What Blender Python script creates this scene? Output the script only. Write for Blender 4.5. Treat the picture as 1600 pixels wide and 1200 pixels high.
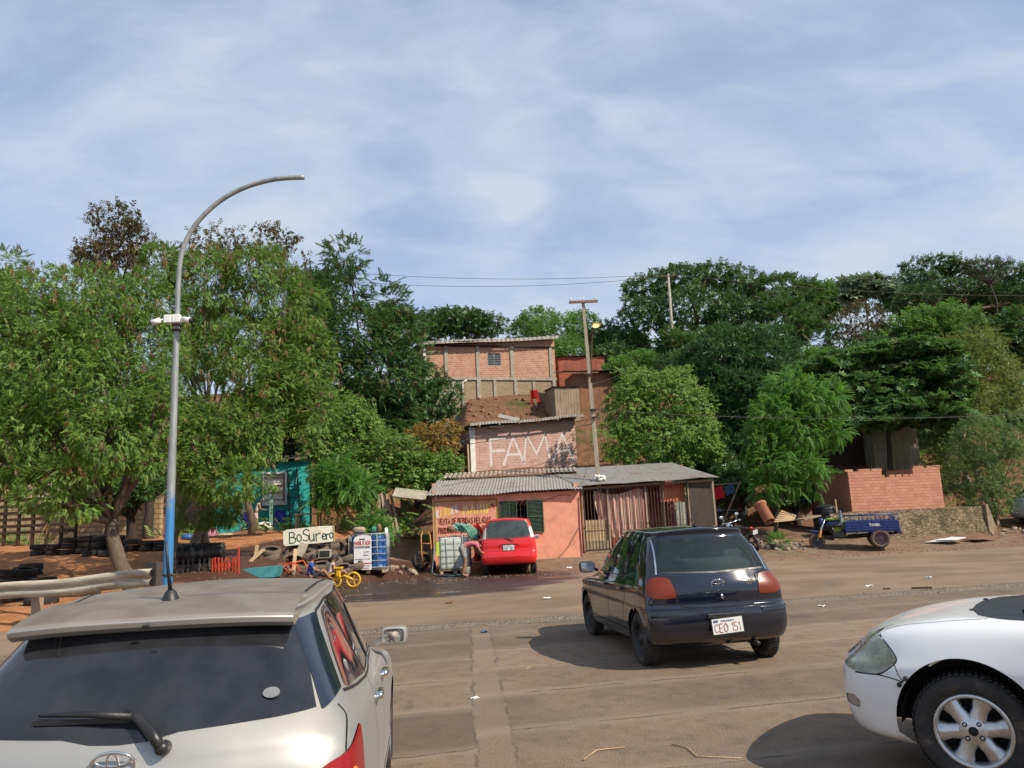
import bpy, bmesh, math, random
import numpy as np
from mathutils import Vector, Matrix, Euler, Quaternion
from mathutils.geometry import delaunay_2d_cdt
for o in list(bpy.data.objects): bpy.data.objects.remove(o)
SC = bpy.context.scene
COL = SC.collection
R = math.radians

# ------------------------------------------------------------------ camera
CAM_H, FPX, PITCH, ROLL = 1.7, 1200.0, R(9.8), R(2.6)
cam_d = bpy.data.cameras.new('camera'); cam = bpy.data.objects.new('camera', cam_d); COL.objects.link(cam)
cam_d.sensor_width = 36.0; cam_d.lens = 36.0*FPX/1600.0; cam_d.clip_start = 0.05; cam_d.clip_end = 3000
_f = Vector((0, math.cos(PITCH), math.sin(PITCH))); _u = Vector((0, -math.sin(PITCH), math.cos(PITCH))); _r = Vector((1, 0, 0))
_c, _s = math.cos(ROLL), math.sin(ROLL)
_rx = _r*_c - _u*_s; _ux = _r*_s + _u*_c          # camera rolled clockwise
cam.matrix_world = Matrix(((_rx.x, _ux.x, -_f.x, 0), (_rx.y, _ux.y, -_f.y, 0), (_rx.z, _ux.z, -_f.z, CAM_H), (0, 0, 0, 1)))
SC.camera = cam

def ray(u, v):
    x = (u-800)/FPX; y = -(v-600)/FPX
    d = _rx*x + _ux*y + _f
    return d
def G(u, v, z=0.0):                                # point of a pixel on the level z
    d = ray(u, v); t = (z-CAM_H)/d.z
    return Vector((d.x*t, d.y*t, z))
def P(u, v, Y):                                    # point of a pixel at distance Y
    d = ray(u, v); t = Y/d.y
    return Vector((d.x*t, Y, CAM_H+d.z*t))

# ------------------------------------------------------------------ light
SUN_DIR = Vector((0.84, -0.54, 0.93)).normalized()   # towards the sun
SUN_EL = math.asin(SUN_DIR.z); SUN_AZ = math.atan2(SUN_DIR.x, SUN_DIR.y)
sl = bpy.data.lights.new('sun', 'SUN'); sl.energy = 5.0; sl.angle = R(0.55); sl.color = (1.0, 0.90, 0.745)
so = bpy.data.objects.new('sun', sl); COL.objects.link(so)
so.rotation_euler = SUN_DIR.to_track_quat('Z', 'Y').to_euler()
W = bpy.data.worlds.new('World'); SC.world = W; W.use_nodes = True
nt = W.node_tree; nt.nodes.clear()
def _n(t, **k):
    n = nt.nodes.new(t)
    for a, b in k.items(): setattr(n, a, b)
    return n
L = nt.links.new
sky0 = _n('ShaderNodeTexSky', sky_type='NISHITA', sun_disc=False, sun_elevation=SUN_EL, sun_rotation=SUN_AZ, altitude=100, air_density=1.0, dust_density=0.6, ozone_density=2.0)
sky = _n('ShaderNodeMix', data_type='RGBA', blend_type='MULTIPLY'); sky.inputs[0].default_value = 1; L(sky0.outputs[0], sky.inputs[6]); sky.inputs[7].default_value = (0.94, 1.02, 1.24, 1)   # deeper tropical blue
tc = _n('ShaderNodeTexCoord'); sep = _n('ShaderNodeSeparateXYZ'); L(tc.outputs['Generated'], sep.inputs[0])
zc = _n('ShaderNodeMath', operation='MAXIMUM'); L(sep.outputs[2], zc.inputs[0]); zc.inputs[1].default_value = 0.0
za = _n('ShaderNodeMath', operation='ADD'); L(zc.outputs[0], za.inputs[0]); za.inputs[1].default_value = 0.42
dx = _n('ShaderNodeMath', operation='DIVIDE'); L(sep.outputs[0], dx.inputs[0]); L(za.outputs[0], dx.inputs[1])
dy = _n('ShaderNodeMath', operation='DIVIDE'); L(sep.outputs[1], dy.inputs[0]); L(za.outputs[0], dy.inputs[1])
cb = _n('ShaderNodeCombineXYZ'); L(dx.outputs[0], cb.inputs[0]); L(dy.outputs[0], cb.inputs[1])
def cloud_layer(rot, sc, nscale, detail, rough, dist, lo, hi, off=(0, 0, 0)):
    mp = _n('ShaderNodeMapping'); mp.inputs['Rotation'].default_value = (0, 0, R(rot)); mp.inputs['Scale'].default_value = sc; mp.inputs['Location'].default_value = off
    L(cb.outputs[0], mp.inputs[0])
    no = _n('ShaderNodeTexNoise'); no.inputs['Scale'].default_value = nscale; no.inputs['Detail'].default_value = detail
    no.inputs['Roughness'].default_value = rough; no.inputs['Distortion'].default_value = dist
    L(mp.outputs[0], no.inputs['Vector'])
    mr = _n('ShaderNodeMapRange', interpolation_type='SMOOTHSTEP'); mr.inputs['From Min'].default_value = lo; mr.inputs['From Max'].default_value = hi
    L(no.outputs[0], mr.inputs[0]); return mr.outputs[0]
c1 = cloud_layer(-48, (0.9, 1.25, 1), 1.75, 7, 0.53, 0.4, 0.34, 0.68, (3.1, 1.7, 0))
c2 = cloud_layer(-52, (0.9, 1.7, 1), 5.5, 7, 0.56, 0.4, 0.36, 0.70, (0.4, 5.2, 0))
cm = _n('ShaderNodeMath', operation='MULTIPLY_ADD'); L(c2, cm.inputs[0]); cm.inputs[1].default_value = 0.26; 
cs = _n('ShaderNodeMath', operation='MULTIPLY'); L(c1, cs.inputs[0]); cs.inputs[1].default_value = 0.46; L(cs.outputs[0], cm.inputs[2])
hz = _n('ShaderNodeMapRange'); hz.inputs['From Min'].default_value = 0.75; hz.inputs['From Max'].default_value = 0.12; hz.inputs['To Min'].default_value = 0.24; hz.inputs['To Max'].default_value = 0.58
L(sep.outputs[2], hz.inputs[0])
ca = _n('ShaderNodeMath', operation='ADD', use_clamp=True); L(cm.outputs[0], ca.inputs[0]); L(hz.outputs[0], ca.inputs[1])
mix = _n('ShaderNodeMix', data_type='RGBA'); L(ca.outputs[0], mix.inputs[0]); L(sky.outputs[2], mix.inputs[6]); mix.inputs[7].default_value = (4.35, 5.05, 5.95, 1)
bg = _n('ShaderNodeBackground'); L(mix.outputs[2], bg.inputs[0]); bg.inputs[1].default_value = 0.128
wo = _n('ShaderNodeOutputWorld'); L(bg.outputs[0], wo.inputs[0])
SC.view_settings.view_transform = 'Standard'; SC.view_settings.look = 'None'; SC.view_settings.gamma = 1; SC.view_settings.exposure = 0.10
SC.view_settings.use_curve_mapping = False
SC.cycles.max_bounces = 8; SC.cycles.transparent_max_bounces = 16; SC.cycles.diffuse_bounces = 3; SC.cycles.glossy_bounces = 3
SC.cycles.caustics_reflective = False; SC.cycles.caustics_refractive = False
SC.cycles.use_denoising = True
SC.render.resolution_x, SC.render.resolution_y = 1024, 768
# ------------------------------------------------------------------ helpers
def tag(o, label=None, cat=None, group=None, kind=None):
    if label: o['label'] = label
    if cat: o['category'] = cat
    if group: o['group'] = group
    if kind: o['kind'] = kind
    return o
def thing(name, loc, rz=0.0, label=None, cat=None, group=None, rx=0.0, ry=0.0):
    o = bpy.data.objects.new(name, None); COL.objects.link(o); o.empty_display_size = 0.2
    o.location = loc; o.rotation_euler = (rx, ry, rz)
    return tag(o, label, cat, group)
def copy_tree(o, parent=None):
    c = o.copy(); COL.objects.link(c)
    if parent: c.parent = parent
    for ch in list(o.children): copy_tree(ch, c)
    return c
def link_mesh(name, me, parent=None):
    o = bpy.data.objects.new(name, me); COL.objects.link(o)
    if parent: o.parent = parent
    return o
class MB:
    """collects faces; build() links them as ONE mesh object"""
    def __init__(s): s.v = []; s.f = []; s.m = []; s.sm = []
    def add(s, vs, fs, mi=0, smooth=False):
        b = len(s.v); s.v.extend([tuple(p) for p in vs])
        for f in fs: s.f.append([b+i for i in f]); s.m.append(mi); s.sm.append(smooth)
        return s
    def box(s, c, size, rz=0, mi=0, rot=None, M=None):
        hx, hy, hz = size[0]/2, size[1]/2, size[2]/2
        vs = [Vector((x, y, z)) for x in (-hx, hx) for y in (-hy, hy) for z in (-hz, hz)]
        q = rot if rot is not None else (Matrix.Rotation(rz, 3, 'Z') if rz else None)
        if q is not None: vs = [q @ p for p in vs]
        vs = [p+Vector(c) for p in vs]
        if M is not None: vs = [M @ p for p in vs]
        return s.add(vs, [(0, 1, 3, 2), (4, 6, 7, 5), (0, 4, 5, 1), (2, 3, 7, 6), (0, 2, 6, 4), (1, 5, 7, 3)], mi)
    def bar(s, a, b, w, t=None, mi=0, up=(0, 0, 1)):
        a, b = Vector(a), Vector(b); d = b-a; l = d.length; d.normalize(); t = t or w
        x = d.cross(Vector(up)); 
        if x.length < 1e-4: x = d.cross(Vector((1, 0, 0)))
        x.normalize(); y = x.cross(d)
        vs = [p+x*sx*w/2+y*sy*t/2 for p in (a, b) for sx, sy in ((-1, -1), (1, -1), (1, 1), (-1, 1))]
        return s.add(vs, [(0, 3, 2, 1), (4, 5, 6, 7), (0, 1, 5, 4), (1, 2, 6, 5), (2, 3, 7, 6), (3, 0, 4, 7)], mi)
    def tube(s, pts, r, n=8, mi=0, caps=True, closed=False):
        pts = [Vector(p) for p in pts]; k = len(pts)
        rs = list(r) if hasattr(r, '__len__') else [r]*k
        vs = []; fs = []
        prev = None
        for i in range(k):
            if closed: d = pts[(i+1) % k]-pts[i-1]
            else: d = pts[min(i+1, k-1)]-pts[max(i-1, 0)]
            d.normalize()
            if prev is None:
                x = d.cross(Vector((0, 0, 1)))
                if x.length < 0.05: x = d.cross(Vector((1, 0, 0)))
            else: x = prev-d*prev.dot(d)
            x.normalize(); prev = x; y = d.cross(x)
            for j in range(n):
                a = 2*math.pi*j/n; vs.append(pts[i]+(x*math.cos(a)+y*math.sin(a))*rs[i])
        for i in range(k if closed else k-1):
            for j in range(n):
                a, b = i*n+j, i*n+(j+1) % n; c, d = ((i+1) % k)*n+(j+1) % n, ((i+1) % k)*n+j
                fs.append((a, b, c, d))
        if caps and not closed:
            fs.append(tuple(range(n-1, -1, -1))); fs.append(tuple(range((k-1)*n, k*n)))
        return s.add(vs, fs, mi, True)
    def lathe(s, prof, n=24, M=None, mi=0, closed=False, smooth=True, caps=False):
        """profile of (r, z) turned about z; M places it"""
        vs = []; fs = []; k = len(prof)
        for r, z in prof:
            for j in range(n):
                a = 2*math.pi*j/n; p = Vector((r*math.cos(a), r*math.sin(a), z)); vs.append(M @ p if M is not None else p)
        for i in range(k if closed else k-1):
            i2 = (i+1) % k
            for j in range(n): fs.append((i*n+j, i*n+(j+1) % n, i2*n+(j+1) % n, i2*n+j))
        if caps and not closed:
            if prof[0][0] > 1e-5: fs.append(tuple(range(n-1, -1, -1)))
            if prof[-1][0] > 1e-5: fs.append(tuple(range((k-1)*n, k*n)))
        return s.add(vs, fs, mi, smooth)
    def prism(s, poly, o, ex, ey, ez, depth, mi=0):
        """flat polygon (2-D) given thickness along ez"""
        o, ex, ey, ez = Vector(o), Vector(ex), Vector(ey), Vector(ez); n = len(poly)
        a = [o+ex*x+ey*y for x, y in poly]; b = [p+ez*depth for p in a]
        fs = [tuple(range(n-1, -1, -1)), tuple(range(n, 2*n))]+[(i, (i+1) % n, n+(i+1) % n, n+i) for i in range(n)]
        return s.add(a+b, fs, mi)
    def grid(s, fn, nu, nv, mi=0, smooth=True):
        vs = [fn(i/nu, j/nv) for j in range(nv+1) for i in range(nu+1)]
        fs = [(j*(nu+1)+i, j*(nu+1)+i+1, (j+1)*(nu+1)+i+1, (j+1)*(nu+1)+i) for j in range(nv) for i in range(nu)]
        return s.add(vs, fs, mi, smooth)
    def build(s, name, mats, parent=None, loc=None, rz=0, bevel=0):
        me = bpy.data.meshes.new(name); me.from_pydata(s.v, [], s.f)
        if not isinstance(mats, (list, tuple)): mats = [mats]
        for m in mats: me.materials.append(m)
        me.polygons.foreach_set('material_index', s.m); me.polygons.foreach_set('use_smooth', s.sm)
        bm = bmesh.new(); bm.from_mesh(me); bmesh.ops.recalc_face_normals(bm, faces=bm.faces)
        if bevel: 
            es = [e for e in bm.edges if len(e.link_faces) == 2 and e.calc_face_angle(0) > 0.6]
            bmesh.ops.bevel(bm, geom=es, offset=bevel, segments=1, affect='EDGES', clamp_overlap=True)
        bm.to_mesh(me); bm.free()
        o = link_mesh(name, me, parent)
        if loc is not None: o.location = loc
        if rz: o.rotation_euler.z = rz
        return o

def np_mesh(name, V, F, mats, smooth=False, attrs=None, mi=None):
    """quads / tris from numpy arrays, fast"""
    me = bpy.data.meshes.new(name); n = len(V); k = F.shape[1]; m = len(F)
    me.vertices.add(n); me.vertices.foreach_set('co', np.ascontiguousarray(V, dtype=np.float32).ravel())
    me.loops.add(m*k); me.loops.foreach_set('vertex_index', np.ascontiguousarray(F, dtype=np.int32).ravel())
    me.polygons.add(m); me.polygons.foreach_set('loop_start', np.arange(0, m*k, k, dtype=np.int32))
    me.polygons.foreach_set('use_smooth', np.full(m, smooth))
    for mt in (mats if isinstance(mats, (list, tuple)) else [mats]): me.materials.append(mt)
    if mi is not None: me.polygons.foreach_set('material_index', np.ascontiguousarray(mi, dtype=np.int32))
    for an, (dom, arr) in (attrs or {}).items():
        at = me.attributes.new(an, 'FLOAT', dom); at.data.foreach_set('value', np.ascontiguousarray(arr, dtype=np.float32))
    me.update(calc_edges=True); me.validate()
    return me

# ------------------------------------------------------------------ materials
MATS = {}
class NT:
    def __init__(s, name):
        s.m = bpy.data.materials.new(name); s.m.use_nodes = True; s.t = s.m.node_tree; s.t.nodes.clear()
        s.out = s.n('ShaderNodeOutputMaterial'); s.tc = s.n('ShaderNodeTexCoord')
    def n(s, t, **k):
        n = s.t.nodes.new(t)
        for a, b in k.items(): setattr(n, a, b)
        return n
    def l(s, a, b): s.t.links.new(a, b)
    def val(s, inp, v):
        if hasattr(v, 'is_output'): s.l(v, inp)
        else: inp.default_value = (tuple(v)+(1,)) if (hasattr(v, '__len__') and len(v) == 3 and inp.type == 'RGBA') else v
    def noise(s, scale, detail=4, rough=0.6, dist=0.0, vec=None, sc=None, coord='Object'):
        v = vec if vec is not None else s.tc.outputs[coord]
        if sc is not None:
            mp = s.n('ShaderNodeMapping'); mp.inputs['Scale'].default_value = sc; s.l(v, mp.inputs[0]); v = mp.outputs[0]
        n = s.n('ShaderNodeTexNoise'); n.inputs['Scale'].default_value = scale; n.inputs['Detail'].default_value = detail
        n.inputs['Roughness'].default_value = rough; n.inputs['Distortion'].default_value = dist; s.l(v, n.inputs['Vector'])
        return n.outputs[0]
    def ramp(s, v, a, b, lo=0.0, hi=1.0, smooth=True):
        r = s.n('ShaderNodeMapRange'); r.interpolation_type = 'SMOOTHSTEP' if smooth else 'LINEAR'
        r.inputs[1].default_value = a; r.inputs[2].default_value = b; r.inputs[3].default_value = lo; r.inputs[4].default_value = hi
        s.l(v, r.inputs[0]); return r.outputs[0]
    def mix(s, f, a, b, mode='MIX'):
        x = s.n('ShaderNodeMix', data_type='RGBA', blend_type=mode); s.val(x.inputs[0], f); s.val(x.inputs[6], a); s.val(x.inputs[7], b); return x.outputs[2]
    def math(s, op, a, b=0.0, c=0.0):
        x = s.n('ShaderNodeMath', operation=op); s.val(x.inputs[0], a); s.val(x.inputs[1], b); s.val(x.inputs[2], c); return x.outputs[0]
    def bump(s, h, strength=0.3, dist=0.02, normal=None):
        b = s.n('ShaderNodeBump'); b.inputs['Strength'].default_value = strength; b.inputs['Distance'].default_value = dist; s.l(h, b.inputs['Height'])
        if normal is not None: s.l(normal, b.inputs['Normal'])
        return b.outputs[0]
    def bsdf(s, col, rough=0.7, normal=None, metal=0.0, coat=0.0, spec=0.5, **k):
        p = s.n('ShaderNodeBsdfPrincipled'); s.val(p.inputs['Base Color'], col); s.val(p.inputs['Roughness'], rough); s.val(p.inputs['Metallic'], metal)
        s.val(p.inputs['Coat Weight'], coat); s.val(p.inputs['Specular IOR Level'], spec); p.inputs['Coat Roughness'].default_value = k.pop('coat_rough', 0.03)
        for a, b in k.items(): s.val(p.inputs[a.replace('_', ' ')], b)
        if normal is not None: s.l(normal, p.inputs['Normal'])
        return p.outputs[0]
    def end(s, sh): s.l(sh, s.out.inputs[0]); MATS[s.m.name] = s.m; return s.m
def mat(name, col, rough=0.7, var=0.25, scale=6.0, bump=0.15, metal=0.0, dirt=None, dirt_amt=0.5, coat=0.0, spec=0.5, coord='Object', bscale=None, sc=None):
    """a surface of one colour with uneven tone, dirt blotches and fine relief"""
    if name in MATS: return MATS[name]
    t = NT(name); a = t.noise(scale, 5, 0.62, sc=sc, coord=coord); b = t.noise(scale*5.3, 3, 0.6, sc=sc, coord=coord)
    dark = tuple(c*(1-var) for c in col); lite = tuple(min(1, c*(1+var)) for c in col)
    c = t.mix(t.ramp(a, 0.3, 0.7), dark, lite); c = t.mix(t.ramp(b, 0.3, 0.75, 0, 0.35), c, dark)
    if dirt: c = t.mix(t.ramp(t.noise(scale*0.55, 6, 0.7, 0.4, sc=sc, coord=coord), 0.47, 0.72, 0, dirt_amt), c, dirt)
    nm = t.bump(t.noise(bscale or scale*8, 4, 0.65, coord=coord), bump, 0.01) if bump else None
    return t.end(t.bsdf(c, t.ramp(a, 0.2, 0.8, max(0.02, rough-0.12), min(1, rough+0.12)), nm, metal, coat, spec))

# hand lettering drawn as ribbons -----------------------------------------
SF = {
 'A': ['0,0 3,10 6,0', '1.1,3.6 4.9,3.6'], 'B': ['0,0 0,10 3.6,9.6 4.6,7.8 3.4,5.4 0,5.2', '3,5.3 5.4,4 5.2,1.3 3.4,0 0,0'], 'C': ['5.6,8.4 3.4,10 1,8.6 0,5 1,1.4 3.2,0 5.6,1.6'],
 'D': ['0,0 0,10 3.4,9.4 5.6,7 5.6,3 3.4,.5 0,0'], 'E': ['5.2,0 0,0 0,10 5.2,10', '0,5.2 4.2,5.2'], 'F': ['0,0 0,10 5.4,10', '0,5.4 4.2,5.4'],
 'G': ['5.6,8.2 3,10 .6,8 0,4 1.4,.6 4,0 5.8,1.6 5.8,4.4 3.6,4.4'], 'H': ['0,0 0,10', '5.6,0 5.6,10', '0,5 5.6,5'], 'I': ['1,0 1,10'], 'J': ['4,10 4,2 2.6,0 .6,.8'],
 'K': ['0,0 0,10', '5.4,10 .4,4.8 5.6,0'], 'L': ['0,10 0,0 4.8,0'], 'M': ['0,0 1,10 3.6,3 6.2,10 7.2,0'], 'N': ['0,0 .2,10 5.4,0 5.6,10'],
 'O': ['2.9,10 .6,8.2 0,5 .6,1.8 2.9,0 5.2,1.8 5.8,5 5.2,8.2 2.9,10'], 'P': ['0,0 0,10 3.8,9.7 5.2,7.7 3.8,5.2 0,4.8'], 'Q': ['2.9,10 .6,8.2 0,5 .6,1.8 2.9,0 5.2,1.8 5.8,5 5.2,8.2 2.9,10', '3.6,2.6 6,-.6'],
 'R': ['0,0 0,10 3.8,9.7 5.2,7.7 3.8,5.2 0,4.9', '2.6,5 5.6,0'], 'S': ['5.4,8.6 3,10 .6,8.6 .6,6.4 4.8,4.2 5.4,2 3.2,0 .2,1.2'], 'T': ['0,10 6,10', '3,10 3,0'],
 'U': ['0,10 .2,2.2 2,0 4,0 5.6,2.2 5.8,10'], 'V': ['0,10 3,0 6,10'], 'W': ['0,10 1.8,0 3.8,7 5.8,0 7.6,10'], 'X': ['0,0 6,10', '0,10 6,0'], 'Y': ['0,10 3,5 6,10', '3,5 3,0'], 'Z': ['0,10 5.6,10 0,0 5.8,0'],
 'r': ['0,0 0,6.6', '0,4.6 1.6,6.4 3.6,6.6'], 'e': ['0,3.4 4,3.6 3.6,6 2,6.8 .4,5.6 0,3 .8,.6 2.6,0 4.2,1'], 'o': ['2,6.6 .4,5.2 0,3.3 .5,1.2 2,0 3.6,1.3 4.1,3.3 3.6,5.3 2,6.6'],
 'u': ['0,6.6 .2,1.6 1.6,0 3.2,.8 4,2.4', '4,6.6 4.2,0'], 't': ['1.4,9 1.4,1 2.6,0 3.6,.6', '0,6.4 3.4,6.4'], 'i': ['.8,0 .8,6.4', '.6,8.4 1,8.8'], 'z': ['0,6.4 3.6,6.4 0,0 3.9,.1'],
 '0': ['2.6,10 .5,8.2 0,5 .5,1.8 2.6,0 4.7,1.8 5.2,5 4.7,8.2 2.6,10'], '1': ['.6,8 2.4,10 2.4,0'], '2': ['.2,8.4 2.6,10 5,8 4.2,5 0,0 5.4,0'], '3': ['.2,9 2.8,10 5,7.8 2.2,5.4', '2.2,5.4 5.2,3.4 4,.4 .2,.8'],
 '5': ['5,10 .6,10 .4,5.6 3.4,5.8 5,3.8 4.2,.8 1.8,0 0,1'], '6': ['4.6,10 1,6.4 0,3 1.4,0 4,0 5.2,2.6 4,5 .4,4.4'], '7': ['0,10 5.2,10 1.8,0'], '8': ['2.6,10 .4,7.8 2.6,5.3 5,2.6 2.6,0 .2,2.6 2.6,5.3 4.8,7.8 2.6,10'],
 '9': ['4.8,7 2.4,5 .2,7.4 2,10 4.6,9.4 4.8,6 3.6,0'], '-': ['.4,5 3.6,5'], "'": ['.6,10.4 .2,8.2'], '.': ['.2,.2 .7,.2'], ',': ['.5,1 .1,-1.4'], ':': ['.2,1.5 .7,1.5', '.2,6.5 .7,6.5'], '/': ['0,0 4,10'], '"': ['.4,10.4 .2,8', '1.8,10.4 1.6,8'],
}
def ribbon(pts, w):
    n = len(pts); Lp, Rp = [], []
    for i in range(n):
        d0 = (Vector(pts[i])-Vector(pts[i-1])).normalized() if i > 0 else None
        d1 = (Vector(pts[i+1])-Vector(pts[i])).normalized() if i < n-1 else None
        if d0 is None: d = d1; k = 1
        elif d1 is None: d = d0; k = 1
        else:
            d = d0+d1
            if d.length < 1e-3: d = d0
            d.normalize(); k = min(1.8, 1/max(0.4, abs(d.dot(d0))))
        nn = Vector((-d.y, d.x)); p = Vector(pts[i])
        if i == 0: p = p-d*w*0.3
        if i == n-1: p = p+d*w*0.3
        Lp.append(p+nn*w/2*k); Rp.append(p-nn*w/2*k)
    return Lp, Rp
def write(mb, text, o, ex, ey, h, w, gap=0.22, mi=0, seed=0, jit=0.0, lift=0.0015, slant=0.0, aspect=1.0, width=None):
    """strokes of a painted text; o = left end of the baseline, ex/ey unit vectors, h letter height, w stroke width"""
    rnd = random.Random(seed); ex, ey, o = Vector(ex), Vector(ey), Vector(o); ez = ex.cross(ey).normalized()
    adv = []
    for ch in text:
        if ch == ' ': adv.append(0.38*h*aspect); continue
        st = SF.get(ch, SF['O']); mx = max(float(p.split(',')[0]) for s in st for p in s.split())
        adv.append((mx/10*aspect+gap)*h)
    tot = sum(adv); k = (width/tot) if width else 1.0
    x = 0; cnt = 0
    for ch, a in zip(text, adv):
        if ch != ' ':
            dy = rnd.uniform(-jit, jit)*h; sc = 1+rnd.uniform(-jit, jit); rot = rnd.uniform(-jit, jit)*0.9
            for s in SF.get(ch, SF['O']):
                pts = []
                for p in s.split():
                    px, py = [float(q)/10*h*sc for q in p.split(',')]; px *= aspect*k
                    px += py*slant; px, py = px-py*rot, py+px*rot
                    pts.append((px, py+dy))
                Lp, Rp = ribbon(pts, w); cnt += 1
                off = ez*(lift+0.0006*(cnt % 5))
                vs = []
                for l_, r_ in zip(Lp, Rp): vs += [o+ex*(x+l_.x)+ey*l_.y+off, o+ex*(x+r_.x)+ey*r_.y+off]
                mb.add(vs, [(2*i, 2*i+1, 2*i+3, 2*i+2) for i in range(len(pts)-1)], mi)
        x += a*k
    return x
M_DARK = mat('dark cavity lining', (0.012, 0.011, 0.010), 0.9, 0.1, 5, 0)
M_TRM = mat('black plastic trim', (0.018, 0.018, 0.019), 0.45, 0.2, 10, 0.1)
def cushion(mb, c, size, e=0.35, n=12, rot=None, mi=0):
    def fn(u, v):
        a = 2*math.pi*u; b = math.pi*(v-.5); sg = lambda x, p: math.copysign(abs(x)**p, x)
        p = Vector((size[0]/2*sg(math.cos(b), e)*sg(math.cos(a), e), size[1]/2*sg(math.cos(b), e)*sg(math.sin(a), e), size[2]/2*sg(math.sin(b), e)))
        return (rot @ p if rot is not None else p)+Vector(c)
    return mb.grid(fn, n*2, n, mi)
# ------------------------------------------------------------------ ground
YAW = R(11.4); E1 = Vector((math.cos(YAW), math.sin(YAW), 0)); E2 = Vector((-math.sin(YAW), math.cos(YAW), 0))
SEAM0 = Vector((-1.9, 12.75, 0))                    # on the seam between concrete yard and road
def ss(x, a, b): t = np.clip((x-a)/(b-a), 0, 1); return t*t*(3-2*t)
_EX, _EY = [-60, -30, -11, -7.5, -6, -5, -4, -3], [20, 17, 15.3, 14.6, 18.5, 21.6, 23.8, 26.5]
def vnoise(x, y, s, seed=0):
    x, y = np.asarray(x, float)/s+seed*17.3, np.asarray(y, float)/s+seed*9.1; i, j = np.floor(x), np.floor(y); u, v = x-i, y-j; u, v = u*u*(3-2*u), v*v*(3-2*v)
    h = lambda a, b: np.modf(np.abs(np.sin(a*127.1+b*311.7+seed*74.7)*43758.5453))[0]
    return (h(i, j)*(1-u)+h(i+1, j)*u)*(1-v)+(h(i, j+1)*(1-u)+h(i+1, j+1)*u)*v-.5
def hgt(x, y):
    x, y = np.asarray(x, float), np.asarray(y, float)
    d = (y-(24.4+.20*x))*.98
    hm = np.interp(d, [-1, 0, 2, 4, 6.5, 9, 12, 16.2, 17.2, 23, 27, 40, 60, 90, 200], [0, .02, .25, .6, .8, 2.5, 3.9, 4.4, 6.5, 9.2, 10.0, 13.8, 17, 19, 22])
    d2 = y-np.interp(x, _EX, _EY)
    hl = np.interp(d2, [-.3, 0, .8, 4, 7, 11, 19, 26, 40, 60, 80, 200], [0, .03, .20, .40, .90, 1.42, 1.6, 3.6, 9, 15, 19, 24])
    w = ss(x, -2.6, -5.2); h = hm*(1-w)+hl*w
    m = np.clip(h/.5, 0, 1)
    h = h+m*(vnoise(x, y, 2.2)*.22+vnoise(x, y, .8, 1)*.09+vnoise(x, y, .3, 2)*.035)+vnoise(x, y, 9, 3)*.8*ss(h, 3, 9)
    return h-0.012
def hz_(x, y): return float(hgt(x, y))
def on(u, v, Y):                                     # ground point below the pixel column u, at distance Y
    p = P(u, v, Y); return Vector((p.x, p.y, hz_(p.x, p.y)))
def ground_mat():
    t = NT('hillside soil'); o = t.tc.outputs['Object']; sp = t.n('ShaderNodeSeparateXYZ'); t.l(o, sp.inputs[0])
    a = t.noise(.55, 6, .65); b = t.noise(3.1, 6, .7); c = t.noise(16, 4, .7); d = t.noise(.18, 4, .6)
    red = t.mix(t.ramp(b, .3, .7), (.31, .125, .050), (.47, .215, .092)); tan = t.mix(t.ramp(b, .3, .72), (.15, .098, .062), (.27, .19, .13))
    left = t.ramp(t.math('ADD', sp.outputs[0], t.math('MULTIPLY', t.math('SUBTRACT', a, .5), 5.0)), -7.0, -3.6)  # brown soil carried over the bank by the kiosk, also standing in for shade
    hill = t.ramp(sp.outputs[1], 27, 33); brn = t.mix(t.ramp(b, .3, .7), (.105, .048, .026), (.20, .095, .052))
    col = t.mix(left, red, tan); col = t.mix(t.math('MULTIPLY', hill, .8), col, brn)
    grn = t.mix(c, (.035, .055, .014), (.08, .095, .03)); gm = t.math('MULTIPLY', t.ramp(a, .52, .66), t.ramp(sp.outputs[1], 25, 34, .15, .8)); col = t.mix(gm, col, grn)
    col = t.mix(t.ramp(c, .55, .75, 0, .45), col, (.10, .065, .045))
    px_, py_ = t.math('ADD', sp.outputs[0], 1.9), t.math('ADD', sp.outputs[1], -12.75); cy, sy = math.cos(YAW), math.sin(YAW)
    lu = t.math('ADD', t.math('MULTIPLY', px_, cy), t.math('MULTIPLY', py_, sy)); lv = t.math('SUBTRACT', t.math('MULTIPLY', py_, cy), t.math('MULTIPLY', px_, sy))
    wx, wy = t.math('DIVIDE', t.math('ADD', lu, .2), 5.4), t.math('DIVIDE', t.math('ADD', lv, -9.8), 4.6); rr = t.math('SQRT', t.math('ADD', t.math('MULTIPLY', wx, wx), t.math('MULTIPLY', wy, wy))); wet = t.ramp(t.math('ADD', rr, t.math('MULTIPLY', t.math('SUBTRACT', a, .5), .8)), 1.05, .88)
    col = t.mix(wet, col, t.mix(b, (.050, .026, .017), (.115, .055, .034)))
    hh = t.math('ADD', t.math('MULTIPLY', b, .7), t.math('MULTIPLY', c, .35))
    return t.end(t.bsdf(col, t.math('MULTIPLY_ADD', wet, -.35, .95), t.bump(hh, .8, .08), spec=.2))
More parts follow.
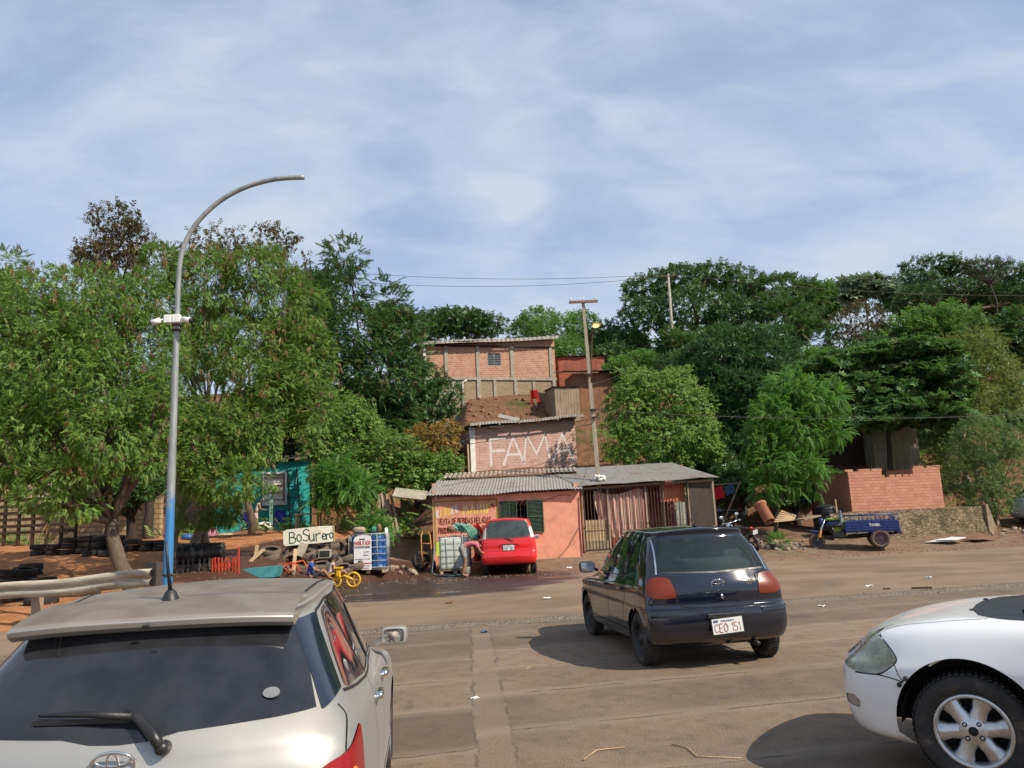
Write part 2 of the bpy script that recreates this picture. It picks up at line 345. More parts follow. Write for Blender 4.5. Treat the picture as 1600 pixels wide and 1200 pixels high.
def make_ground():
    xs = np.concatenate([np.linspace(-400, -60, 18)[:-1], np.linspace(-60, -24, 37)[:-1], np.linspace(-24, 30, 361)[:-1], np.linspace(30, 70, 41)[:-1], np.linspace(70, 400, 18)])
    ys = np.concatenate([np.linspace(-300, -20, 12)[:-1], np.linspace(-20, 10, 16)[:-1], np.linspace(10, 42, 247)[:-1], np.linspace(42, 90, 97)[:-1], np.linspace(90, 600, 30)])
    X, Y = np.meshgrid(xs, ys); Z = hgt(X, Y); V = np.stack([X, Y, Z], -1).reshape(-1, 3); n = len(xs)
    j, i = np.meshgrid(np.arange(len(ys)-1), np.arange(n-1), indexing='ij'); q = (j*n+i).ravel()
    me = np_mesh('ground', V, np.stack([q, q+1, q+n+1, q+n], 1), ground_mat(), True)
    tag(link_mesh('ground', me), kind='structure')
make_ground()

def road_mat():
    t = NT('dusty old asphalt'); o = t.tc.outputs['Object']; sp = t.n('ShaderNodeSeparateXYZ'); t.l(o, sp.inputs[0])
    a = t.noise(.45, 6, .64, .6, sc=(.75, 1.3, 1)); b = t.noise(2.4, 7, .72, sc=(.8, 1.3, 1)); c = t.noise(55, 3, .7); k = t.noise(9, 5, .75)
    col = t.mix(t.ramp(a, .3, .68), (.165, .113, .070), (.27, .188, .120)); col = t.mix(t.ramp(b, .5, .75, 0, .6), col, (.11, .09, .072)); col = t.mix(t.ramp(c, .5, .8, 0, .5), col, (.10, .085, .07)); col = t.mix(t.ramp(k, .6, .8, 0, .5), col, (.30, .23, .17))
    # soil trodden over the far side
    far = t.ramp(t.math('ADD', sp.outputs[1], t.math('MULTIPLY', t.math('SUBTRACT', b, .5), 3.2)), 8.4, 11.2); col = t.mix(far, col, t.mix(k, (.17, .085, .045), (.26, .145, .088)))
    # wash water run across the road in front of the kiosk
    wx = t.math('DIVIDE', t.math('ADD', sp.outputs[0], .2), 5.6); wy = t.math('DIVIDE', t.math('ADD', sp.outputs[1], -9.6), 4.9)
    rr = t.math('SQRT', t.math('ADD', t.math('MULTIPLY', wx, wx), t.math('MULTIPLY', wy, wy))); rr = t.math('ADD', rr, t.math('MULTIPLY', t.math('SUBTRACT', t.noise(1.1, 5, .62, sc=(.5, 1.3, 1)), .5), .5))
    wet = t.ramp(rr, 1.06, .93)
    col = t.mix(wet, col, t.mix(t.ramp(b, .35, .7), (.030, .021, .017), (.072, .040, .029)))
    puddle = t.math('MULTIPLY', wet, t.ramp(t.noise(.9, 4, .6, sc=(.5, 2.6, 1)), .54, .60)); col = t.mix(t.math('MULTIPLY', puddle, .5), col, (.11, .045, .028))
    ro = t.math('MULTIPLY_ADD', wet, -.42, .92); ro = t.math('MULTIPLY_ADD', puddle, -.36, ro)
    st = t.math('MULTIPLY_ADD', puddle, -.9, 1.0); hh = t.math('MULTIPLY', t.math('ADD', t.math('MULTIPLY', k, .6), t.math('MULTIPLY', c, .4)), st)
    return t.end(t.bsdf(col, ro, t.bump(hh, .5, .02), spec=.4))
def local_sheet(name, pts, z, m, kind='structure'):
    """flat sheet in the road's own frame (u along, v across), finely cut"""
    b = MB(); (u0, v0), (u1, v1) = pts; nu, nv = max(1, int((u1-u0)/2)), max(1, int((v1-v0)/1.0))
    b.grid(lambda a, c: (u0+(u1-u0)*a, v0+(v1-v0)*c, 0), nu, nv)
    o = b.build(name, m, None, (SEAM0.x, SEAM0.y, z), YAW); return tag(o, kind=kind)
local_sheet('road', [(-90, 0.0), (150, 12.6)], 0.004, road_mat())

def slab_mat():
    t = NT('worn concrete yard'); o = t.tc.outputs['Object']; sp = t.n('ShaderNodeSeparateXYZ'); t.l(o, sp.inputs[0])
    u, v = sp.outputs[0], sp.outputs[1]
    wob = t.math('MULTIPLY', t.math('SUBTRACT', t.noise(2.4, 5, .7), .5), .17)
    vv = t.math('ADD', v, wob); uu = t.math('ADD', t.math('MULTIPLY_ADD', v, -.134, u), wob)
    left = t.math('LESS_THAN', uu, 1.07)
    ph = t.math('DIVIDE', t.math('ADD', vv, t.math('MULTIPLY', left, .42)), 1.28); fr = t.math('FRACT', ph); cell = t.math('FLOOR', ph)
    de = t.math('MULTIPLY', t.math('MINIMUM', fr, t.math('SUBTRACT', 1.0, fr)), 1.28)
    def band(x, c, w): return t.ramp(t.math('ABSOLUTE', t.math('SUBTRACT', x, c)), w, w*.4)
    j1 = t.ramp(de, .022, .004); e1 = band(uu, 1.07, .02); e2 = band(uu, 1.36, .022)
    strip = t.math('MULTIPLY', t.math('GREATER_THAN', uu, 1.07), t.math('LESS_THAN', uu, 1.36))
    wn = t.n('ShaderNodeTexWhiteNoise', noise_dimensions='2D'); cv = t.n('ShaderNodeCombineXYZ'); t.l(cell, cv.inputs[0]); t.l(left, cv.inputs[1]); t.l(cv.outputs[0], wn.inputs['Vector'])
    a = t.noise(.8, 6, .65); b = t.noise(5, 6, .72); c = t.noise(70, 2, .8); g = t.n('ShaderNodeTexVoronoi'); g.inputs['Scale'].default_value = 85; t.l(o, g.inputs['Vector'])
    tone = t.math('ADD', t.math('MULTIPLY', wn.outputs[0], .55), t.math('MULTIPLY', a, .6))
    col = t.mix(t.ramp(tone, .2, .85), (.112, .079, .051), (.255, .184, .122)); col = t.mix(t.ramp(b, .45, .75, 0, .7), col, (.10, .074, .054)); col = t.mix(t.ramp(b, .42, .2, 0, .5), col, (.28, .207, .145))
    col = t.mix(t.math('MULTIPLY', strip, .5), col, t.mix(b, (.18, .13, .088), (.285, .212, .15)))
    col = t.mix(t.ramp(g.outputs[0], .30, .08, 0, .75), col, (.33, .265, .20)); col = t.mix(t.ramp(c, .50, .70, 0, .7), col, (.060, .044, .031)); col = t.mix(t.ramp(t.noise(1.1, 7, .75, .8), .56, .70, 0, .55), col, (.085, .064, .047))
    sp2 = t.n('ShaderNodeTexVoronoi'); sp2.inputs['Scale'].default_value = 46; t.l(o, sp2.inputs['Vector']); col = t.mix(t.ramp(sp2.outputs[0], .22, .08, 0, .6), col, (.05, .038, .028))
    oil = t.n('ShaderNodeTexVoronoi'); oil.inputs['Scale'].default_value = .55; t.l(o, oil.inputs['Vector']); col = t.mix(t.math('MULTIPLY', t.ramp(t.math('ADD', oil.outputs[0], t.math('MULTIPLY', t.math('SUBTRACT', b, .5), .35)), .30, .10, 0, .6), t.ramp(a, .45, .6)), col, (.045, .035, .028))
    frac = t.ramp(t.noise(1.6, 3, .6), .42, .58); jj = t.math('MULTIPLY', t.math('MAXIMUM', t.math('MULTIPLY', j1, t.math('SUBTRACT', 1.0, strip)), t.math('MULTIPLY', t.math('MAXIMUM', e1, e2), .6)), frac)
    col = t.mix(t.math('MULTIPLY', jj, .8), col, (.055, .045, .036)); col = t.mix(t.math('MULTIPLY', t.ramp(de, .20, .03, 0, .32), t.math('SUBTRACT', 1.0, jj)), col, (.30, .235, .17))
    hh = t.math('ADD', t.math('MULTIPLY', b, .5), t.math('ADD', t.math('MULTIPLY', g.outputs[0], .5), t.math('MULTIPLY', jj, -1.2)))
    return t.end(t.bsdf(col, .88, t.bump(hh, .55, .012), spec=.35))
local_sheet('pavement', [(-60, -40.0), (90, -.26)], 0.006, slab_mat())
# broken gravelly edge between the yard and the road, with a thin dark rail-like rim
def edge_strip():
    b = MB(); rn = random.Random(3); n = 420; vs = []; prof = [(-.36, .006), (-.24, .014), (-.10, .040), (.0, .046), (.012, .012), (.10, .006)]
    for i in range(n+1):
        u = -60+150*i/n
        for v, z in prof: vs.append((u, v+rn.uniform(-.02, .02), z+rn.uniform(-.004, .006)))
    k = len(prof); b.add(vs, [(i*k+j, (i+1)*k+j, (i+1)*k+j+1, i*k+j+1) for i in range(n) for j in range(k-1)], 0, True)
    t = NT('gravelly kerb concrete'); v = t.n('ShaderNodeTexVoronoi'); v.inputs['Scale'].default_value = 26; t.l(t.tc.outputs['Object'], v.inputs['Vector']); q = t.noise(3, 5, .7)
    col = t.mix(t.ramp(v.outputs[0], .1, .5), (.36, .29, .20), (.12, .09, .065)); col = t.mix(t.ramp(q, .4, .65, 0, .7), col, (.19, .15, .11))
    tag(b.build('kerb', t.end(t.bsdf(col, .9, t.bump(v.outputs[0], .8, .02))), None, SEAM0, YAW), kind='structure')
edge_strip()
# ------------------------------------------------------------------ buildings and walls
def brickmat(name, c1, c2, mortar, bw=.24, bh=.095, mort=.012, paintc=None, pamt=0.0, dirt=(.10, .06, .04), damt=.4, var=.5, bump=.6, flip=False):
    t = NT(name); s = t.n('ShaderNodeSeparateXYZ'); t.l(t.tc.outputs['Object'], s.inputs[0]); cv = t.n('ShaderNodeCombineXYZ'); t.l(t.math('ADD', s.outputs[0], s.outputs[1]), cv.inputs[0]); t.l(s.outputs[2], cv.inputs[1])
    wob = t.n('ShaderNodeTexNoise'); wob.inputs['Scale'].default_value = 6; t.l(t.tc.outputs['Object'], wob.inputs['Vector'])
    vm = t.n('ShaderNodeVectorMath', operation='MULTIPLY_ADD'); t.l(wob.outputs[1], vm.inputs[0]); vm.inputs[1].default_value = (.022, .022, 0); t.l(cv.outputs[0], vm.inputs[2])
    b = t.n('ShaderNodeTexBrick'); t.l(vm.outputs[0], b.inputs['Vector']); b.inputs['Scale'].default_value = 1.0; b.inputs['Brick Width'].default_value = bw; b.inputs['Row Height'].default_value = bh; b.inputs['Mortar Size'].default_value = mort
    b.inputs['Mortar Smooth'].default_value = .25; b.inputs['Bias'].default_value = -.1
    b.inputs['Color1'].default_value = (*c1, 1); b.inputs['Color2'].default_value = (*c2, 1); b.inputs['Mortar'].default_value = (*mortar, 1)
    n = t.noise(2.2, 6, .7); f = t.noise(30, 4, .7); col = t.mix(t.ramp(f, .3, .75, 0, .35), b.outputs[0], dirt)
    if paintc: col = t.mix(t.ramp(t.noise(5, 6, .72), .62, .40, pamt*.55, pamt), col, paintc)
    col = t.mix(t.ramp(n, .45, .75, 0, damt), col, dirt)
    hh = t.math('ADD', t.math('MULTIPLY', b.outputs[1], -1.0), t.math('MULTIPLY', f, .4))
    return t.end(t.bsdf(col, .9, t.bump(hh, bump, .012), spec=.25))
def metalsheet(name, col, rust, ramt=.5, vert=False):
    t = NT(name); a = t.noise(1.3, 6, .7, .4); b = t.noise(9, 5, .7, sc=(1, .3, .3) if not vert else (1, 1, .12)); c = t.mix(t.ramp(b, .3, .7), tuple(x*.75 for x in col), col); c = t.mix(t.ramp(a, .5, .68, 0, ramt), c, rust)
    return t.end(t.bsdf(c, t.ramp(a, .3, .7, .45, .8), t.bump(b, .12, .01), .35, spec=.4))
def wood(name, col, col2, rough=.85):
    t = NT(name); a = t.noise(3, 5, .65, 1.0, sc=(6, 6, .5)); b = t.noise(1.1, 4, .6); c = t.mix(t.ramp(a, .3, .7), col, col2); c = t.mix(t.ramp(b, .4, .7, 0, .4), c, tuple(x*.5 for x in col))
    return t.end(t.bsdf(c, rough, t.bump(a, .35, .01), spec=.25))
M_FASC = metalsheet('pale weathered sheet', (.42, .38, .33), (.2, .15, .11), .5)
M_PLAS = mat('orange coral plaster', (0.70, 0.315, 0.21), 0.9, 0.14, 2.5, 0.35, dirt=(0.42, 0.20, 0.11), dirt_amt=0.55, bscale=30)
M_BRKA = brickmat('hollow red brick', (.52, .18, .095), (.64, .31, .185), (.50, .41, .32), .26, .125, .022, damt=.3)
M_BRKP = brickmat('pink washed brick', (.50, .27, .21), (.60, .37, .30), (.30, .19, .14), .27, .125, .014, (.62, .43, .37), .55, damt=.35)
M_BRKE = brickmat('fresh hollow brick', (.50, .215, .135), (.58, .285, .185), (.36, .19, .13), .27, .115, .010, damt=.22)
M_STON = brickmat('rubble footing', (.36, .24, .13), (.46, .34, .21), (.33, .28, .21), .19, .07, .016, damt=.35)
M_CONC = mat('grey cement', (0.36, 0.32, 0.25), 0.92, 0.2, 4, 0.4, dirt=(0.15, 0.11, 0.08), dirt_amt=0.5)
M_CONM = mat('mossy old concrete', (0.27, 0.21, 0.13), 0.95, 0.35, 2.6, 0.8, dirt=(0.075, 0.06, 0.035), dirt_amt=0.75, bscale=14)
M_ZINC = metalsheet('grey zinc sheet', (.39, .36, .315), (.17, .10, .065), .55); M_ZRUS = metalsheet('rusty zinc sheet', (.25, .22, .19), (.15, .075, .045), .8); M_ZVRT = metalsheet('upright brown grey sheet', (.15, .125, .105), (.085, .055, .04), .7, True); M_ZGRN = metalsheet('pale green sheet', (.52, .55, .44), (.3, .26, .18), .3, True)
M_WOOD = wood('weathered boards', (.22, .16, .11), (.40, .31, .22)); M_WDRK = wood('dark stained timber', (.035, .022, .015), (.075, .048, .032)); M_WPAL = wood('fresh pale timber', (.42, .29, .17), (.58, .43, .27)); M_WRED = wood('reddish timber', (.20, .095, .055), (.32, .17, .10))
M_TURQ = mat('turquoise plaster', (0.018, 0.33, 0.30), 0.85, 0.2, 3, 0.3, dirt=(0.02, 0.18, 0.17), dirt_amt=0.5)
M_GRN = mat('dark green shutter paint', (0.040, 0.082, 0.046), 0.6, 0.25, 8, 0.1); M_IRON = mat('dark iron bar', (0.045, 0.038, 0.034), 0.6, 0.3, 12, 0.1, dirt=(0.14, 0.06, 0.03), dirt_amt=0.5)
M_WHP = mat('white wash paint', (0.72, 0.70, 0.66), 0.85, 0.12, 6, 0.1, dirt=(0.42, 0.33, 0.27), dirt_amt=0.4); M_YEL = mat('yellow lettering paint', (0.78, 0.56, 0.035), 0.8, 0.12, 8, 0); M_MAR = mat('maroon lettering paint', (0.16, 0.022, 0.016), 0.85, 0.2, 8, 0); M_OLV = mat('olive border paint', (0.27, 0.235, 0.03), 0.85, 0.15, 8, 0)
M_WHW = mat('white on brick paint', (0.62, 0.56, 0.52), 0.9, 0.15, 10, 0.2); M_TILE = mat('grey roof tile', (0.36, 0.30, 0.24), 0.9, 0.35, 5, 0.3, dirt=(0.5, 0.45, 0.38), dirt_amt=0.6); M_TILB = mat('brown roof tile', (0.20, 0.12, 0.085), 0.9, 0.3, 5, 0.3)
def rubblemat():
    t = NT('rubble and moss'); o = t.tc.outputs['Object']; w = t.n('ShaderNodeVectorMath', operation='MULTIPLY_ADD'); nz = t.n('ShaderNodeTexNoise'); nz.inputs['Scale'].default_value = 3; t.l(o, nz.inputs['Vector']); t.l(nz.outputs[1], w.inputs[0]); w.inputs[1].default_value = (.22, .22, .16); t.l(o, w.inputs[2])
    v = t.n('ShaderNodeTexVoronoi', feature='DISTANCE_TO_EDGE'); v.inputs['Scale'].default_value = 4.6; mp = t.n('ShaderNodeMapping'); mp.inputs['Scale'].default_value = (1, 1, 1.7); t.l(w.outputs[0], mp.inputs[0]); t.l(mp.outputs[0], v.inputs['Vector']); a = t.noise(1.7, 6, .7); b = t.noise(9, 5, .75)
    c = t.mix(t.ramp(b, .3, .7), (.15, .112, .068), (.31, .245, .155)); c = t.mix(t.ramp(v.outputs[0], .07, .01, 0, .35), c, (.11, .085, .055)); c = t.mix(t.ramp(a, .46, .62, 0, .85), c, t.mix(b, (.05, .045, .022), (.13, .105, .055))); return t.end(t.bsdf(c, .95, t.bump(t.math('ADD', t.ramp(v.outputs[0], 0, .12), t.math('MULTIPLY', b, .6)), .9, .03), spec=.2))
M_STOM = rubblemat()
M_CAMW = mat('camera white plastic', (0.78, 0.78, 0.76), 0.4, 0.05, 10, 0)
def frame(rz): c, s = math.cos(rz), math.sin(rz); return Vector((c, s, 0)), Vector((-s, c, 0)), Vector((0, 0, 1))
def walls(b, pts, z0, z1, th, mi=0, close=False, hole=None):
    """upright walls along a ground polyline; each run a slab, butted end to end"""
    n = len(pts)
    for i in range(n if close else n-1):
        a, c = Vector((*pts[i], 0)), Vector((*pts[(i+1) % n], 0)); d = (c-a); l = d.length; d.normalize(); nn = Vector((-d.y, d.x, 0)); za, zb = (z1[i], z1[(i+1) % n]) if hasattr(z1, '__len__') else (z1, z1)
        e = th if (i % 2 == 1) else 0
        p, q = a+d*e, c-d*e
        vs = [p, q, q+nn*th, p+nn*th]; top = [Vector((*v.xy, z)) for v, z in zip(vs, (za, zb, zb, za))]; bot = [Vector((*v.xy, z0)) for v in vs]
        b.add(bot+top, [(3, 2, 1, 0), (4, 5, 6, 7), (0, 1, 5, 4), (1, 2, 6, 5), (2, 3, 7, 6), (3, 0, 4, 7)], mi)
def hole_wall(b, w, z0, z1, holes, th, mi=0, y=0.0):
    """front wall in the local XZ plane from x 0..w with real openings; z1 may be (left, right)"""
    zl, zr = z1 if hasattr(z1, '__len__') else (z1, z1); xs = sorted({0, w, *[h[0] for h in holes], *[h[1] for h in holes]})
    top = lambda x: zl+(zr-zl)*x/w
    for xa, xb in zip(xs[:-1], xs[1:]):
        hs = sorted([(h[2], h[3]) for h in holes if h[0] <= xa+1e-6 and h[1] >= xb-1e-6]); z = z0
        segs = []
        for a, c in hs: segs.append((z, a)); z = c
        segs.append((z, None))
        for a, c in segs:
            ta, tb = (c, c) if c is not None else (top(xa), top(xb))
            if ta-a < 1e-4: continue
            vs = [(xa, y, a), (xb, y, a), (xb, y+th, a), (xa, y+th, a), (xa, y, ta), (xb, y, tb), (xb, y+th, tb), (xa, y+th, ta)]
            b.add(vs, [(3, 2, 1, 0), (4, 5, 6, 7), (0, 1, 5, 4), (1, 2, 6, 5), (2, 3, 7, 6), (3, 0, 4, 7)], mi)
def corrugated(fn, u0, u1, v0, v1, pitch=.076, amp=.009, nv=5, wav=0.0, seed=0, over=None):
    """sheet roof: fn(u, v) -> point; ribs run along v"""
    b = MB(); n = int((u1-u0)/pitch*6); rn = random.Random(seed)
    bend = [rn.uniform(-1, 1) for _ in range(int((u1-u0)/.8)+3)]
    vs = []
    for j in range(nv+1):
        for i in range(n+1):
            u = u0+(u1-u0)*i/n; v = v0+(v1-v0)*j/nv; k = (u-u0)/.8; q = bend[int(k)]*(1-k % 1)+bend[int(k)+1]*(k % 1)
            p = Vector(fn(u, v+(q*wav*1.5 if j == 0 else 0))); sheet = int((u-u0)/.82) % 2
            p.z += amp*math.sin(2*math.pi*u/pitch)+q*wav*(1-j/nv)+sheet*.008; vs.append(p)
    b.add(vs, [(j*(n+1)+i, j*(n+1)+i+1, (j+1)*(n+1)+i+1, (j+1)*(n+1)+i) for j in range(nv) for i in range(n)], 0, True)
    top = len(b.v); b.add([(p[0], p[1], p[2]-.006) for p in b.v[:top]], [tuple(reversed(f)) for f in b.f[:]], 0, True)
    return b

# --- the kiosk
KL = P(678, 878, 26.3); KR = P(911, 868, 26.85); KW = (KR-KL).xy.length; KRZ = math.atan2(KR.y-KL.y, KR.x-KL.x); KZ = .10
def kiosk():
    root = thing('kiosk', (KL.x, KL.y, KZ), KRZ, 'orange plastered kiosk with hand painted price board, green shutters and zinc roof', 'kiosk')
    zt = (P(678, 778, 26.3).z-KZ, P(908, 766, 26.85).z-KZ); b = MB(); X0, X1 = (783-678)/233*KW*1.03, (850-678)/233*KW
    X0 = KW*.50; X1 = KW*.685; Z0 = zt[0]*.44; Z1 = zt[0]*.91; D = 3.4
    hole_wall(b, KW, -.25, zt, [(X0, X1, Z0, Z1)], .15)
    b.box((.075, D/2+.075, zt[0]/2), (.15, D-.15, zt[0]+.5)); b.box((KW-.075, D/2+.075, zt[1]/2), (.15, D-.15, zt[1]+.5)); b.box((KW/2, D+.08, zt[0]/2+.2), (KW, .15, zt[0]+.9))
    w = b.build('wall', M_PLAS, root)
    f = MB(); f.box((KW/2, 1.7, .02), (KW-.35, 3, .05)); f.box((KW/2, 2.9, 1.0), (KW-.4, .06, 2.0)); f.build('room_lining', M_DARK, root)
    bs = MB(); bs.box((KW/2, -.10, .0), (KW+.1, .196, .30)); bs.build('plinth', M_CONM, root)
    g = MB(); n = 7
    for i in range(n): x = X0+(X1-X0)*(i+.5)/n; g.bar((x, .06, Z0), (x, .06, Z1), .014)
    for z in (Z0+.3, (Z0+Z1)/2, Z1-.3): g.bar((X0, .05, z), (X1, .05, z), .02, .006)
    g.build('window_bars', M_IRON, root)
    for k, (xa, xb, ang) in enumerate(((KW*.452, KW*.513, 0), (KW*.515, KW*.562, 14), (KW*.636, KW*.741, 0))):
        s = MB(); wd = xb-xa; s.bar((0, 0, Z0), (0, 0, Z1), .05, .035); s.bar((wd, 0, Z0), (wd, 0, Z1), .05, .035)
        for z in (Z0+.025, (Z0+Z1)/2, Z1-.025): s.bar((.03, 0, z), (wd-.03, 0, z), .035, .05, up=(0, 0, 1))
        m = 22
        for i in range(m):
            z = Z0+.07+(Z1-Z0-.14)*(i+.5)/m; s.box((wd/2, .004, z), (wd-.06, .040, .008), rot=Matrix.Rotation(R(38), 3, 'X'))
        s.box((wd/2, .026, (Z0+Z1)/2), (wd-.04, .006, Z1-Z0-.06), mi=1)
        o = s.build('shutter', [M_GRN, M_DARK], root, (xa, -.035, 0)); o.rotation_euler.z = R(-ang)
    # painted board on the wall
    p = MB(); bw = KW*.428; bz0, bz1 = zt[0]*.245, zt[0]*.955; e = -.003; t = .055; x0 = .04
    for q in ((x0, x0+bw, bz1-t, bz1), (x0, x0+bw, bz0, bz0+t), (x0, x0+t, bz0+t, bz1-t), (x0+bw-t, x0+bw, bz0+t, bz1-t)): p.add([(q[0], e, q[2]), (q[1], e, q[2]), (q[1], e, q[3]), (q[0], e, q[3])], [(0, 1, 2, 3)], 0)
    ex, ey = (1, 0, 0), (0, 0, 1)
    hgt_ = bz1-bz0
    for i, ch in enumerate('KIOSKO'): write(p, ch, (x0+.10+i*.058*bw, 0, bz1-.56+.03*i), Vector((1, 0, .08)).normalized(), ey, .23, .036, .1, 1 if i in (0, 4, 5) else 2, seed=i, jit=.04, aspect=.50)
    write(p, "MANU'", (x0+bw*.455, 0, bz1-.47), Vector((1, 0, .02)).normalized(), ey, .28, .055, .34, 2, seed=5, jit=.03, width=bw*.47)
    write(p, "MANU'", (x0+bw*.455+.012, 0, bz1-.36), Vector((1, 0, .02)).normalized(), ey, .17, .03, .56, 1, seed=5, jit=.0, width=bw*.47, lift=.006)
    for k, (s_, wd, xo) in enumerate((('VENTA DE BEBIDAS HELADAS', .83, .10), ('PRODUCTOS LACTEOS-CARNES', .83, .10), ('POLLO CERDO VERDURA', .70, .11))):
        write(p, s_, (x0+.14+(xo-.10)*bw, 0, bz1-.80-.30*k), Vector((1, 0, .0)), ey, .19, .034, .2, 3, seed=9+k, jit=.05, width=bw*wd)
    p.add([(x0+bw*.90, -.004, bz1-.22), (x0+bw*.935, -.004, bz1-.20), (x0+bw*.955, -.004, bz1-.26), (x0+bw*.945, -.004, bz1-.36), (x0+bw*.93, -.004, bz1-.27)], [(0, 1, 2, 3, 4)], 4); p.add([(x0+bw*.875, -.004, bz1-.20), (x0+bw*.90, -.004, bz1-.16), (x0+bw*.935, -.005, bz1-.19), (x0+bw*.90, -.005, bz1-.24)], [(0, 1, 2, 3)], 5)
    p.build('painted_sign', [M_OLV, M_WHP, M_YEL, M_MAR, mat('red pepper paint', (.5, .02, .01), .8), M_GRN], root)
    # roof: zinc sheets, older tiles at the ridge
    zr = P(690, 748, 29.5).z-KZ; fn = lambda u, v: (u+.45*v/3.1, v, zt[0]+.05+(zt[1]-zt[0])*u/KW+(zr-zt[0]-.02)*(v+.28)/3.3)
    corrugated(fn, -.16, KW+.12, -.30, 2.6, pitch=.11, amp=.014, wav=.03, seed=2).build('roof', M_ZINC, root)
    tl = MB()
    for i in range(30):
        u = .1+(KW-.1)*i/29; a = Vector(fn(u, 2.35)); c = Vector(fn(u, 3.3)); a.z += .05; c.z += .05; d = (c-a); pts = [(math.cos(x)*.085, math.sin(x)*.06) for x in np.linspace(0, math.pi, 7)]
        for s_ in range(3):
            q0, q1 = a+d*(s_/3), a+d*((s_+1.1)/3); vs = [q0+Vector((x, 0, z+.02)) for x, z in pts]+[q1+Vector((x*.85, 0, z)) for x, z in pts]; tl.add(vs, [(k, k+1, 8+k, 7+k) for k in range(6)], 0, True)
    tl.build('ridge_tiles', M_TILE, root)
    ra = MB()
    for i in range(6): u = .15+(KW-.3)*i/5; ra.bar(Vector(fn(u, -.22))-Vector((0, 0, .06)), Vector(fn(u, 2.5))-Vector((0, 0, .06)), .05, .07)
    ra.build('rafters', M_WOOD, root)
    cb = MB(); pts = [Vector((KW*.62+.9*t_, -.02, zt[0]-.18-.1*math.sin(t_*3.1))) for t_ in np.linspace(0, 1.8, 10)]; cb.tube(pts, .008, 5); cb.tube([(KW-.03, -.03, zt[1]-.2), (KW-.06, -.02, 1.2), (KW-.03, -.03, .1)], .014, 6); cb.tube([(KW-.05, -.03, 1.2), (KW-.5, -.05, .5), (KW-.95, -.10, .08)], .008, 5); cb.build('cable', M_IRON, root)
    return root
kiosk()

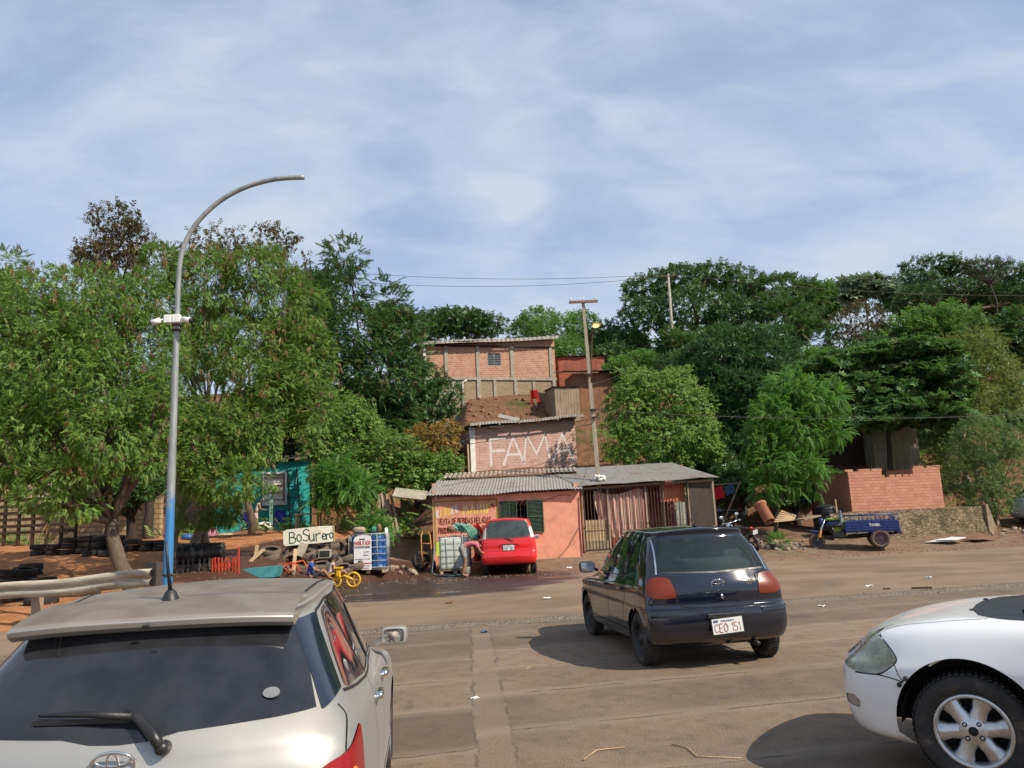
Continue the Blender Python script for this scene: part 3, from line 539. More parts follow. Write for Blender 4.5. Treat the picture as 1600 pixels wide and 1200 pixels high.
# --- barred shed with a curtain, right of the kiosk
SL = P(914, 868, 27.3); SR = P(1122, 850, 28.9)
def barred_shed():
    rz = math.atan2(SR.y-SL.y, SR.x-SL.x); Wd = (SR-SL).xy.length; z0 = .1; zt = (P(900, 762, 27.3).z-z0, P(1118, 748, 28.9).z-z0); D = 3.2
    root = thing('barred_shed', (SL.x, SL.y, z0), rz, 'lean-to shed behind iron bars with striped curtain and grey zinc roof', 'shed')
    b = MB(); b.box((Wd/2, D-.1, zt[0]/2), (Wd, .12, zt[0]+.7)); b.box((.06, D/2, zt[0]/2), (.12, D-.3, zt[0]+.2)); b.box((Wd*.52, 1.25, zt[0]/2), (Wd*.46, .1, zt[0])); b.build('back_wall', mat('dark red plaster', (.30, .075, .045), .9, .25, 3, .3), root)
    b = MB(); b.box((Wd*.09, .02, .32), (Wd*.18-.06, .14, .64)); b.box((Wd*.5, .05, .12), (Wd-.3, .20, .24)); b.build('low_wall', M_CONM, root)
    b = MB()
    for x in (.02, Wd*.185, Wd*.47, Wd*.60, Wd*.795, Wd-.02): b.bar((x, 0, .0), (x, 0, zt[0]+(zt[1]-zt[0])*x/Wd), .07)
    b.bar((0, 0, zt[0]-.05), (Wd, 0, zt[1]-.05), .07); b.build('timber_frame', M_WOOD, root)
    b = MB(); n = 34
    for i in range(n): x = Wd*.80*(i+.5)/n; b.bar((x, -.06, .3), (x, -.06, zt[0]+(zt[1]-zt[0])*x/Wd-.06), .017)
    for z in (.35, zt[0]*.46, zt[0]-.12): b.bar((0, -.08, z), (Wd*.82, -.08, z+(zt[1]-zt[0])*.5), .03, .008)
    b.build('iron_bars', M_IRON, root)
    def cur(u, v):
        x = Wd*(.095+.375*u) if True else 0; top = zt[0]-.12-.16*math.sin(math.pi*min(1, u*1.25))*(u < .8); zl = .45+.35*(1-u)
        pinch = max(0, .32-u)/.32*(1-abs(v-.0))*0
        z = top-(top-zl)*v; x += (.30*Wd*.2)*(v**1.4)*(1-u)
        return (x, .10+.045*math.sin(u*46+v*1.5)+.05*v, z)
    t = NT('striped curtain'); s = t.n('ShaderNodeSeparateXYZ'); t.l(t.tc.outputs['Object'], s.inputs[0]); st = t.math('FRACT', t.math('MULTIPLY', s.outputs[0], 7.2)); col = t.mix(t.ramp(st, .42, .58), (.62, .50, .38), (.45, .19, .16)); col = t.mix(t.ramp(t.noise(2.6, 4), .4, .7, 0, .5), col, (.55, .26, .22))
    b = MB(); b.grid(cur, 90, 14); b.build('curtain', t.end(t.bsdf(col, .95)), root)
    b = MB(); b.box((Wd*.105, .09, .98), (Wd*.16, .03, .76)); b.build('board_panel', M_WPAL, root)
    fn = lambda u, v: (v*0+Wd*.80+u, -.03+.0*v, .15+v*(zt[1]-.18)); corrugated(lambda u, v: (Wd*.805+u, -.03, .12+v), 0, Wd*.185, 0, zt[1]-.15, seed=4).build('sheet_wall', M_ZVRT, root)
    g = MB(); k = 40
    vs = []
    for j in (0, 1):
        for i in range(k+1): u = Wd*.70+Wd*.075*i/k; vs.append((u, .06+.012*math.sin(i*1.2), .3+j*1.55))
    g.add(vs, [(i, i+1, k+2+i, k+1+i) for i in range(k)], 0, True); g.build('green_panel', M_ZGRN, root)
    b = MB(); b.box((Wd*.70, .25, zt[0]-.30), (Wd*.19, .03, .62)); b.build('orange_panel', mat('orange tarpaulin', (.55, .13, .05), .8, .2, 4, .3), root)
    b = MB(); b.box((Wd*.535, .12, .62), (Wd*.15, .22, .28)); b.box((Wd*.56, .35, .80), (Wd*.20, .04, .10)); b.build('crate_shelf', M_WRED, root)
    zr = P(1000, 730, 30).z-z0; zb = max(zr, zt[0]+.55)
    f2 = lambda u, v: (u, v, zt[0]+.06+(zt[1]-zt[0])*u/Wd+(zb-zt[0])*(v+.3)/3.3); corrugated(f2, -.22, Wd+.10, -.34, 3.1, wav=.012, seed=8).build('roof', M_ZINC, root)
    b = MB(); b.tube([(Wd*.53, -.0, zt[0]-.25), (Wd*.56, -.02, zt[0]-.42), (Wd*.60, .0, zt[0]-.24)], .008, 5); b.build('cable', M_IRON, root)
barred_shed()

# --- pink brick house with the painted name
FL = P(742, 737, 36.5); FR = P(902, 724, 38.2)
def letter_house():
    rz = math.atan2(FR.y-FL.y, FR.x-FL.x); Wd = (FR-FL).xy.length; z0 = FL.z-.1; zt = (P(737, 668, 36.5).z-z0, P(897, 655, 38.2).z-z0); D = 3.6
    root = thing('brick_house', (FL.x, FL.y, z0), rz, 'small pink washed brick house with FAMA painted large in white on its wall', 'house')
    b = MB(); hole_wall(b, Wd, -1.2, zt, [], .14); b.box((Wd-.07, D/2, .5), (.14, D-.3, 3.6)); b.box((.07, D/2+.1, .5), (.14, D-.3, 3.4)); b.box((Wd/2, D, .2), (Wd-.3, .14, 3.0)); b.build('wall', M_BRKP, root)
    c = MB(); c.box((-.065, .07, zt[0]/2-.3), (.24, .20, zt[0]+.6)); c.build('corner_pillar', M_WHP, root)
    p = MB(); ex, ey = Vector((1, 0, .03)).normalized(), Vector((0, 0, 1)); h = zt[0]*.62
    for ch, x, zz, k in (('F', .155, .17, .92), ('A', .275, .18, .95), ('M', .47, .22, .97), ('A', .76, .23, .98)): write(p, ch, (Wd*x, -.002, zt[0]*zz), ex, ey, h*k, .125, .1, 0, seed=3, jit=.0, aspect=1.42 if ch == 'M' else 1.34)
    p.build('painted_letters', M_WHW, root)
    fn = lambda u, v: (u, v, zt[0]+.10+(zt[1]-zt[0])*u/Wd+.015*(v+.5)); corrugated(fn, -.3, Wd+.25, -.55, 3.6, pitch=.13, amp=.014, wav=.05, seed=5).build('roof', M_ZRUS, root)
    r = MB()
    for i in range(6): u = .15+(Wd-.3)*i/5; r.bar(Vector(fn(u, -.62))-Vector((0, 0, .09)), Vector(fn(u, 3.4))-Vector((0, 0, .09)), .07, .09)
    r.build('rafters', M_WOOD, root)
    fa = MB(); q0, q1 = Vector(fn(-.31, -.57)), Vector(fn(Wd+.26, -.57)); fa.grid(lambda u, v: tuple(q0.lerp(q1, u)+Vector((0, .014*math.sin(u*230), .05-.13*v+.03*math.sin(u*9)))), 260, 1); fa.build('fascia', M_FASC, root)
    s = MB(); s.box((Wd*.20, -.28, zt[0]-.02), (.75, .3, .03), rot=Matrix.Rotation(R(-8), 3, 'X')); s.build('awning_sheet', M_ZINC, root)
    # open lean-to on its left
    l = thing('lean_to', (FL.x-.15, FL.y+.2, z0-.15), rz, 'dark open lean-to with a sagging sheet roof left of the pink house', 'lean-to')
    [MB().bar(p_, q_, .07).build('post', M_WPAL, l) for p_, q_ in (((-.28, -.5, -.3), (-.30, -.5, 1.55)), ((-1.55, -.3, -.3), (-1.5, -.3, 1.2)), ((-1.5, .9, -.3), (-1.45, .9, 1.3)))]
    b = MB(); b.grid(lambda u, v: (-1.9+1.75*u, -.7+2.6*v, 1.42+.40*u+.1*v-.10*math.sin(3*u)), 10, 6); b.build('roof', M_ZRUS, l)
    b = MB(); b.box((-.9, 1.6, .5), (1.8, .06, 2.1)); b.build('back_screen', M_WDRK, l); b = MB(); b.bar((-2.6, -.75, -.18), (.1, -.75, -.05), .12, .16); b.build('sill_beam', M_WOOD, l)
    t = thing('table', (FL.x-1.0, FL.y-.15, z0-.15), rz, 'reddish timber table with white bowls standing in the lean-to', 'table'); b = MB(); b.box((0, 0, .72), (1.0, .6, .05)); b.build('tabletop', M_WRED, t)
    for sx in (-.42, .42):
        for sy in (-.24, .24): q = MB(); q.bar((sx*1.06, sy, -.3), (sx, sy, .70), .07); q.build('leg', M_WRED, t)
    for k in range(3): q = MB(); q.lathe([(0, .005), (.05, .005), (.10, .07), (.095, .07), (.045, .012), (0, .012)], 14); o = q.build('bowl', M_WHP, None, (FL.x-1.25+.28*k, FL.y-.15+.05*k, z0-.15+.745)); tag(o, ['white bowl at the left end of the reddish lean-to table', 'middle white bowl of three on the lean-to table', 'white bowl at the right end of the reddish lean-to table'][k], 'bowl', 'bowls on the lean-to table')
letter_house()

# --- big unplastered house higher on the slope
UL = P(663, 620, 47.5); UR = P(870, 612, 50.0)
def upper_house():
    rz = math.atan2(UR.y-UL.y, UR.x-UL.x); Wd = (UR-UL).xy.length; z0 = P(760, 637, 48.5).z-.35; zt = (P(663, 540, 47.5).z-z0, P(864, 531, 50).z-z0); D = 6; zb = P(790, 591, 48.8).z-z0
    root = thing('brick_house', (UL.x, UL.y, z0), rz, 'tall unplastered red brick house with cement columns, small window and rubble base', 'house')
    wx0, wx1 = Wd*.475, Wd*.575; wz0, wz1 = zb+(zt[0]-zb)*.42, zb+(zt[0]-zb)*.80
    b = MB(); hole_wall(b, Wd, zb, zt, [(wx0, wx1, wz0, wz1)], .16); b.box((Wd-.08, D/2, (zt[1]+zb)/2), (.16, D-.35, zt[1]-zb)); b.box((.08, D/2, (zt[0]+zb)/2), (.16, D-.35, zt[0]-zb)); b.box((Wd/2, D, (zt[0]+zb)/2), (Wd, .16, zt[0]-zb+.2)); b.build('wall', M_BRKA, root)
    b = MB(); b.box((Wd*.62, .10, zb/2-1.0), (Wd*.76, .22, zb+2.0)); b.box((Wd-.1, D/2, zb/2-1), (.2, D-.45, zb+2)); b.build('footing', M_STON, root); b = MB(); b.box((Wd*.12, .10, zb/2-1.0), (Wd*.24, .22, zb+2.0)); b.build('plastered_footing', M_CONC, root)
    c = MB()
    for x in (.165, .40, .66, .965): c.box((Wd*x, -.02, zb+(zt[0]-zb)/2+.06), (.22, .10, zt[0]-zb-.1))
    c.box((Wd/2, -.03, zb), (Wd+.04, .12, .20)); c.box((Wd*.52, -.035, zb/2-1.0), (.16, .10, zb+1.8)); c.box((Wd*.68, -.035, zb/2-1.0), (.2, .10, zb+1.8)); c.box((Wd*.40, -.035, zb/2-1.0), (.24, .12, zb+1.8)); c.box((Wd*.82, -.035, zb/2-.2), (.16, .10, zb)); c.box((Wd*.98, -.035, zb/2-.9), (.22, .12, zb+1.9)); c.build('concrete_frame', M_CONC, root)
    w = MB(); n = 7
    for i in range(n+1): z = wz0+(wz1-wz0)*i/n; w.bar((wx0, .05, z), (wx1, .05, z), .03, .05)
    for x in (wx0+.02, (wx0+wx1)/2, wx1-.02): w.bar((x, .04, wz0), (x, .04, wz1), .04, .05)
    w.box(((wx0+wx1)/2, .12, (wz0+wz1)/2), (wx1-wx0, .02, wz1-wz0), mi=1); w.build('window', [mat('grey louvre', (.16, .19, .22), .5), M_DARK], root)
    fn = lambda u, v: (u, v, zt[0]+.12+(zt[1]-zt[0])*u/Wd+.10*math.sin(u*1.1)*.3+(.085)*(v+.5)); corrugated(fn, -.35, Wd+.1, -.5, 6.4, pitch=.18, amp=.018, wav=.06, seed=12).build('roof', M_ZRUS, root)
    b = MB(); b.box((Wd/2, .0, zt[0]+.03), (Wd, .12, .12)); b.build('roof_beam', M_WDRK, root); b = MB(); q0, q1 = Vector(fn(-.36, -.52)), Vector(fn(Wd+.12, -.52)); b.grid(lambda u, v: tuple(q0.lerp(q1, u)+Vector((0, .015*math.sin(u*190), .04-.20*v+.03*math.sin(u*7)))), 240, 1); b.build('fascia', M_FASC, root)
    p = MB(); p.tube([(Wd*.275, -.12, -.4), (Wd*.28, -.12, zb-.25), (Wd*.31, -.10, zb-.12)], .05, 8); p.build('drain_pipe', M_WHP, root)
    d = MB(); d.box((.06, -.06, zb+.9), (.16, .1, 2.0)); d.build('door_jamb', M_WHP, root)
upper_house()

# --- board shacks right of it
def plank_shack(name, u0, u1, v0, vt, Y, label, m, roofm, depth=2.2, over=.2, slope=.08, boards=.16, drop=1.2, mi2=None):
    a, c = P(u0, v0, Y), P(u1, v0-(u1-u0)*.045, Y+.4); rz = math.atan2(c.y-a.y, c.x-a.x); Wd = (c-a).xy.length; H = P(u0, vt, Y).z-a.z
    root = thing(name, a, rz, label, 'shack'); b = MB(); rn = random.Random(int(u0)); n = max(3, int(Wd/boards))
    for i in range(n): x = Wd*(i+.5)/n; b.box((x, rn.uniform(-.008, .008), (H-drop)/2+rn.uniform(-.03, .03)), (Wd/n-.008, .025, H+drop))
    for s in (0, 1):
        for i in range(int(depth/boards)): b.box((Wd*s+(.012 if s else -.012), .03+boards*(i+.5), (H-drop)/2), (.025, boards-.008, H+drop))
    b.box((Wd/2, depth, (H-drop)/2), (Wd, .03, H+drop)); b.build('wall', m, root)
    fn = lambda u, v: (u, v, H+.04+slope*(v+over)); corrugated(fn, -over, Wd+over, -over, depth+over, pitch=.13, amp=.014, wav=.03, seed=int(u0)).build('roof', roofm, root)
    return root, Wd, H
plank_shack('plank_shack', 868, 906, 640, 605, 44, 'narrow shack of bare upright boards with junk on its flat roof', M_WOOD, M_ZRUS, 1.8, .12, .02)
plank_shack('board_shack', 899, 962, 628, 583, 46, 'reddish board shack under a wide grey lean-to roof behind the pole', M_WRED, M_ZINC, 2.4, .7, .16, .3)
plank_shack('roof_shack', 873, 945, 585, 558, 51, 'dark red shack with a thin flat roof beside the tall brick house', mat('red oxide boards', (.30, .085, .045), .85, .3, 3, .2), M_ZRUS, 2.6, .2, .02, .5)
def gable_roof():
    c = P(1030, 556, 54); root = thing('gabled_house', (c.x, c.y, hz_(c.x, c.y)), R(8), 'small house almost hidden by trees, only its brown gable roof showing', 'house'); z = c.z-hz_(c.x, c.y)
    b = MB(); b.box((0, 1.5, z/2-.2), (2.6, 3, z-.2)); b.build('wall', M_BRKA, root); b = MB()
    for s in (-1, 1): b.add([(0, -.4, z+.75), (0, 3.4, z+.75), (s*1.7, 3.4, z-.35), (s*1.7, -.4, z-.35), (0, -.4, z+.68), (0, 3.4, z+.68), (s*1.7, 3.4, z-.42), (s*1.7, -.4, z-.42)], [(0, 1, 2, 3), (4, 5, 6, 7), (0, 3, 7, 4), (2, 3, 7, 6)])
    b.build('roof', M_TILB, root)
gable_roof()

# --- turquoise house on the left terrace
def turquoise_house():
    a, c = P(335, 836, 33.2), P(487, 822, 34.6); rz = math.atan2(c.y-a.y, c.x-a.x); Wd = (c-a).xy.length; z0 = 1.35; zt = (P(420, 742, 33.5).z-z0, P(487, 716, 34.6).z-z0); D = 4
    root = thing('turquoise_house', (a.x, a.y, z0), rz, 'turquoise plastered house with white framed window half hidden by foliage', 'house'); X0, X1 = Wd*.50, Wd*.71; Z0, Z1 = zt[1]*.42, zt[1]*.80
    b = MB(); hole_wall(b, Wd, -.5, (zt[1]-.5, zt[1]), [(X0, X1, Z0, Z1)], .15); b.box((Wd-.075, D/2, zt[1]/2-.2), (.15, D-.3, zt[1]+.3)); b.box((.075, D/2, zt[1]/2-.4), (.15, D-.3, zt[1]-.2)); b.box((Wd/2, D, zt[1]/2), (Wd, .15, zt[1])); b.build('wall', M_TURQ, root)
    f = MB(); f.bar((X0, -.04, Z0-.04), (X1, -.04, Z0-.04), .10, .10); f.bar((X0, -.04, Z1+.04), (X1, -.04, Z1+.04), .10, .08); f.bar((X0-.05, -.04, Z0-.09), (X0-.05, -.04, Z1+.08), .10, .08); f.bar((X1+.05, -.04, Z0-.09), (X1+.05, -.04, Z1+.08), .10, .08)
    fo = f.build('window_frame', M_WHP, root); g = MB(); g.box(((X0+X1)/2, .05, (Z0+Z1)/2), (X1-X0-.02, .02, Z1-Z0-.02)); g.build('blind', mat('white blind', (.75, .72, .66), .8, .08), fo); g = MB()
    for i in range(4): z = Z0+(Z1-Z0)*(i+.5)/4; g.bar((X0, .0, z), (X1, .0, z), .05, .02)
    g.bar((X1-.04, .0, Z0), (X1-.04, .0, Z1), .06, .03); g.build('shutter_slats', M_WRED, fo)
    fn = lambda u, v: (u, v, zt[1]-.40+.40*u/Wd+.1+.1*v); corrugated(fn, -.2, Wd+.25, -.35, D+.2, pitch=.14, amp=.015, seed=6).build('roof', M_ZRUS, root)
    b = MB(); b.bar((Wd+.05, -.06, 0), (Wd+.05, -.06, zt[1]-.2), .10); b.build('corner_post', M_WRED, root)
    L_ = thing('ladder', (0, 0, 0), 0, 'thin dark ladder leaning on the turquoise wall', 'ladder'); q = MB(); p0, p1 = root.matrix_basis @ Vector((Wd*.80, -.55, 0)), root.matrix_basis @ Vector((Wd*.76, -.06, zt[1]*.86)); ex = Vector((math.cos(rz), math.sin(rz), 0))*.22
    M = Matrix.Translation(a.xy.to_3d()+Vector((0, 0, z0))) @ Matrix.Rotation(rz, 4, 'Z'); p0, p1 = M @ Vector((Wd*.82, -.6, .05)), M @ Vector((Wd*.79, -.06, zt[1]*.85))
    for s in (-1, 1): r_ = MB(); r_.bar(p0+ex*s, p1+ex*s*.9, .05); r_.build('side_rail', M_WDRK, L_)
    for i in range(8): r_ = MB(); f_ = (i+.6)/8.2; c_ = p0+(p1-p0)*f_; r_.bar(c_-ex, c_+ex, .03); r_.build('rung', M_WDRK, L_)
turquoise_house()

# --- unfinished brick enclosure and its old footing, right
def enclosure():
    a, c, e = P(1332, 800, 29.6), P(1476, 790, 30.6), P(1268, 792, 32.5); z0 = a.z; z1 = P(1330, 737, 29.6).z; zr = P(1470, 729, 30.6).z; rz = math.atan2(c.y-a.y, c.x-a.x); Wd = (c-a).xy.length
    root = thing('brick_enclosure', (a.x, a.y, z0), rz, 'roofless enclosure of new pink brick with a notch in its top edge', 'wall'); b = MB(); h = z1-z0; n0, n1 = Wd*.36, Wd*.70
    hole_wall(b, Wd, -.35, (h, zr-z0), [], .15)
    b.v = []; b.f = []; b.m = []; b.sm = []
    for xa, xb, hh in ((0, n0, h), (n0, n1, h-.26), (n1, Wd, h+.05)): hole_wall_b = [(xa, 0, -.35), (xb, 0, -.35), (xb, .15, -.35), (xa, .15, -.35), (xa, 0, hh), (xb, 0, hh), (xb, .15, hh), (xa, .15, hh)]; b.add(hole_wall_b, [(3, 2, 1, 0), (4, 5, 6, 7), (0, 1, 5, 4), (1, 2, 6, 5), (2, 3, 7, 6), (3, 0, 4, 7)])
    M = Matrix.Rotation(-rz, 3, 'Z'); ev = M @ Vector((e.x-a.x, e.y-a.y, 0)); d = ev.normalized(); nn = Vector((d.y, -d.x, 0)); L_ = ev.length
    pts = [d*.153, d*L_, d*L_+nn*.15, d*.153+nn*.15]; 
    b.add([Vector((p.x, p.y, -.4)) for p in pts]+[Vector((p.x, p.y, h-.02)) for p in pts], [(3, 2, 1, 0), (4, 5, 6, 7), (0, 1, 5, 4), (1, 2, 6, 5), (2, 3, 7, 6), (3, 0, 4, 7)])
    b.box((Wd-.075, 1.5, h/2-.1), (.15, 2.68, h+.4)); b.build('wall', M_BRKE, root)
    t = MB(); rn = random.Random(5)
    for i in range(26):
        x = rn.uniform(0, Wd); hh = h if x < n0 else (h-.26 if x < n1 else h+.05)
        t.box((x, .075, hh+.045), (.24, .13, .09), rz=rn.uniform(-.05, .05))
    t.build('loose_top_bricks', M_BRKE, root)
    f0, f1 = P(1300, 835, 28.9), P(1541, 822, 30.6); rz2 = math.atan2(f1.y-f0.y, f1.x-f0.x); W2 = (f1-f0).xy.length; ft = MB(); zt = P(1400, 797, 29.4).z
    o = thing('retaining_wall', (f0.x, f0.y, f0.z-.3), rz2, 'old mossy rubble and concrete footing wall under the pink brick', 'wall'); hh = zt-f0.z+.3
    def fw(u, v): x = W2*u; z = hh*v; return (x, -.10*(1-v)+.07*float(vnoise(x, z, .35, 4))+.04*float(vnoise(x, z, .12, 5)), z+(.05*float(vnoise(x, 0, .3, 6)) if v == 1 else 0))
    ft.grid(fw, 110, 26); ft.grid(lambda u, v: (W2*u, .55*v, hh+.05*float(vnoise(W2*u, 0, .3, 6))-.01*v), 110, 3); ft.add([(W2, -.1, 0), (W2, .55, 0), (W2, .55, hh), (W2, 0, hh)], [(0, 1, 2, 3)]); ft.build('rubble_face', M_STOM, o); k = MB(); k.prism([(0, 0), (.42, 0), (.10, hh+.06), (0, hh+.06)], (W2-.02, -.14, 0), (1, 0, 0), (0, 0, 1), (0, 1, 0), .7); k.build('end_buttress', M_CONM, o)
enclosure()
# grey tin shed beneath the almond tree
plank_shack('tin_shed', 1368, 1440, 735, 655, 38.5, 'grey and ochre tin shed in the shade behind the brick enclosure', metalsheet('ochre grey tin', (.36, .33, .25), (.36, .24, .11), .6, True), M_ZRUS, 2.5, .3, .06, .4)
plank_shack('dark_shack', 1296, 1362, 738, 662, 38.8, 'blackened board shack left of the ochre tin shed', M_WDRK, M_ZRUS, 2.5, .3, .05, .25)

# --- street furniture of the setting: lamp post, poles, guard rail
def lamp_post():
    base = P(262, 905, 13.4); zg = hz_(base.x, base.y)-.1; t = NT('galvanised post paint'); s = t.n('ShaderNodeSeparateXYZ'); t.l(t.tc.outputs['Object'], s.inputs[0]); n = t.noise(9, 5, .7, sc=(1, 1, .25)); f = t.ramp(t.math('ADD', s.outputs[2], t.math('MULTIPLY', t.math('SUBTRACT', n, .5), 1.1)), 2.65, 2.15)
    col = t.mix(f, t.mix(t.ramp(n, .3, .7), (.23, .25, .25), (.36, .37, .36)), (.055, .235, .50)); col = t.mix(t.ramp(n, .6, .75, 0, .6), col, (.30, .33, .34)); m = t.end(t.bsdf(col, .5, t.bump(n, .1, .01), .3))
    top = P(279, 440, 13.4); arc = [P(*q, 13.4) for q in ((283, 400), (293, 372), (312, 343), (345, 313), (385, 292), (430, 280), (475, 277))]
    root = thing('lamp_post', (base.x, base.y, zg), 0, 'curved galvanised lamp post with blue painted foot and no lantern', 'lamp post'); O = Vector((base.x, base.y, zg))
    lo = base-(top-base)*.4; lo = base+(lo-base)*((zg-base.z)/(lo.z-base.z))
    b = MB(); k = 10; pts = [lo-O+(top-lo)*i/k for i in range(k+1)]+[p-O for p in arc]
    fine = []; n_ = len(pts)
    for i in range(n_-1):
        p0, p1, p2, p3 = pts[max(i-1, 0)], pts[i], pts[i+1], pts[min(i+2, n_-1)]
        for j in range(5): u = j/5; fine.append(.5*((2*p1)+(p2-p0)*u+(2*p0-5*p1+4*p2-p3)*u*u+(3*p1-p0-3*p2+p3)*u**3))
    fine.append(pts[-1]); K = len(fine); rad = [max(.044, .088-.048*(i/(K*.62))) for i in range(K)]
    b.tube(fine, rad, 16); b.build('post', m, root)
    b = MB(); c = P(276, 512, 13.4)-O
    for z in (-.05, .05): b.tube([c+Vector((0, 0, z-.02)), c+Vector((0, 0, z+.02))], .085, 14)
    q = P(262, 898, 13.4)-O; b.tube([q-Vector((0, 0, .02)), q+Vector((0, 0, .02))], .098, 14); b.build('strap', M_IRON, root)
    cc = P(274, 501, 13.4)
    for s, lab in ((-1, 'white security camera pointing left from the lamp post'), (1, 'white security camera pointing right from the lamp post')):
        r = thing('security_camera', (cc.x, cc.y-.09, cc.z), 0, lab, 'camera', 'cameras on the lamp post'); x = MB(); x.box((s*.075, -.02, .0), (.14, .10, .15)); x.build('junction_box', M_CAMW, r, bevel=.012); x = MB(); x.tube([(s*.14, -.03, 0), (s*.20, -.05, -.02)], .018, 8); x.build('arm', M_CAMW, r)
        d = Vector((s*.9, -.25, -.32 if s < 0 else -.22)).normalized(); p = Vector((s*.20, -.05, -.02)); x = MB(); x.tube([p, p+d*.16], [.050, .052], 14); cb_ = x.build('housing', M_CAMW, r); x = MB(); x.tube([p+d*.158, p+d*.185], [.047, .046], 14); x.build('lens', M_TRM, cb_)
lamp_post()
def utility_pole():
    b0, tp = P(935, 748, 27.8), P(911, 472, 27.8); zg = hz_(b0.x, b0.y)-.3; d = (tp-b0)/(tp.z-b0.z); ft = b0-d*(b0.z-zg); root = thing('utility_pole', ft, 0, 'leaning concrete utility pole rising through the shed roof with a crossarm', 'utility pole')
    b = MB(); b.bar((0, 0, 0), tp-ft, .17, .14, up=(0, 1, 0)); vs = b.v
    for i in range(4, 8): c = tp-ft; vs[i] = tuple(c+(Vector(vs[i])-c)*.62)
    b.build('pole', mat('weathered pole concrete', (.36, .32, .24), .9, .25, 3, .4, dirt=(.14, .11, .08), dirt_amt=.5, sc=(3, 3, .4)), root)
    a, c = P(889, 472.5, 27.7)-ft, P(934, 470.5, 27.7)-ft; x = MB(); x.bar(a, c, .07, .09); x.build('crossarm', M_WRED, root)
    for k, f in enumerate((.08, .5, .93)): i_ = MB(); q = a+(c-a)*f; i_.lathe([(0, .13), (.025, .12), (.03, .06), (.014, .05), (.012, 0)], 10, Matrix.Translation(q+Vector((0, 0, .04)))); i_.build('insulator', M_CAMW, root)
    for u, v in ((927, 640), (929, 652), (920, 585)): y = MB(); q = P(u, v, 27.7)-ft; y.box(q, (.22, .19, .04)); y.build('strap', M_IRON, root)
    w = MB(); q = P(935, 748, 27.7)-ft; rn = random.Random(2)
    for i in range(12): cushion(w, q+Vector((rn.uniform(-.12, .2), rn.uniform(-.12, .05), rn.uniform(-.05, .16))), (.14, .14, .10), .9, 6)
    w.build('sealing_foam', M_WHP, root)
    # lit lantern on a bent pipe
    l = thing('street_lamp', ft, 0, 'lit street lantern on a bent rusty pipe fixed to the leaning pole', 'street lamp'); y = MB(); p = [P(924, 598, 27.65)-ft, P(924, 560, 27.6)-ft, P(925, 520, 27.55)-ft, P(927, 511, 27.4)-ft]; y.tube(p, .028, 8); y.build('pipe', mat('rusty pipe', (.12, .06, .035), .7), l)
    h = P(931, 509, 27.1)-ft; y = MB(); y.grid(lambda u, v: tuple(h+Vector((.17*(u-.5)*2, .30*(v-.5)*2, .10*math.sqrt(max(0, 1-(2*u-1)**2))*(.6+.4*v)))), 10, 8); y.build('housing', mat('lantern shell', (.30, .27, .20), .6), l)
    t = NT('lit lamp bowl'); em = t.n('ShaderNodeEmission'); em.inputs[0].default_value = (1, .62, .22, 1); em.inputs[1].default_value = 2.2; m = t.end(em.outputs[0]); y = MB(); cushion(y, h+Vector((0, -.02, -.01)), (.24, .34, .10), .8, 10); y.build('bulb_bowl', m, l)
utility_pole()
def far_pole(u, vb, vt, Y, w, label):
    b, t = P(u, vb, Y), P(u-3, vt, Y); g = hz_(b.x, b.y); r = thing('utility_pole', (b.x, b.y, g-.2), 0, label, 'utility pole'); o = Vector((b.x, b.y, g-.2)); m = MB(); m.tube([(0, 0, 0), t-o], [w, w*.7], 8); m.build('pole', M_CONC, r); m = MB(); m.bar(t-o+Vector((-.5, 0, -.15)), t-o+Vector((.5, 0, -.12)), .08); m.build('crossarm', M_WRED, r); return t
TP2 = far_pole(1047, 495, 428, 52, .12, 'far utility pole standing out of the dark hilltop trees')
far_pole(1213, 515, 490, 56, .10, 'short grey pole top between dark tree crowns')
def guard_rail():
    a0, a1 = P(-40, 916, 15.6), P(238, 889, 13.9); zt0, zt1 = a0.z, a1.z; root = thing('guard_rail', (0, 0, 0), 0, 'dirty white corrugated guard rail along the red earth bank', 'guard rail'); b = MB(); d = (a1-a0); n = Vector((d.y, -d.x, 0)).normalized()
    prof = [(0, 0), (.05, -.035), (.06, -.075), (.05, -.115), (0, -.155), (.0, -.165), (.05, -.20), (.06, -.24), (.05, -.28), (0, -.315)]
    def f(u, v): k = v*(len(prof)-1); i = min(int(k), len(prof)-2); q = k-i; o_, z = prof[i][0]*(1-q)+prof[i+1][0]*q, prof[i][1]*(1-q)+prof[i+1][1]*q; p = a0+d*u; return (p.x+n.x*o_, p.y+n.y*o_, p.z+z+.02*math.sin(u*9))
    b.grid(f, 30, 27); m = mat('dirty white rail', (.50, .44, .33), .85, .25, 2.5, .25, 0, dirt=(.22, .14, .085), dirt_amt=.85, sc=(.6, .6, 4)); b.build('beam', m, root)
    for k, u in enumerate((.03, .36, .68, .985)): p = a0+d*u; q = MB(); w_ = .15 if k < 3 else .26; q.box((p.x-n.x*.10, p.y-n.y*.10, p.z-.60+(.22 if k == 3 else 0)), (w_, .14, 1.0), rz=math.atan2(d.y, d.x)); q.build('post', M_WOOD if k < 3 else mat('tarred post', (.06, .05, .045), .9), root)
guard_rail()
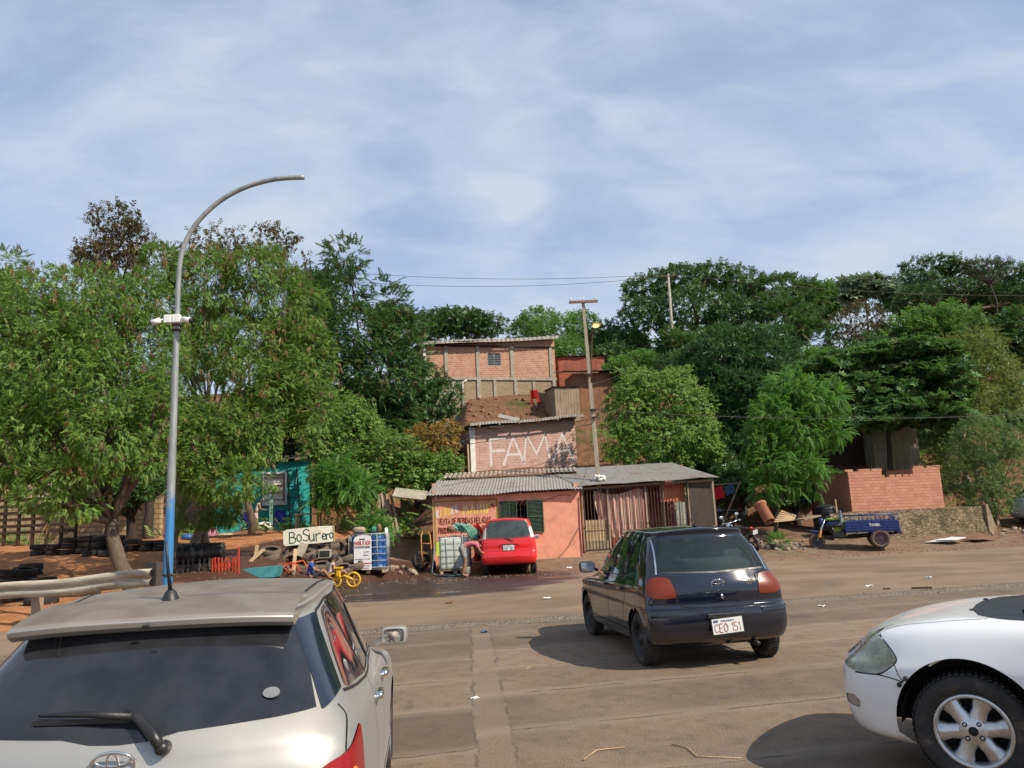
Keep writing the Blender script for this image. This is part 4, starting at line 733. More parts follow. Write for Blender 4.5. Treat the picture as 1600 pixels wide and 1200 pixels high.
def wires():
    def w(name, a, c, sag, r, label, cat='wire', grp='overhead wires'):
        b = MB(); b.tube([a+(c-a)*t-Vector((0, 0, sag*4*t*(1-t))) for t in np.linspace(0, 1, 24)], r, 5); tag(b.build(name, M_IRON), label, cat, grp)
    w('overhead_wire', P(470, 420, 46), TP2+Vector((-.4, 0, 0)), .5, .014, 'upper of two thin wires crossing the sky to the far pole'); w('overhead_wire', P(470, 434, 46), TP2+Vector((.4, 0, -.1)), .7, .014, 'lower of two thin wires crossing the sky to the far pole')
    w('overhead_wire', P(928, 640, 27.8), P(1700, 640, 30), .35, .012, 'pale cable from the leaning pole to the right past the trees'); w('overhead_wire', P(925, 655, 27.8), P(330, 690, 30), .35, .011, 'upper cable from the leaning pole over the vines'); w('overhead_wire', P(927, 662, 27.8), P(440, 712, 31), .3, .010, 'lower cable from the leaning pole over the vines')
    w('overhead_wire', P(925, 600, 27.8), P(1010, 540, 52), .5, .012, 'cable rising from the leaning pole towards the gabled house'); w('overhead_wire', P(929, 700, 27.8), P(690, 760, 26.9), .1, .008, 'slack cable from the leaning pole across the pink brick wall'); w('overhead_wire', P(929, 690, 27.8), P(905, 768, 27.0), .05, .008, 'short drop cable from the leaning pole to the kiosk corner')
    w('overhead_wire', TP2, P(1700, 460, 58), .6, .014, 'thin wire from the far pole behind the right hand crowns')
wires()
# left terrace: pallet fence, stone wall, mesh fence, picket fences
def left_walls():
    a, c = P(-60, 838, 28.3), P(118, 832, 28.0); z0 = hz_(a.x, a.y)-.2; zt = P(40, 778, 28).z; root = thing('pallet_fence', (0, 0, 0), 0, 'dark pallet fence on the terrace at the far left', 'fence'); d = c-a; b = MB()
    for i in range(9): p = a+d*(i/8); b.bar((p.x, p.y, z0), (p.x, p.y, zt), .11, .08)
    for k in range(6): z = zt-.06-.235*k; b.bar((a.x, a.y-.06, z), (c.x, c.y-.06, z), .03, .11)
    b.build('pallet_boards', M_WDRK, root)
    a, c = P(-40, 840, 31), P(250, 830, 30.5); z0 = hz_(a.x, a.y)-.3; w = thing('stone_wall', (a.x, a.y, z0), math.atan2(c.y-a.y, c.x-a.x), 'sunlit tan stone block wall behind the pallet fence', 'wall'); L_ = (c-a).xy.length; b = MB(); b.box((L_/2, .1, .95), (L_, .2, 2.1)); b.build('wall', brickmat('tan stone block', (.46, .32, .17), (.58, .44, .26), (.28, .2, .12), .42, .2, .025, damt=.45), w)
    f = thing('mesh_fence', (a.x, a.y, z0+2.0), math.atan2(c.y-a.y, c.x-a.x), 'wire mesh fence with a red top rail above the stone wall', 'fence'); b = MB(); b.tube([(0, .05, .85), (L_, .05, .85)], .03, 8); b.build('top_rail', mat('red rail paint', (.5, .05, .025), .6), f); b = MB()
    for i in range(int(L_/.16)): b.bar((.16*i, .05, 0), (.16*i, .05, .83), .012)
    for k in range(5): b.bar((0, .05, .16*k+.08), (L_, .05, .16*k+.08), .012)
    b.build('wire_mesh', M_CAMW, f)
    for i in range(5): MB().bar((L_*i/4, .08, -.1), (L_*i/4, .08, .9), .07).build('post', M_CONC, f)
left_walls()
def picket_run(u0, u1, vt, vb, Y, n, m, label, wd=.075, tall=0):
    a, c = P(u0, vb, Y), P(u1, vb-(u1-u0)*.045, Y+.25); root = thing('picket_fence', (0, 0, 0), 0, label, 'fence', 'picket fences by the lamp post'); rn = random.Random(n); H = P(u0, vt, Y).z-a.z; dz = hz_(a.x, a.y)-.1-a.z
    for i in range(n):
        p = a+(c-a)*(i/(n-1)); h = H*rn.uniform(.94, 1.04)+(.28 if tall and i == n-1 else 0); b = MB(); tl = rn.uniform(-.03, .03); b.bar((p.x, p.y, a.z+dz), (p.x+tl, p.y, p.z+h), wd*rn.uniform(.85, 1.1), .025); b.build('picket', m, root)
    b = MB(); b.bar((a.x, a.y+.03, a.z+H*.62), (c.x, c.y+.03, c.z+H*.62), .03, .07); b.build('rail', m, root)
picket_run(277, 327, 873, 905, 20.0, 7, mat('sooty grey picket', (.06, .06, .062), .85, .3, 6, .2), 'sooty grey picket fence between lamp post and red pickets', .085)
picket_run(332, 373, 872, 903, 20.0, 9, mat('red picket paint', (.46, .045, .018), .75, .25, 6, .2), 'short run of bright red pickets ending in a taller one', .07, 1)
# ------------------------------------------------------------------ vehicles
def paint(name, col, metal=0.0, rough=0.25, dust=0.35, dustcol=(0.30, 0.24, 0.18), top=0.5, coat=0.9):
    t = NT(name); g = t.n('ShaderNodeNewGeometry'); s = t.n('ShaderNodeSeparateXYZ'); t.l(g.outputs['Normal'], s.inputs[0])
    a = t.noise(3.5, 6, 0.65, 0.3); b = t.noise(40, 3, 0.7)
    up = t.ramp(s.outputs[2], 0.55, 0.98, 0, top); z = t.n('ShaderNodeSeparateXYZ'); t.l(t.tc.outputs['Object'], z.inputs[0])
    low = t.ramp(z.outputs[2], 0.75, 0.15, 0, dust)
    f = t.math('MAXIMUM', up, low); f = t.math('MULTIPLY', f, t.ramp(a, 0.25, 0.7, 0.72, 1.0)); f = t.math('ADD', f, t.ramp(b, 0.6, 0.85, 0, dust*0.06))
    c = t.mix(f, col, dustcol); r = t.math('MULTIPLY_ADD', f, 0.75, rough); m = t.math('MULTIPLY_ADD', f, -metal, metal)
    return t.end(t.bsdf(c, t.math('MINIMUM', r, 0.95), None, t.math('MAXIMUM', m, 0.0), t.math('MAXIMUM', t.math('MULTIPLY_ADD', f, -1.6*coat/.9, coat), 0.0)))
def glassmat(name, tint, refl=1.0, haze=0.0, hazecol=(0.4, 0.42, 0.4)):
    """thin window glass: tinted see-through with a mirror-like face and a diffuse haze that partly stands in for reflections"""
    t = NT(name); fr = t.n('ShaderNodeFresnel'); fr.inputs[0].default_value = 1.52
    tr = t.n('ShaderNodeBsdfTransparent'); tr.inputs[0].default_value = (*tint, 1)
    gl = t.n('ShaderNodeBsdfGlossy'); gl.inputs['Roughness'].default_value = 0.015; gl.inputs[0].default_value = (1, 1, 1, 1)
    m = t.n('ShaderNodeMixShader'); t.l(t.math('MULTIPLY', fr.outputs[0], refl), m.inputs[0]); t.l(tr.outputs[0], m.inputs[1]); t.l(gl.outputs[0], m.inputs[2])
    o = m.outputs[0]
    if haze:
        d = t.n('ShaderNodeBsdfDiffuse'); d.inputs[0].default_value = (*hazecol, 1)
        m2 = t.n('ShaderNodeMixShader'); t.l(t.ramp(t.noise(5, 6, 0.7), 0.25, 0.75, haze*0.4, haze), m2.inputs[0]); t.l(o, m2.inputs[1]); t.l(d.outputs[0], m2.inputs[2]); o = m2.outputs[0]
    return t.end(o)
def lens(name, col, rough=0.28, alpha=0.0):
    t = NT(name); w = t.n('ShaderNodeTexWave', wave_type='BANDS', bands_direction='Z'); w.inputs['Scale'].default_value = 22; t.l(t.tc.outputs['Object'], w.inputs['Vector'])
    c = t.mix(t.ramp(w.outputs[1], 0, 1, 0, 0.18), col, tuple(x*0.55 for x in col))
    return t.end(t.bsdf(c, rough, t.bump(w.outputs[1], 0.05, 0.004), 0, 0.2, 0.4))
def headlens():
    t = NT('yellowed headlamp lens'); o = t.tc.outputs['Object']; v = t.n('ShaderNodeTexVoronoi'); v.inputs['Scale'].default_value = 60; t.l(o, v.inputs['Vector']); a = t.noise(5, 4, .6); g = t.noise(14, 3, .6, sc=(.3, 1, 1))
    c = t.mix(t.ramp(a, .35, .65), (.16, .17, .10), (.42, .43, .31)); c = t.mix(t.ramp(g, .5, .7, 0, .5), c, (.10, .105, .07)); c = t.mix(t.math('MULTIPLY', t.ramp(v.outputs[0], .35, .1, 0, .6), t.ramp(a, .5, .6)), c, (.5, .5, .42))
    return t.end(t.bsdf(c, .2, None, 0, .8, .5))
M_BLK = paint('navy black paint', (0.005, 0.008, 0.019), 0.0, 0.08, 0.10, (0.10, 0.085, 0.07), top=0.05)
M_SIL = paint('champagne silver paint', (0.43, 0.42, 0.39), 0.62, 0.48, 0.35, (0.135, 0.112, 0.083), top=1.0, coat=0.04)
M_WHT = paint('white paint', (0.84, 0.84, 0.82), 0.0, 0.2, 0.16, top=0.05, coat=0.5)
M_RED = paint('red paint', (0.74, 0.008, 0.010), 0.0, 0.2, 0.10, top=0.06)
M_VAN = paint('pale blue van paint', (0.50, 0.58, 0.66), 0.1, 0.25, 0.3, top=0.2)
M_GLT = glassmat('dark tinted glass', (0.055, 0.062, 0.075), 1.3, 0.10, (0.25, 0.265, 0.31))  # bluish haze colour stands in for reflections on the glass
M_GLC = glassmat('green tinted glass', (0.42, 0.53, 0.48), 1.2, 0.075, (0.17, 0.25, 0.21))
M_GLR = glassmat('hazy green glass', (0.10, 0.13, 0.13), 1.3, 0.30, (0.22, 0.28, 0.27))  # grey green haze put into the colour for a reflective veil
M_GLV = glassmat('visor plastic', (0.16, 0.13, 0.12), 1.1, 0.10, (0.25, 0.2, 0.18))
M_RUB = mat('tyre rubber', (0.028, 0.027, 0.026), 0.8, 0.3, 14, 0.4, dirt=(0.16, 0.12, 0.09), dirt_amt=0.65)
M_BLKP = mat('gloss black pillar', (0.012, 0.016, 0.03), 0.12, 0.1, 8, 0, coat=0.6)
M_GAP = mat('shut line shade', (0.010, 0.010, 0.010), 0.9, 0.0, 5, 0)
M_CHR = mat('chrome', (0.75, 0.76, 0.78), 0.12, 0.05, 8, 0, metal=1.0)
M_ALU = mat('alloy', (0.60, 0.61, 0.62), 0.32, 0.12, 9, 0.08, metal=0.85, dirt=(0.22, 0.18, 0.14), dirt_amt=0.35)
M_STL = mat('black steel rim', (0.020, 0.020, 0.022), 0.5, 0.3, 9, 0.1, dirt=(0.14, 0.11, 0.08), dirt_amt=0.4)
M_SEAT = mat('grey seat cloth', (0.09, 0.095, 0.095), 0.9, 0.2, 20, 0.2)
M_CABIN = mat('cabin plastic', (0.05, 0.05, 0.05), 0.75, 0.15, 12, 0.1)
M_LRED = lens('red lamp lens', (0.28, 0.006, 0.008)); M_LORG = lens('amber red lamp lens', (0.17, 0.022, 0.005)); M_LAMB = lens('amber lens', (0.85, 0.30, 0.06)); M_LCLR = lens('clear lens', (0.60, 0.58, 0.55))
M_LHEAD = headlens()
M_PLATE = mat('plate white', (0.72, 0.72, 0.70), 0.45, 0.06, 20, 0); M_PLTX = mat('plate red letters', (0.36, 0.13, 0.12), 0.5, 0.1, 20, 0); M_PLTB = mat('plate blue letters', (0.05, 0.08, 0.22), 0.5, 0.1, 20, 0)

def _w(u): return np.stack([-.5*u+u*u-.5*u**3, 1-2.5*u*u+1.5*u**3, .5*u+2*u*u-1.5*u**3, -.5*u*u+.5*u**3], -1)
class Shell:
    """half of a car body (y >= 0): net of rows (bottom to roof) by columns (tail to nose), smoothly interpolated"""
    def __init__(s, rows):
        P0 = np.array(rows, float); mir = np.array([1, -1, 1])
        a = np.concatenate([(P0[:, 1]*mir)[:, None], P0, (P0[:, -2]*mir)[:, None]], 1)
        s.N = np.concatenate([(2*a[0]-a[1])[None], a, (a[-2]*mir)[None]], 0)
        s.R, s.C = P0.shape[0], P0.shape[1]
    def S(s, u, t):
        u = np.clip(np.asarray(u, float), 0, s.C-1); t = np.clip(np.asarray(t, float), 0, s.R-1)
        i = np.minimum(u.astype(int), s.C-2); j = np.minimum(t.astype(int), s.R-2)
        wu, wt = _w(u-i), _w(t-j); out = np.zeros(u.shape+(3,))
        for b in range(4):
            for a in range(4): out += (wt[..., b]*wu[..., a])[..., None]*s.N[j+b, i+a]
        return out
    def nrm(s, u, t, e=0.02):
        du = s.S(np.minimum(u+e, s.C-1), t)-s.S(np.maximum(u-e, 0), t); dt = s.S(u, np.minimum(t+e, s.R-1))-s.S(u, np.maximum(t-e, 0))
        n = np.cross(dt, du); l = np.linalg.norm(n, axis=-1, keepdims=True); n = n/np.maximum(l, 1e-9)
        bad = (l[..., 0] < 1e-7)
        if bad.any(): n[bad] = (0, 0, 1)
        fl = (n[..., 1] < -0.25); n[fl] *= -1
        c0 = (np.asarray(u) < 1e-6) | (np.asarray(u) > s.C-1-1e-6) | (np.asarray(t) > s.R-1-1e-6)
        n[c0, 1] = 0; n = n/np.maximum(np.linalg.norm(n, axis=-1, keepdims=True), 1e-9)
        return n
    VIEW = {'side': ((0, 2), 2.0, 8.2, 0, 7.6), 'rear': ((1, 2), 0, 3.4, 0, 7.8), 'front': ((1, 2), 6.9, 10, 0, 7.8), 'top': ((0, 1), 5.8, 10, 3.2, 5.6), 'roof': ((0, 1), 0, 10, 6.8, 9)}
    def loc(s, view, pts, rng=None):
        ax, u0, u1, t0, t1 = s.VIEW[view]
        if rng: u0, u1, t0, t1 = rng
        gu, gt = np.meshgrid(np.linspace(u0, u1, 150), np.linspace(t0, t1, 150)); gu, gt = gu.ravel(), gt.ravel()
        Q = s.S(gu, gt)[:, ax]; pts = np.asarray(pts, float)
        k = np.array([np.argmin(((Q-p)**2).sum(1)) for p in pts]); u, t = gu[k].copy(), gt[k].copy(); e = 1e-3
        for _ in range(6):
            f = s.S(u, t)[:, ax]-pts; fu = (s.S(u+e, t)[:, ax]-s.S(u-e, t)[:, ax])/(2*e); ft = (s.S(u, t+e)[:, ax]-s.S(u, t-e)[:, ax])/(2*e)
            det = fu[:, 0]*ft[:, 1]-fu[:, 1]*ft[:, 0]; det = np.where(np.abs(det) < 1e-7, 1e9, det)
            du = (f[:, 0]*ft[:, 1]-f[:, 1]*ft[:, 0])/det; dt = (fu[:, 0]*f[:, 1]-fu[:, 1]*f[:, 0])/det
            u = np.clip(u-np.clip(du, -.15, .15), u0, u1); t = np.clip(t-np.clip(dt, -.15, .15), t0, t1)
        return np.stack([u, t], 1)
def dense(poly, step=0.035, closed=True, rnd=0.0):
    p = [np.array(q, float) for q in poly]
    if rnd:
        o = []; n = len(p)
        for i in range(n):
            a, b, c = p[i-1], p[i], p[(i+1) % n]
            if not closed and i in (0, n-1): o.append(b); continue
            da = min(rnd, np.linalg.norm(a-b)*.45); dc = min(rnd, np.linalg.norm(c-b)*.45)
            q0 = b+(a-b)/np.linalg.norm(a-b)*da; q2 = b+(c-b)/np.linalg.norm(c-b)*dc
            for k in range(5): f = k/4; o.append((1-f)**2*q0+2*f*(1-f)*b+f*f*q2)
        p = o
    out = []; n = len(p)
    for i in range(n if closed else n-1):
        a, b = p[i], p[(i+1) % n]; k = max(1, int(np.linalg.norm(b-a)/step))
        out += [a+(b-a)*j/k for j in range(k)]
    if not closed: out.append(p[-1])
    return out
def ring(z, xr, xf, w, rb=0.22, fb=0.3, wr=0.9, wf=0.88, xs=None, ov=None):
    zi = lambda c: np.interp(c, sorted(z), [z[k] for k in sorted(z)]) if isinstance(z, dict) else z
    wi = lambda c: np.interp(c, sorted(w), [w[k] for k in sorted(w)]) if isinstance(w, dict) else w
    w3, w7 = wi(3), wi(7); x3, x7 = xr+1.35*rb, xf-1.35*fb
    X = [xr, xr+.1*rb, xr+.42*rb, x3, x3+(x7-x3)*.25, x3+(x7-x3)*.5, x3+(x7-x3)*.75, x7, xf-.42*fb, xf-.1*fb, xf]
    Y = [0, .52*w3, wr*w3, w3, wi(4), wi(5), wi(6), w7, wf*w7, .52*w7, 0]
    r = [[X[c], Y[c], zi(c)] for c in range(11)]
    for c, q in (ov or {}).items(): r[c] = list(q)
    return r
def inpoly(pts, poly):
    x, y = pts[:, 0], pts[:, 1]; r = np.zeros(len(pts), bool); n = len(poly)
    for i in range(n):
        (x1, y1), (x2, y2) = poly[i], poly[(i+1) % n]
        if y1 == y2: continue
        r ^= ((y1 > y) != (y2 > y)) & (x < (x2-x1)*(y-y1)/(y2-y1)+x1)
    return r
KS = np.array([0.36, 0.13])
def car_mesh(name, V, Nn, F, mats, parent, weld=True):
    key = {}; idx = []; vv = []; nn = []
    for p, n in zip(V, Nn):
        k = tuple(np.round(p, 5))
        if k not in key: key[k] = len(vv); vv.append(p); nn.append(n)
        idx.append(key[k])
    fs = [tuple(idx[i] for i in f) for f in F]; keep = [k for k, f in enumerate(fs) if len(set(f)) == 3]
    me = bpy.data.meshes.new(name); me.from_pydata([tuple(p) for p in vv], [], [fs[k] for k in keep])
    for m in mats: me.materials.append(m)
    me.polygons.foreach_set('use_smooth', [True]*len(me.polygons))
    if len(me.vertices) == len(vv): me.normals_split_custom_set_from_vertices([tuple(n) for n in nn])
    return link_mesh(name, me, parent), keep
def build_shell(sh, root, mats, regions, lines, ribs=()):
    """regions: dict(name, st polygon, mode center|pair|hole|left|right, mat, off); cut out of the body and made parts of their own"""
    polys = []; pts = []; edges = []
    gu, gt = np.meshgrid(np.linspace(0, sh.C-1, (sh.C-1)*7+1), np.linspace(0, sh.R-1, (sh.R-1)*6+1))
    base = np.stack([gu.ravel(), gt.ravel()], 1)
    for r in regions:
        st = np.array(r['st']); polys.append(st)
    keep = np.ones(len(base), bool)
    for st in polys:
        for q in st: keep &= (((base-q)*KS)**2).sum(1) > 0.008**2
    bd = (base[:, 0] < 1e-6) | (base[:, 0] > sh.C-1-1e-6) | (base[:, 1] < 1e-6) | (base[:, 1] > sh.R-1-1e-6)
    base = base[keep | bd]
    pts = [tuple(q*KS) for q in base]
    for st in polys:
        b = len(pts); n = len(st); pts += [tuple(q*KS) for q in st]; edges += [(b+i, b+(i+1) % n) for i in range(n)]
    ov, oe, of, *_ = delaunay_2d_cdt([Vector(p) for p in pts], edges, [], 0, 1e-6)
    uv = np.array([tuple(p) for p in ov])/KS; F = np.array([tuple(f) for f in of])
    cen = uv[F].mean(1); V = sh.S(uv[:, 0], uv[:, 1]); Nn = sh.nrm(uv[:, 0], uv[:, 1])
    fn = np.cross(V[F[:, 1]]-V[F[:, 0]], V[F[:, 2]]-V[F[:, 0]]); fl = (fn*Nn[F].mean(1)).sum(1) < 0; F[fl] = F[fl][:, ::-1]
    owner = np.full(len(F), -1)
    for k, st in enumerate(polys): owner[inpoly(cen, st)] = k
    mir = np.array([1, -1, 1.]); objs = {}
    def both(f, off=0.0):
        v = V+Nn*off; return np.concatenate([v, v*mir]), np.concatenate([Nn, Nn*mir]), np.concatenate([f, f[:, ::-1]+len(v)])
    for k, r in enumerate(regions):
        f = F[owner == k]
        if r['mode'] == 'hole' or not len(f): continue
        off = r.get('off', 0.0)
        if r['mode'] == 'center': v, n, ff = both(f, off); o, _ = car_mesh(r['name'], v, n, ff, [r['mat']], root); objs[r['name']] = o
        else:
            for sgn in ((1, -1) if r['mode'] == 'pair' else ((1,) if r['mode'] == 'left' else (-1,))):
                v = V+Nn*off
                used = np.unique(f); mp = -np.ones(len(v), int); mp[used] = np.arange(len(used)); g = mp[f]
                if sgn > 0: o, _ = car_mesh(r['name'], v[used], Nn[used], g, [r['mat']], root)
                else: o, _ = car_mesh(r['name'], v[used]*mir, Nn[used]*mir, g[:, ::-1], [r['mat']], root)
                objs[r['name']+('+' if sgn > 0 else '-')] = o
    v, n, f = both(F[owner == -1]); mi = [0]*len(f); v, n, f = list(v), list(n), [tuple(q) for q in f]
    for st, wid, slot, off in lines:                       # shut lines, seals and trim strips lying on the skin
        st = np.array(st); p = sh.S(st[:, 0], st[:, 1]); q = sh.nrm(st[:, 0], st[:, 1])
        tg = np.gradient(p, axis=0); sd = np.cross(q, tg); sd /= np.maximum(np.linalg.norm(sd, axis=1, keepdims=True), 1e-9)
        for sg in (1, -1):
            m3 = np.array([1, sg, 1.]); b = len(v); k = len(p)
            v += list((p+sd*wid/2+q*off)*m3)+list((p-sd*wid/2+q*off)*m3); n += list(q*m3)*2
            for i in range(k-1):
                a = [(b+i, b+i+1, b+k+i+1), (b+i, b+k+i+1, b+k+i)]
                f += a if sg < 0 else [x[::-1] for x in a]; mi += [slot, slot]
    body, kp = car_mesh('body', v, n, f, mats, root)
    mi = [mi[k] for k in kp]
    if len(mi) == len(body.data.polygons): body.data.polygons.foreach_set('material_index', mi)
    objs['body'] = body; return objs
def arch(sh, cx, cz, r):
    a = np.linspace(math.pi*1.0+0.25, -0.25, 40); p = [(cx+r*math.cos(t), max(cz+r*math.sin(t), 0.0)) for t in a]
    st = sh.loc('side', p); st[0, 1] = 0; st[-1, 1] = 0
    return np.concatenate([st[:1], st[1:-1][st[1:-1, 1] > 0.02], st[-1:]])
def wheel(parent, x, y, r, w, side, style, steer=0.0, z=None, mrim=None):
    """side +1 = left of the car; a tyre carrying its rim"""
    M = Matrix.Rotation(steer, 4, 'Z') @ Matrix.Rotation(R(-90)*side, 4, 'X')
    b = MB(); h = w/2; ri = r*0.66 if style != 'alloy' else r*0.655
    b.lathe([(ri, -h*.75), (ri+.015, -h*.92), (r*.88, -h), (r*.955, -h*.86), (r*.99, -h*.62), (r, 0), (r*.99, h*.62), (r*.955, h*.86), (r*.88, h), (ri+.015, h*.92), (ri, h*.75)], 40, M, closed=True)
    for k in range(58):
        a = 2*math.pi*k/58
        for sx in (-1, 1):
            c = Vector((r*math.cos(a), r*math.sin(a), sx*h*.42)); q = Matrix.Rotation(a+.25*sx, 3, 'Z')
            b.box((0, 0, 0), (0.007, r*.075, h*.70), M=M @ Matrix.Translation(c) @ q.to_4x4())
    o = b.build('wheel', M_RUB, parent, (x, y, z if z is not None else r))
    g = MB(); z0 = h*.55
    if style == 'alloy':
        g.lathe([(ri+.004, z0+.02), (ri-.008, z0+.034), (ri-.022, z0+.022), (ri-.03, z0-.03)], 48, M)
        g.lathe([(ri-.01, -h*.6), (ri-.02, z0-.03)], 40, M, 1)
        g.lathe([(0, z0-.075), (ri-.02, z0-.075)], 40, M, 1)
        for k in range(6):
            a = 2*math.pi*(k+.12)/6; prof = [(.030, .050), (.075, .046), (.12, .043), (ri-.018, .064)]
            vs = []
            for rr, hw in prof:
                dz = z0+.016-0.5*(rr/ri)**2*.02
                for yy, zz in ((-hw, dz-.035), (-hw*.72, dz), (hw*.72, dz), (hw, dz-.035)):
                    ca, sa = math.cos(a), math.sin(a); vs.append(M @ Vector((rr*ca-yy*sa, rr*sa+yy*ca, zz)))
            g.add(vs, [(4*i+j, 4*i+j+1, 4*i+j+5, 4*i+j+4) for i in range(3) for j in range(3)], 0, True)
        g.lathe([(0, z0+.018), (.070, z0+.016), (.078, z0+.008), (.082, z0-.02)], 28, M)
        g.lathe([(0, z0+.026), (.020, z0+.026), (.026, z0+.017)], 18, M, 1)
        for k in range(4):
            a = R(45+90*k+6); Mt = M @ Matrix.Translation((.052*math.cos(a), .052*math.sin(a), z0)); g.lathe([(.0135, .0165), (.0135, .0185), (0, .0185)], 12, Mt, 1); g.lathe([(0, .026), (.007, .026), (.0085, .0186)], 8, Mt)
        g.build('rim', [mrim or M_ALU, M_DARK], o)
    else:
        g.lathe([(ri+.004, z0+.02), (ri-.006, z0+.028), (ri-.014, z0+.01), (ri-.02, z0-.02), (ri-.035, z0-.035), (ri*.74, z0-.02), (ri*.62, z0-.012), (ri*.5, z0-.03), (ri*.36, z0-.022), (ri*.3, z0+.012), (0, z0+.018)], 36, M)
        for k in range(8):
            a = 2*math.pi*k/8; Mt = M @ Matrix.Translation((ri*.68*math.cos(a), ri*.68*math.sin(a), z0-.012)); g.lathe([(0, .001), (.016, .001)], 10, Mt, 1)
        for k in range(4):
            a = 2*math.pi*(k+.5)/4; Mt = M @ Matrix.Translation((ri*.42*math.cos(a), ri*.42*math.sin(a), z0-.02)); g.lathe([(.011, 0), (.009, .016), (0, .016)], 8, Mt)
        g.build('rim', [mrim or M_STL, M_DARK], o)
    return o
def cabin(root, x0, x1, hw, zf, seats, zh=0.72, rear=True):
    b = MB(); b.box(((x0+x1)/2, 0, zf), (x1-x0, hw*2, .03)); b.box((x1-.15, 0, zf+.33), (.35, hw*1.9, .28))
    b.build('cabin_floor', M_CABIN, root, bevel=0.01)
    if rear:
        s = MB(); cushion(s, (x0+.50, 0, zf+.24), (.50, hw*1.75, .18)); cushion(s, (x0+.24, 0, zf+.50), (.17, hw*1.75, .56), rot=Matrix.Rotation(R(-14), 3, 'Y'))
        for y in (-.38, .38): cushion(s, (x0+.27, y, zf+.79), (.09, .25, .14))
        s.build('rear_seat', M_SEAT, root)
    for y in (-.36, .36):
        s = MB(); cushion(s, (seats, y, zf+.22), (.52, .48, .17)); cushion(s, (seats-.27, y, zf+.50), (.15, .47, .60), rot=Matrix.Rotation(R(-16), 3, 'Y')); cushion(s, (seats-.37, y, zf+zh+.2), (.10, .27, .19))
        s.build('seat', M_SEAT, root)
    w = MB(); pts = [Vector((seats+.55+.05*math.sin(a), .36+.18*math.cos(a), zf+.52+.17*math.sin(a))) for a in np.linspace(0, 2*math.pi, 24, endpoint=False)]
    w.tube(pts, .014, 6, closed=True); w.build('steering_wheel', M_TRM, root)
def underbody(root, x0, x1, hw, axles, r, tw):
    b = MB(); b.box(((x0+x1)/2+.15, 0, .335), (x1-x0-.3, hw*2-2*tw-.1, .10)); b.box((x0+.55, hw*.42, .255), (.45, .20, .10))
    for x in axles:
        for s in (1, -1):
            a = np.linspace(0, math.pi, 14)
            for yy in (0,):
                vs = [(x+(r+.06)*math.cos(t), s*(hw-.02-k*(tw+.07)), r+(r+.06)*math.sin(t)) for k in (0, 1) for t in a]
                b.add(vs, [(i, i+1, 15+i, 14+i) for i in range(13)])
                b.add([(x, s*(hw-.02-(tw+.07)), r)]+[vs[14+i] for i in range(14)], [(0, i+1, i+2) for i in range(13)])
        b.tube([(x, -hw+.15, r), (x, hw-.15, r)], .035, 8)
    return b.build('underbody', M_DARK, root)
def plate(root, o, ex, ey, wtxt, wd=0.34, ht=0.155, tx=M_PLTX, top='PARAGUAY', toph=0.018):
    ex, ey, o = Vector(ex).normalized(), Vector(ey).normalized(), Vector(o); ez = ex.cross(ey)
    b = MB(); b.prism([(-wd/2, -ht/2), (wd/2, -ht/2), (wd/2, ht/2), (-wd/2, ht/2)], o, ex, ey, ez, .006)
    b.prism([(-wd/2-.012, -ht/2-.012), (wd/2+.012, -ht/2-.012), (wd/2+.012, ht/2+.012), (-wd/2-.012, ht/2+.012)], o-ez*.005, ex, ey, ez, .008, 3)
    s = o+ez*.006; write(b, wtxt, s-ex*wd*.44-ey*ht*.40, ex, ey, ht*.56, .0085, .18, 1, width=wd*.88)
    if top: write(b, top, s-ex*wd*.20+ey*ht*.27, ex, ey, toph, .004, .2, 2, width=wd*.44)
    b.prism([(-wd*.46, ht*.26), (-wd*.30, ht*.26), (-wd*.30, ht*.42), (-wd*.46, ht*.42)], s, ex, ey, ez, .0006, 2)
    return b.build('licence_plate', [M_PLATE, tx, M_PLTB, M_TRM], root)
def emblem(root, o, ex, ey, w):
    """oval badge: an outer ring with two crossing inner ovals"""
    ex, ey, o = Vector(ex).normalized(), Vector(ey).normalized(), Vector(o); ez = ex.cross(ey); b = MB(); h = w*.66; r = w*.030
    def el(cx, cy, a, c, rr): b.tube([o+ex*(cx+a*math.cos(t))+ey*(cy+c*math.sin(t))+ez*.006 for t in np.linspace(0, 2*math.pi, 40, endpoint=False)], rr, 6, closed=True)
    el(0, 0, w/2, h/2, r*1.25); el(0, h*.20, w*.42, h*.24, r); el(0, 0, w*.13, h*.46, r)
    return b.build('emblem', M_CHR, root)
def skinpt(sh, view, p, off=0.0):
    st = sh.loc(view, [p]); q = sh.S(st[:, 0], st[:, 1])[0]; n = sh.nrm(st[:, 0], st[:, 1])[0]; return Vector(q)+Vector(n)*off, Vector(n)
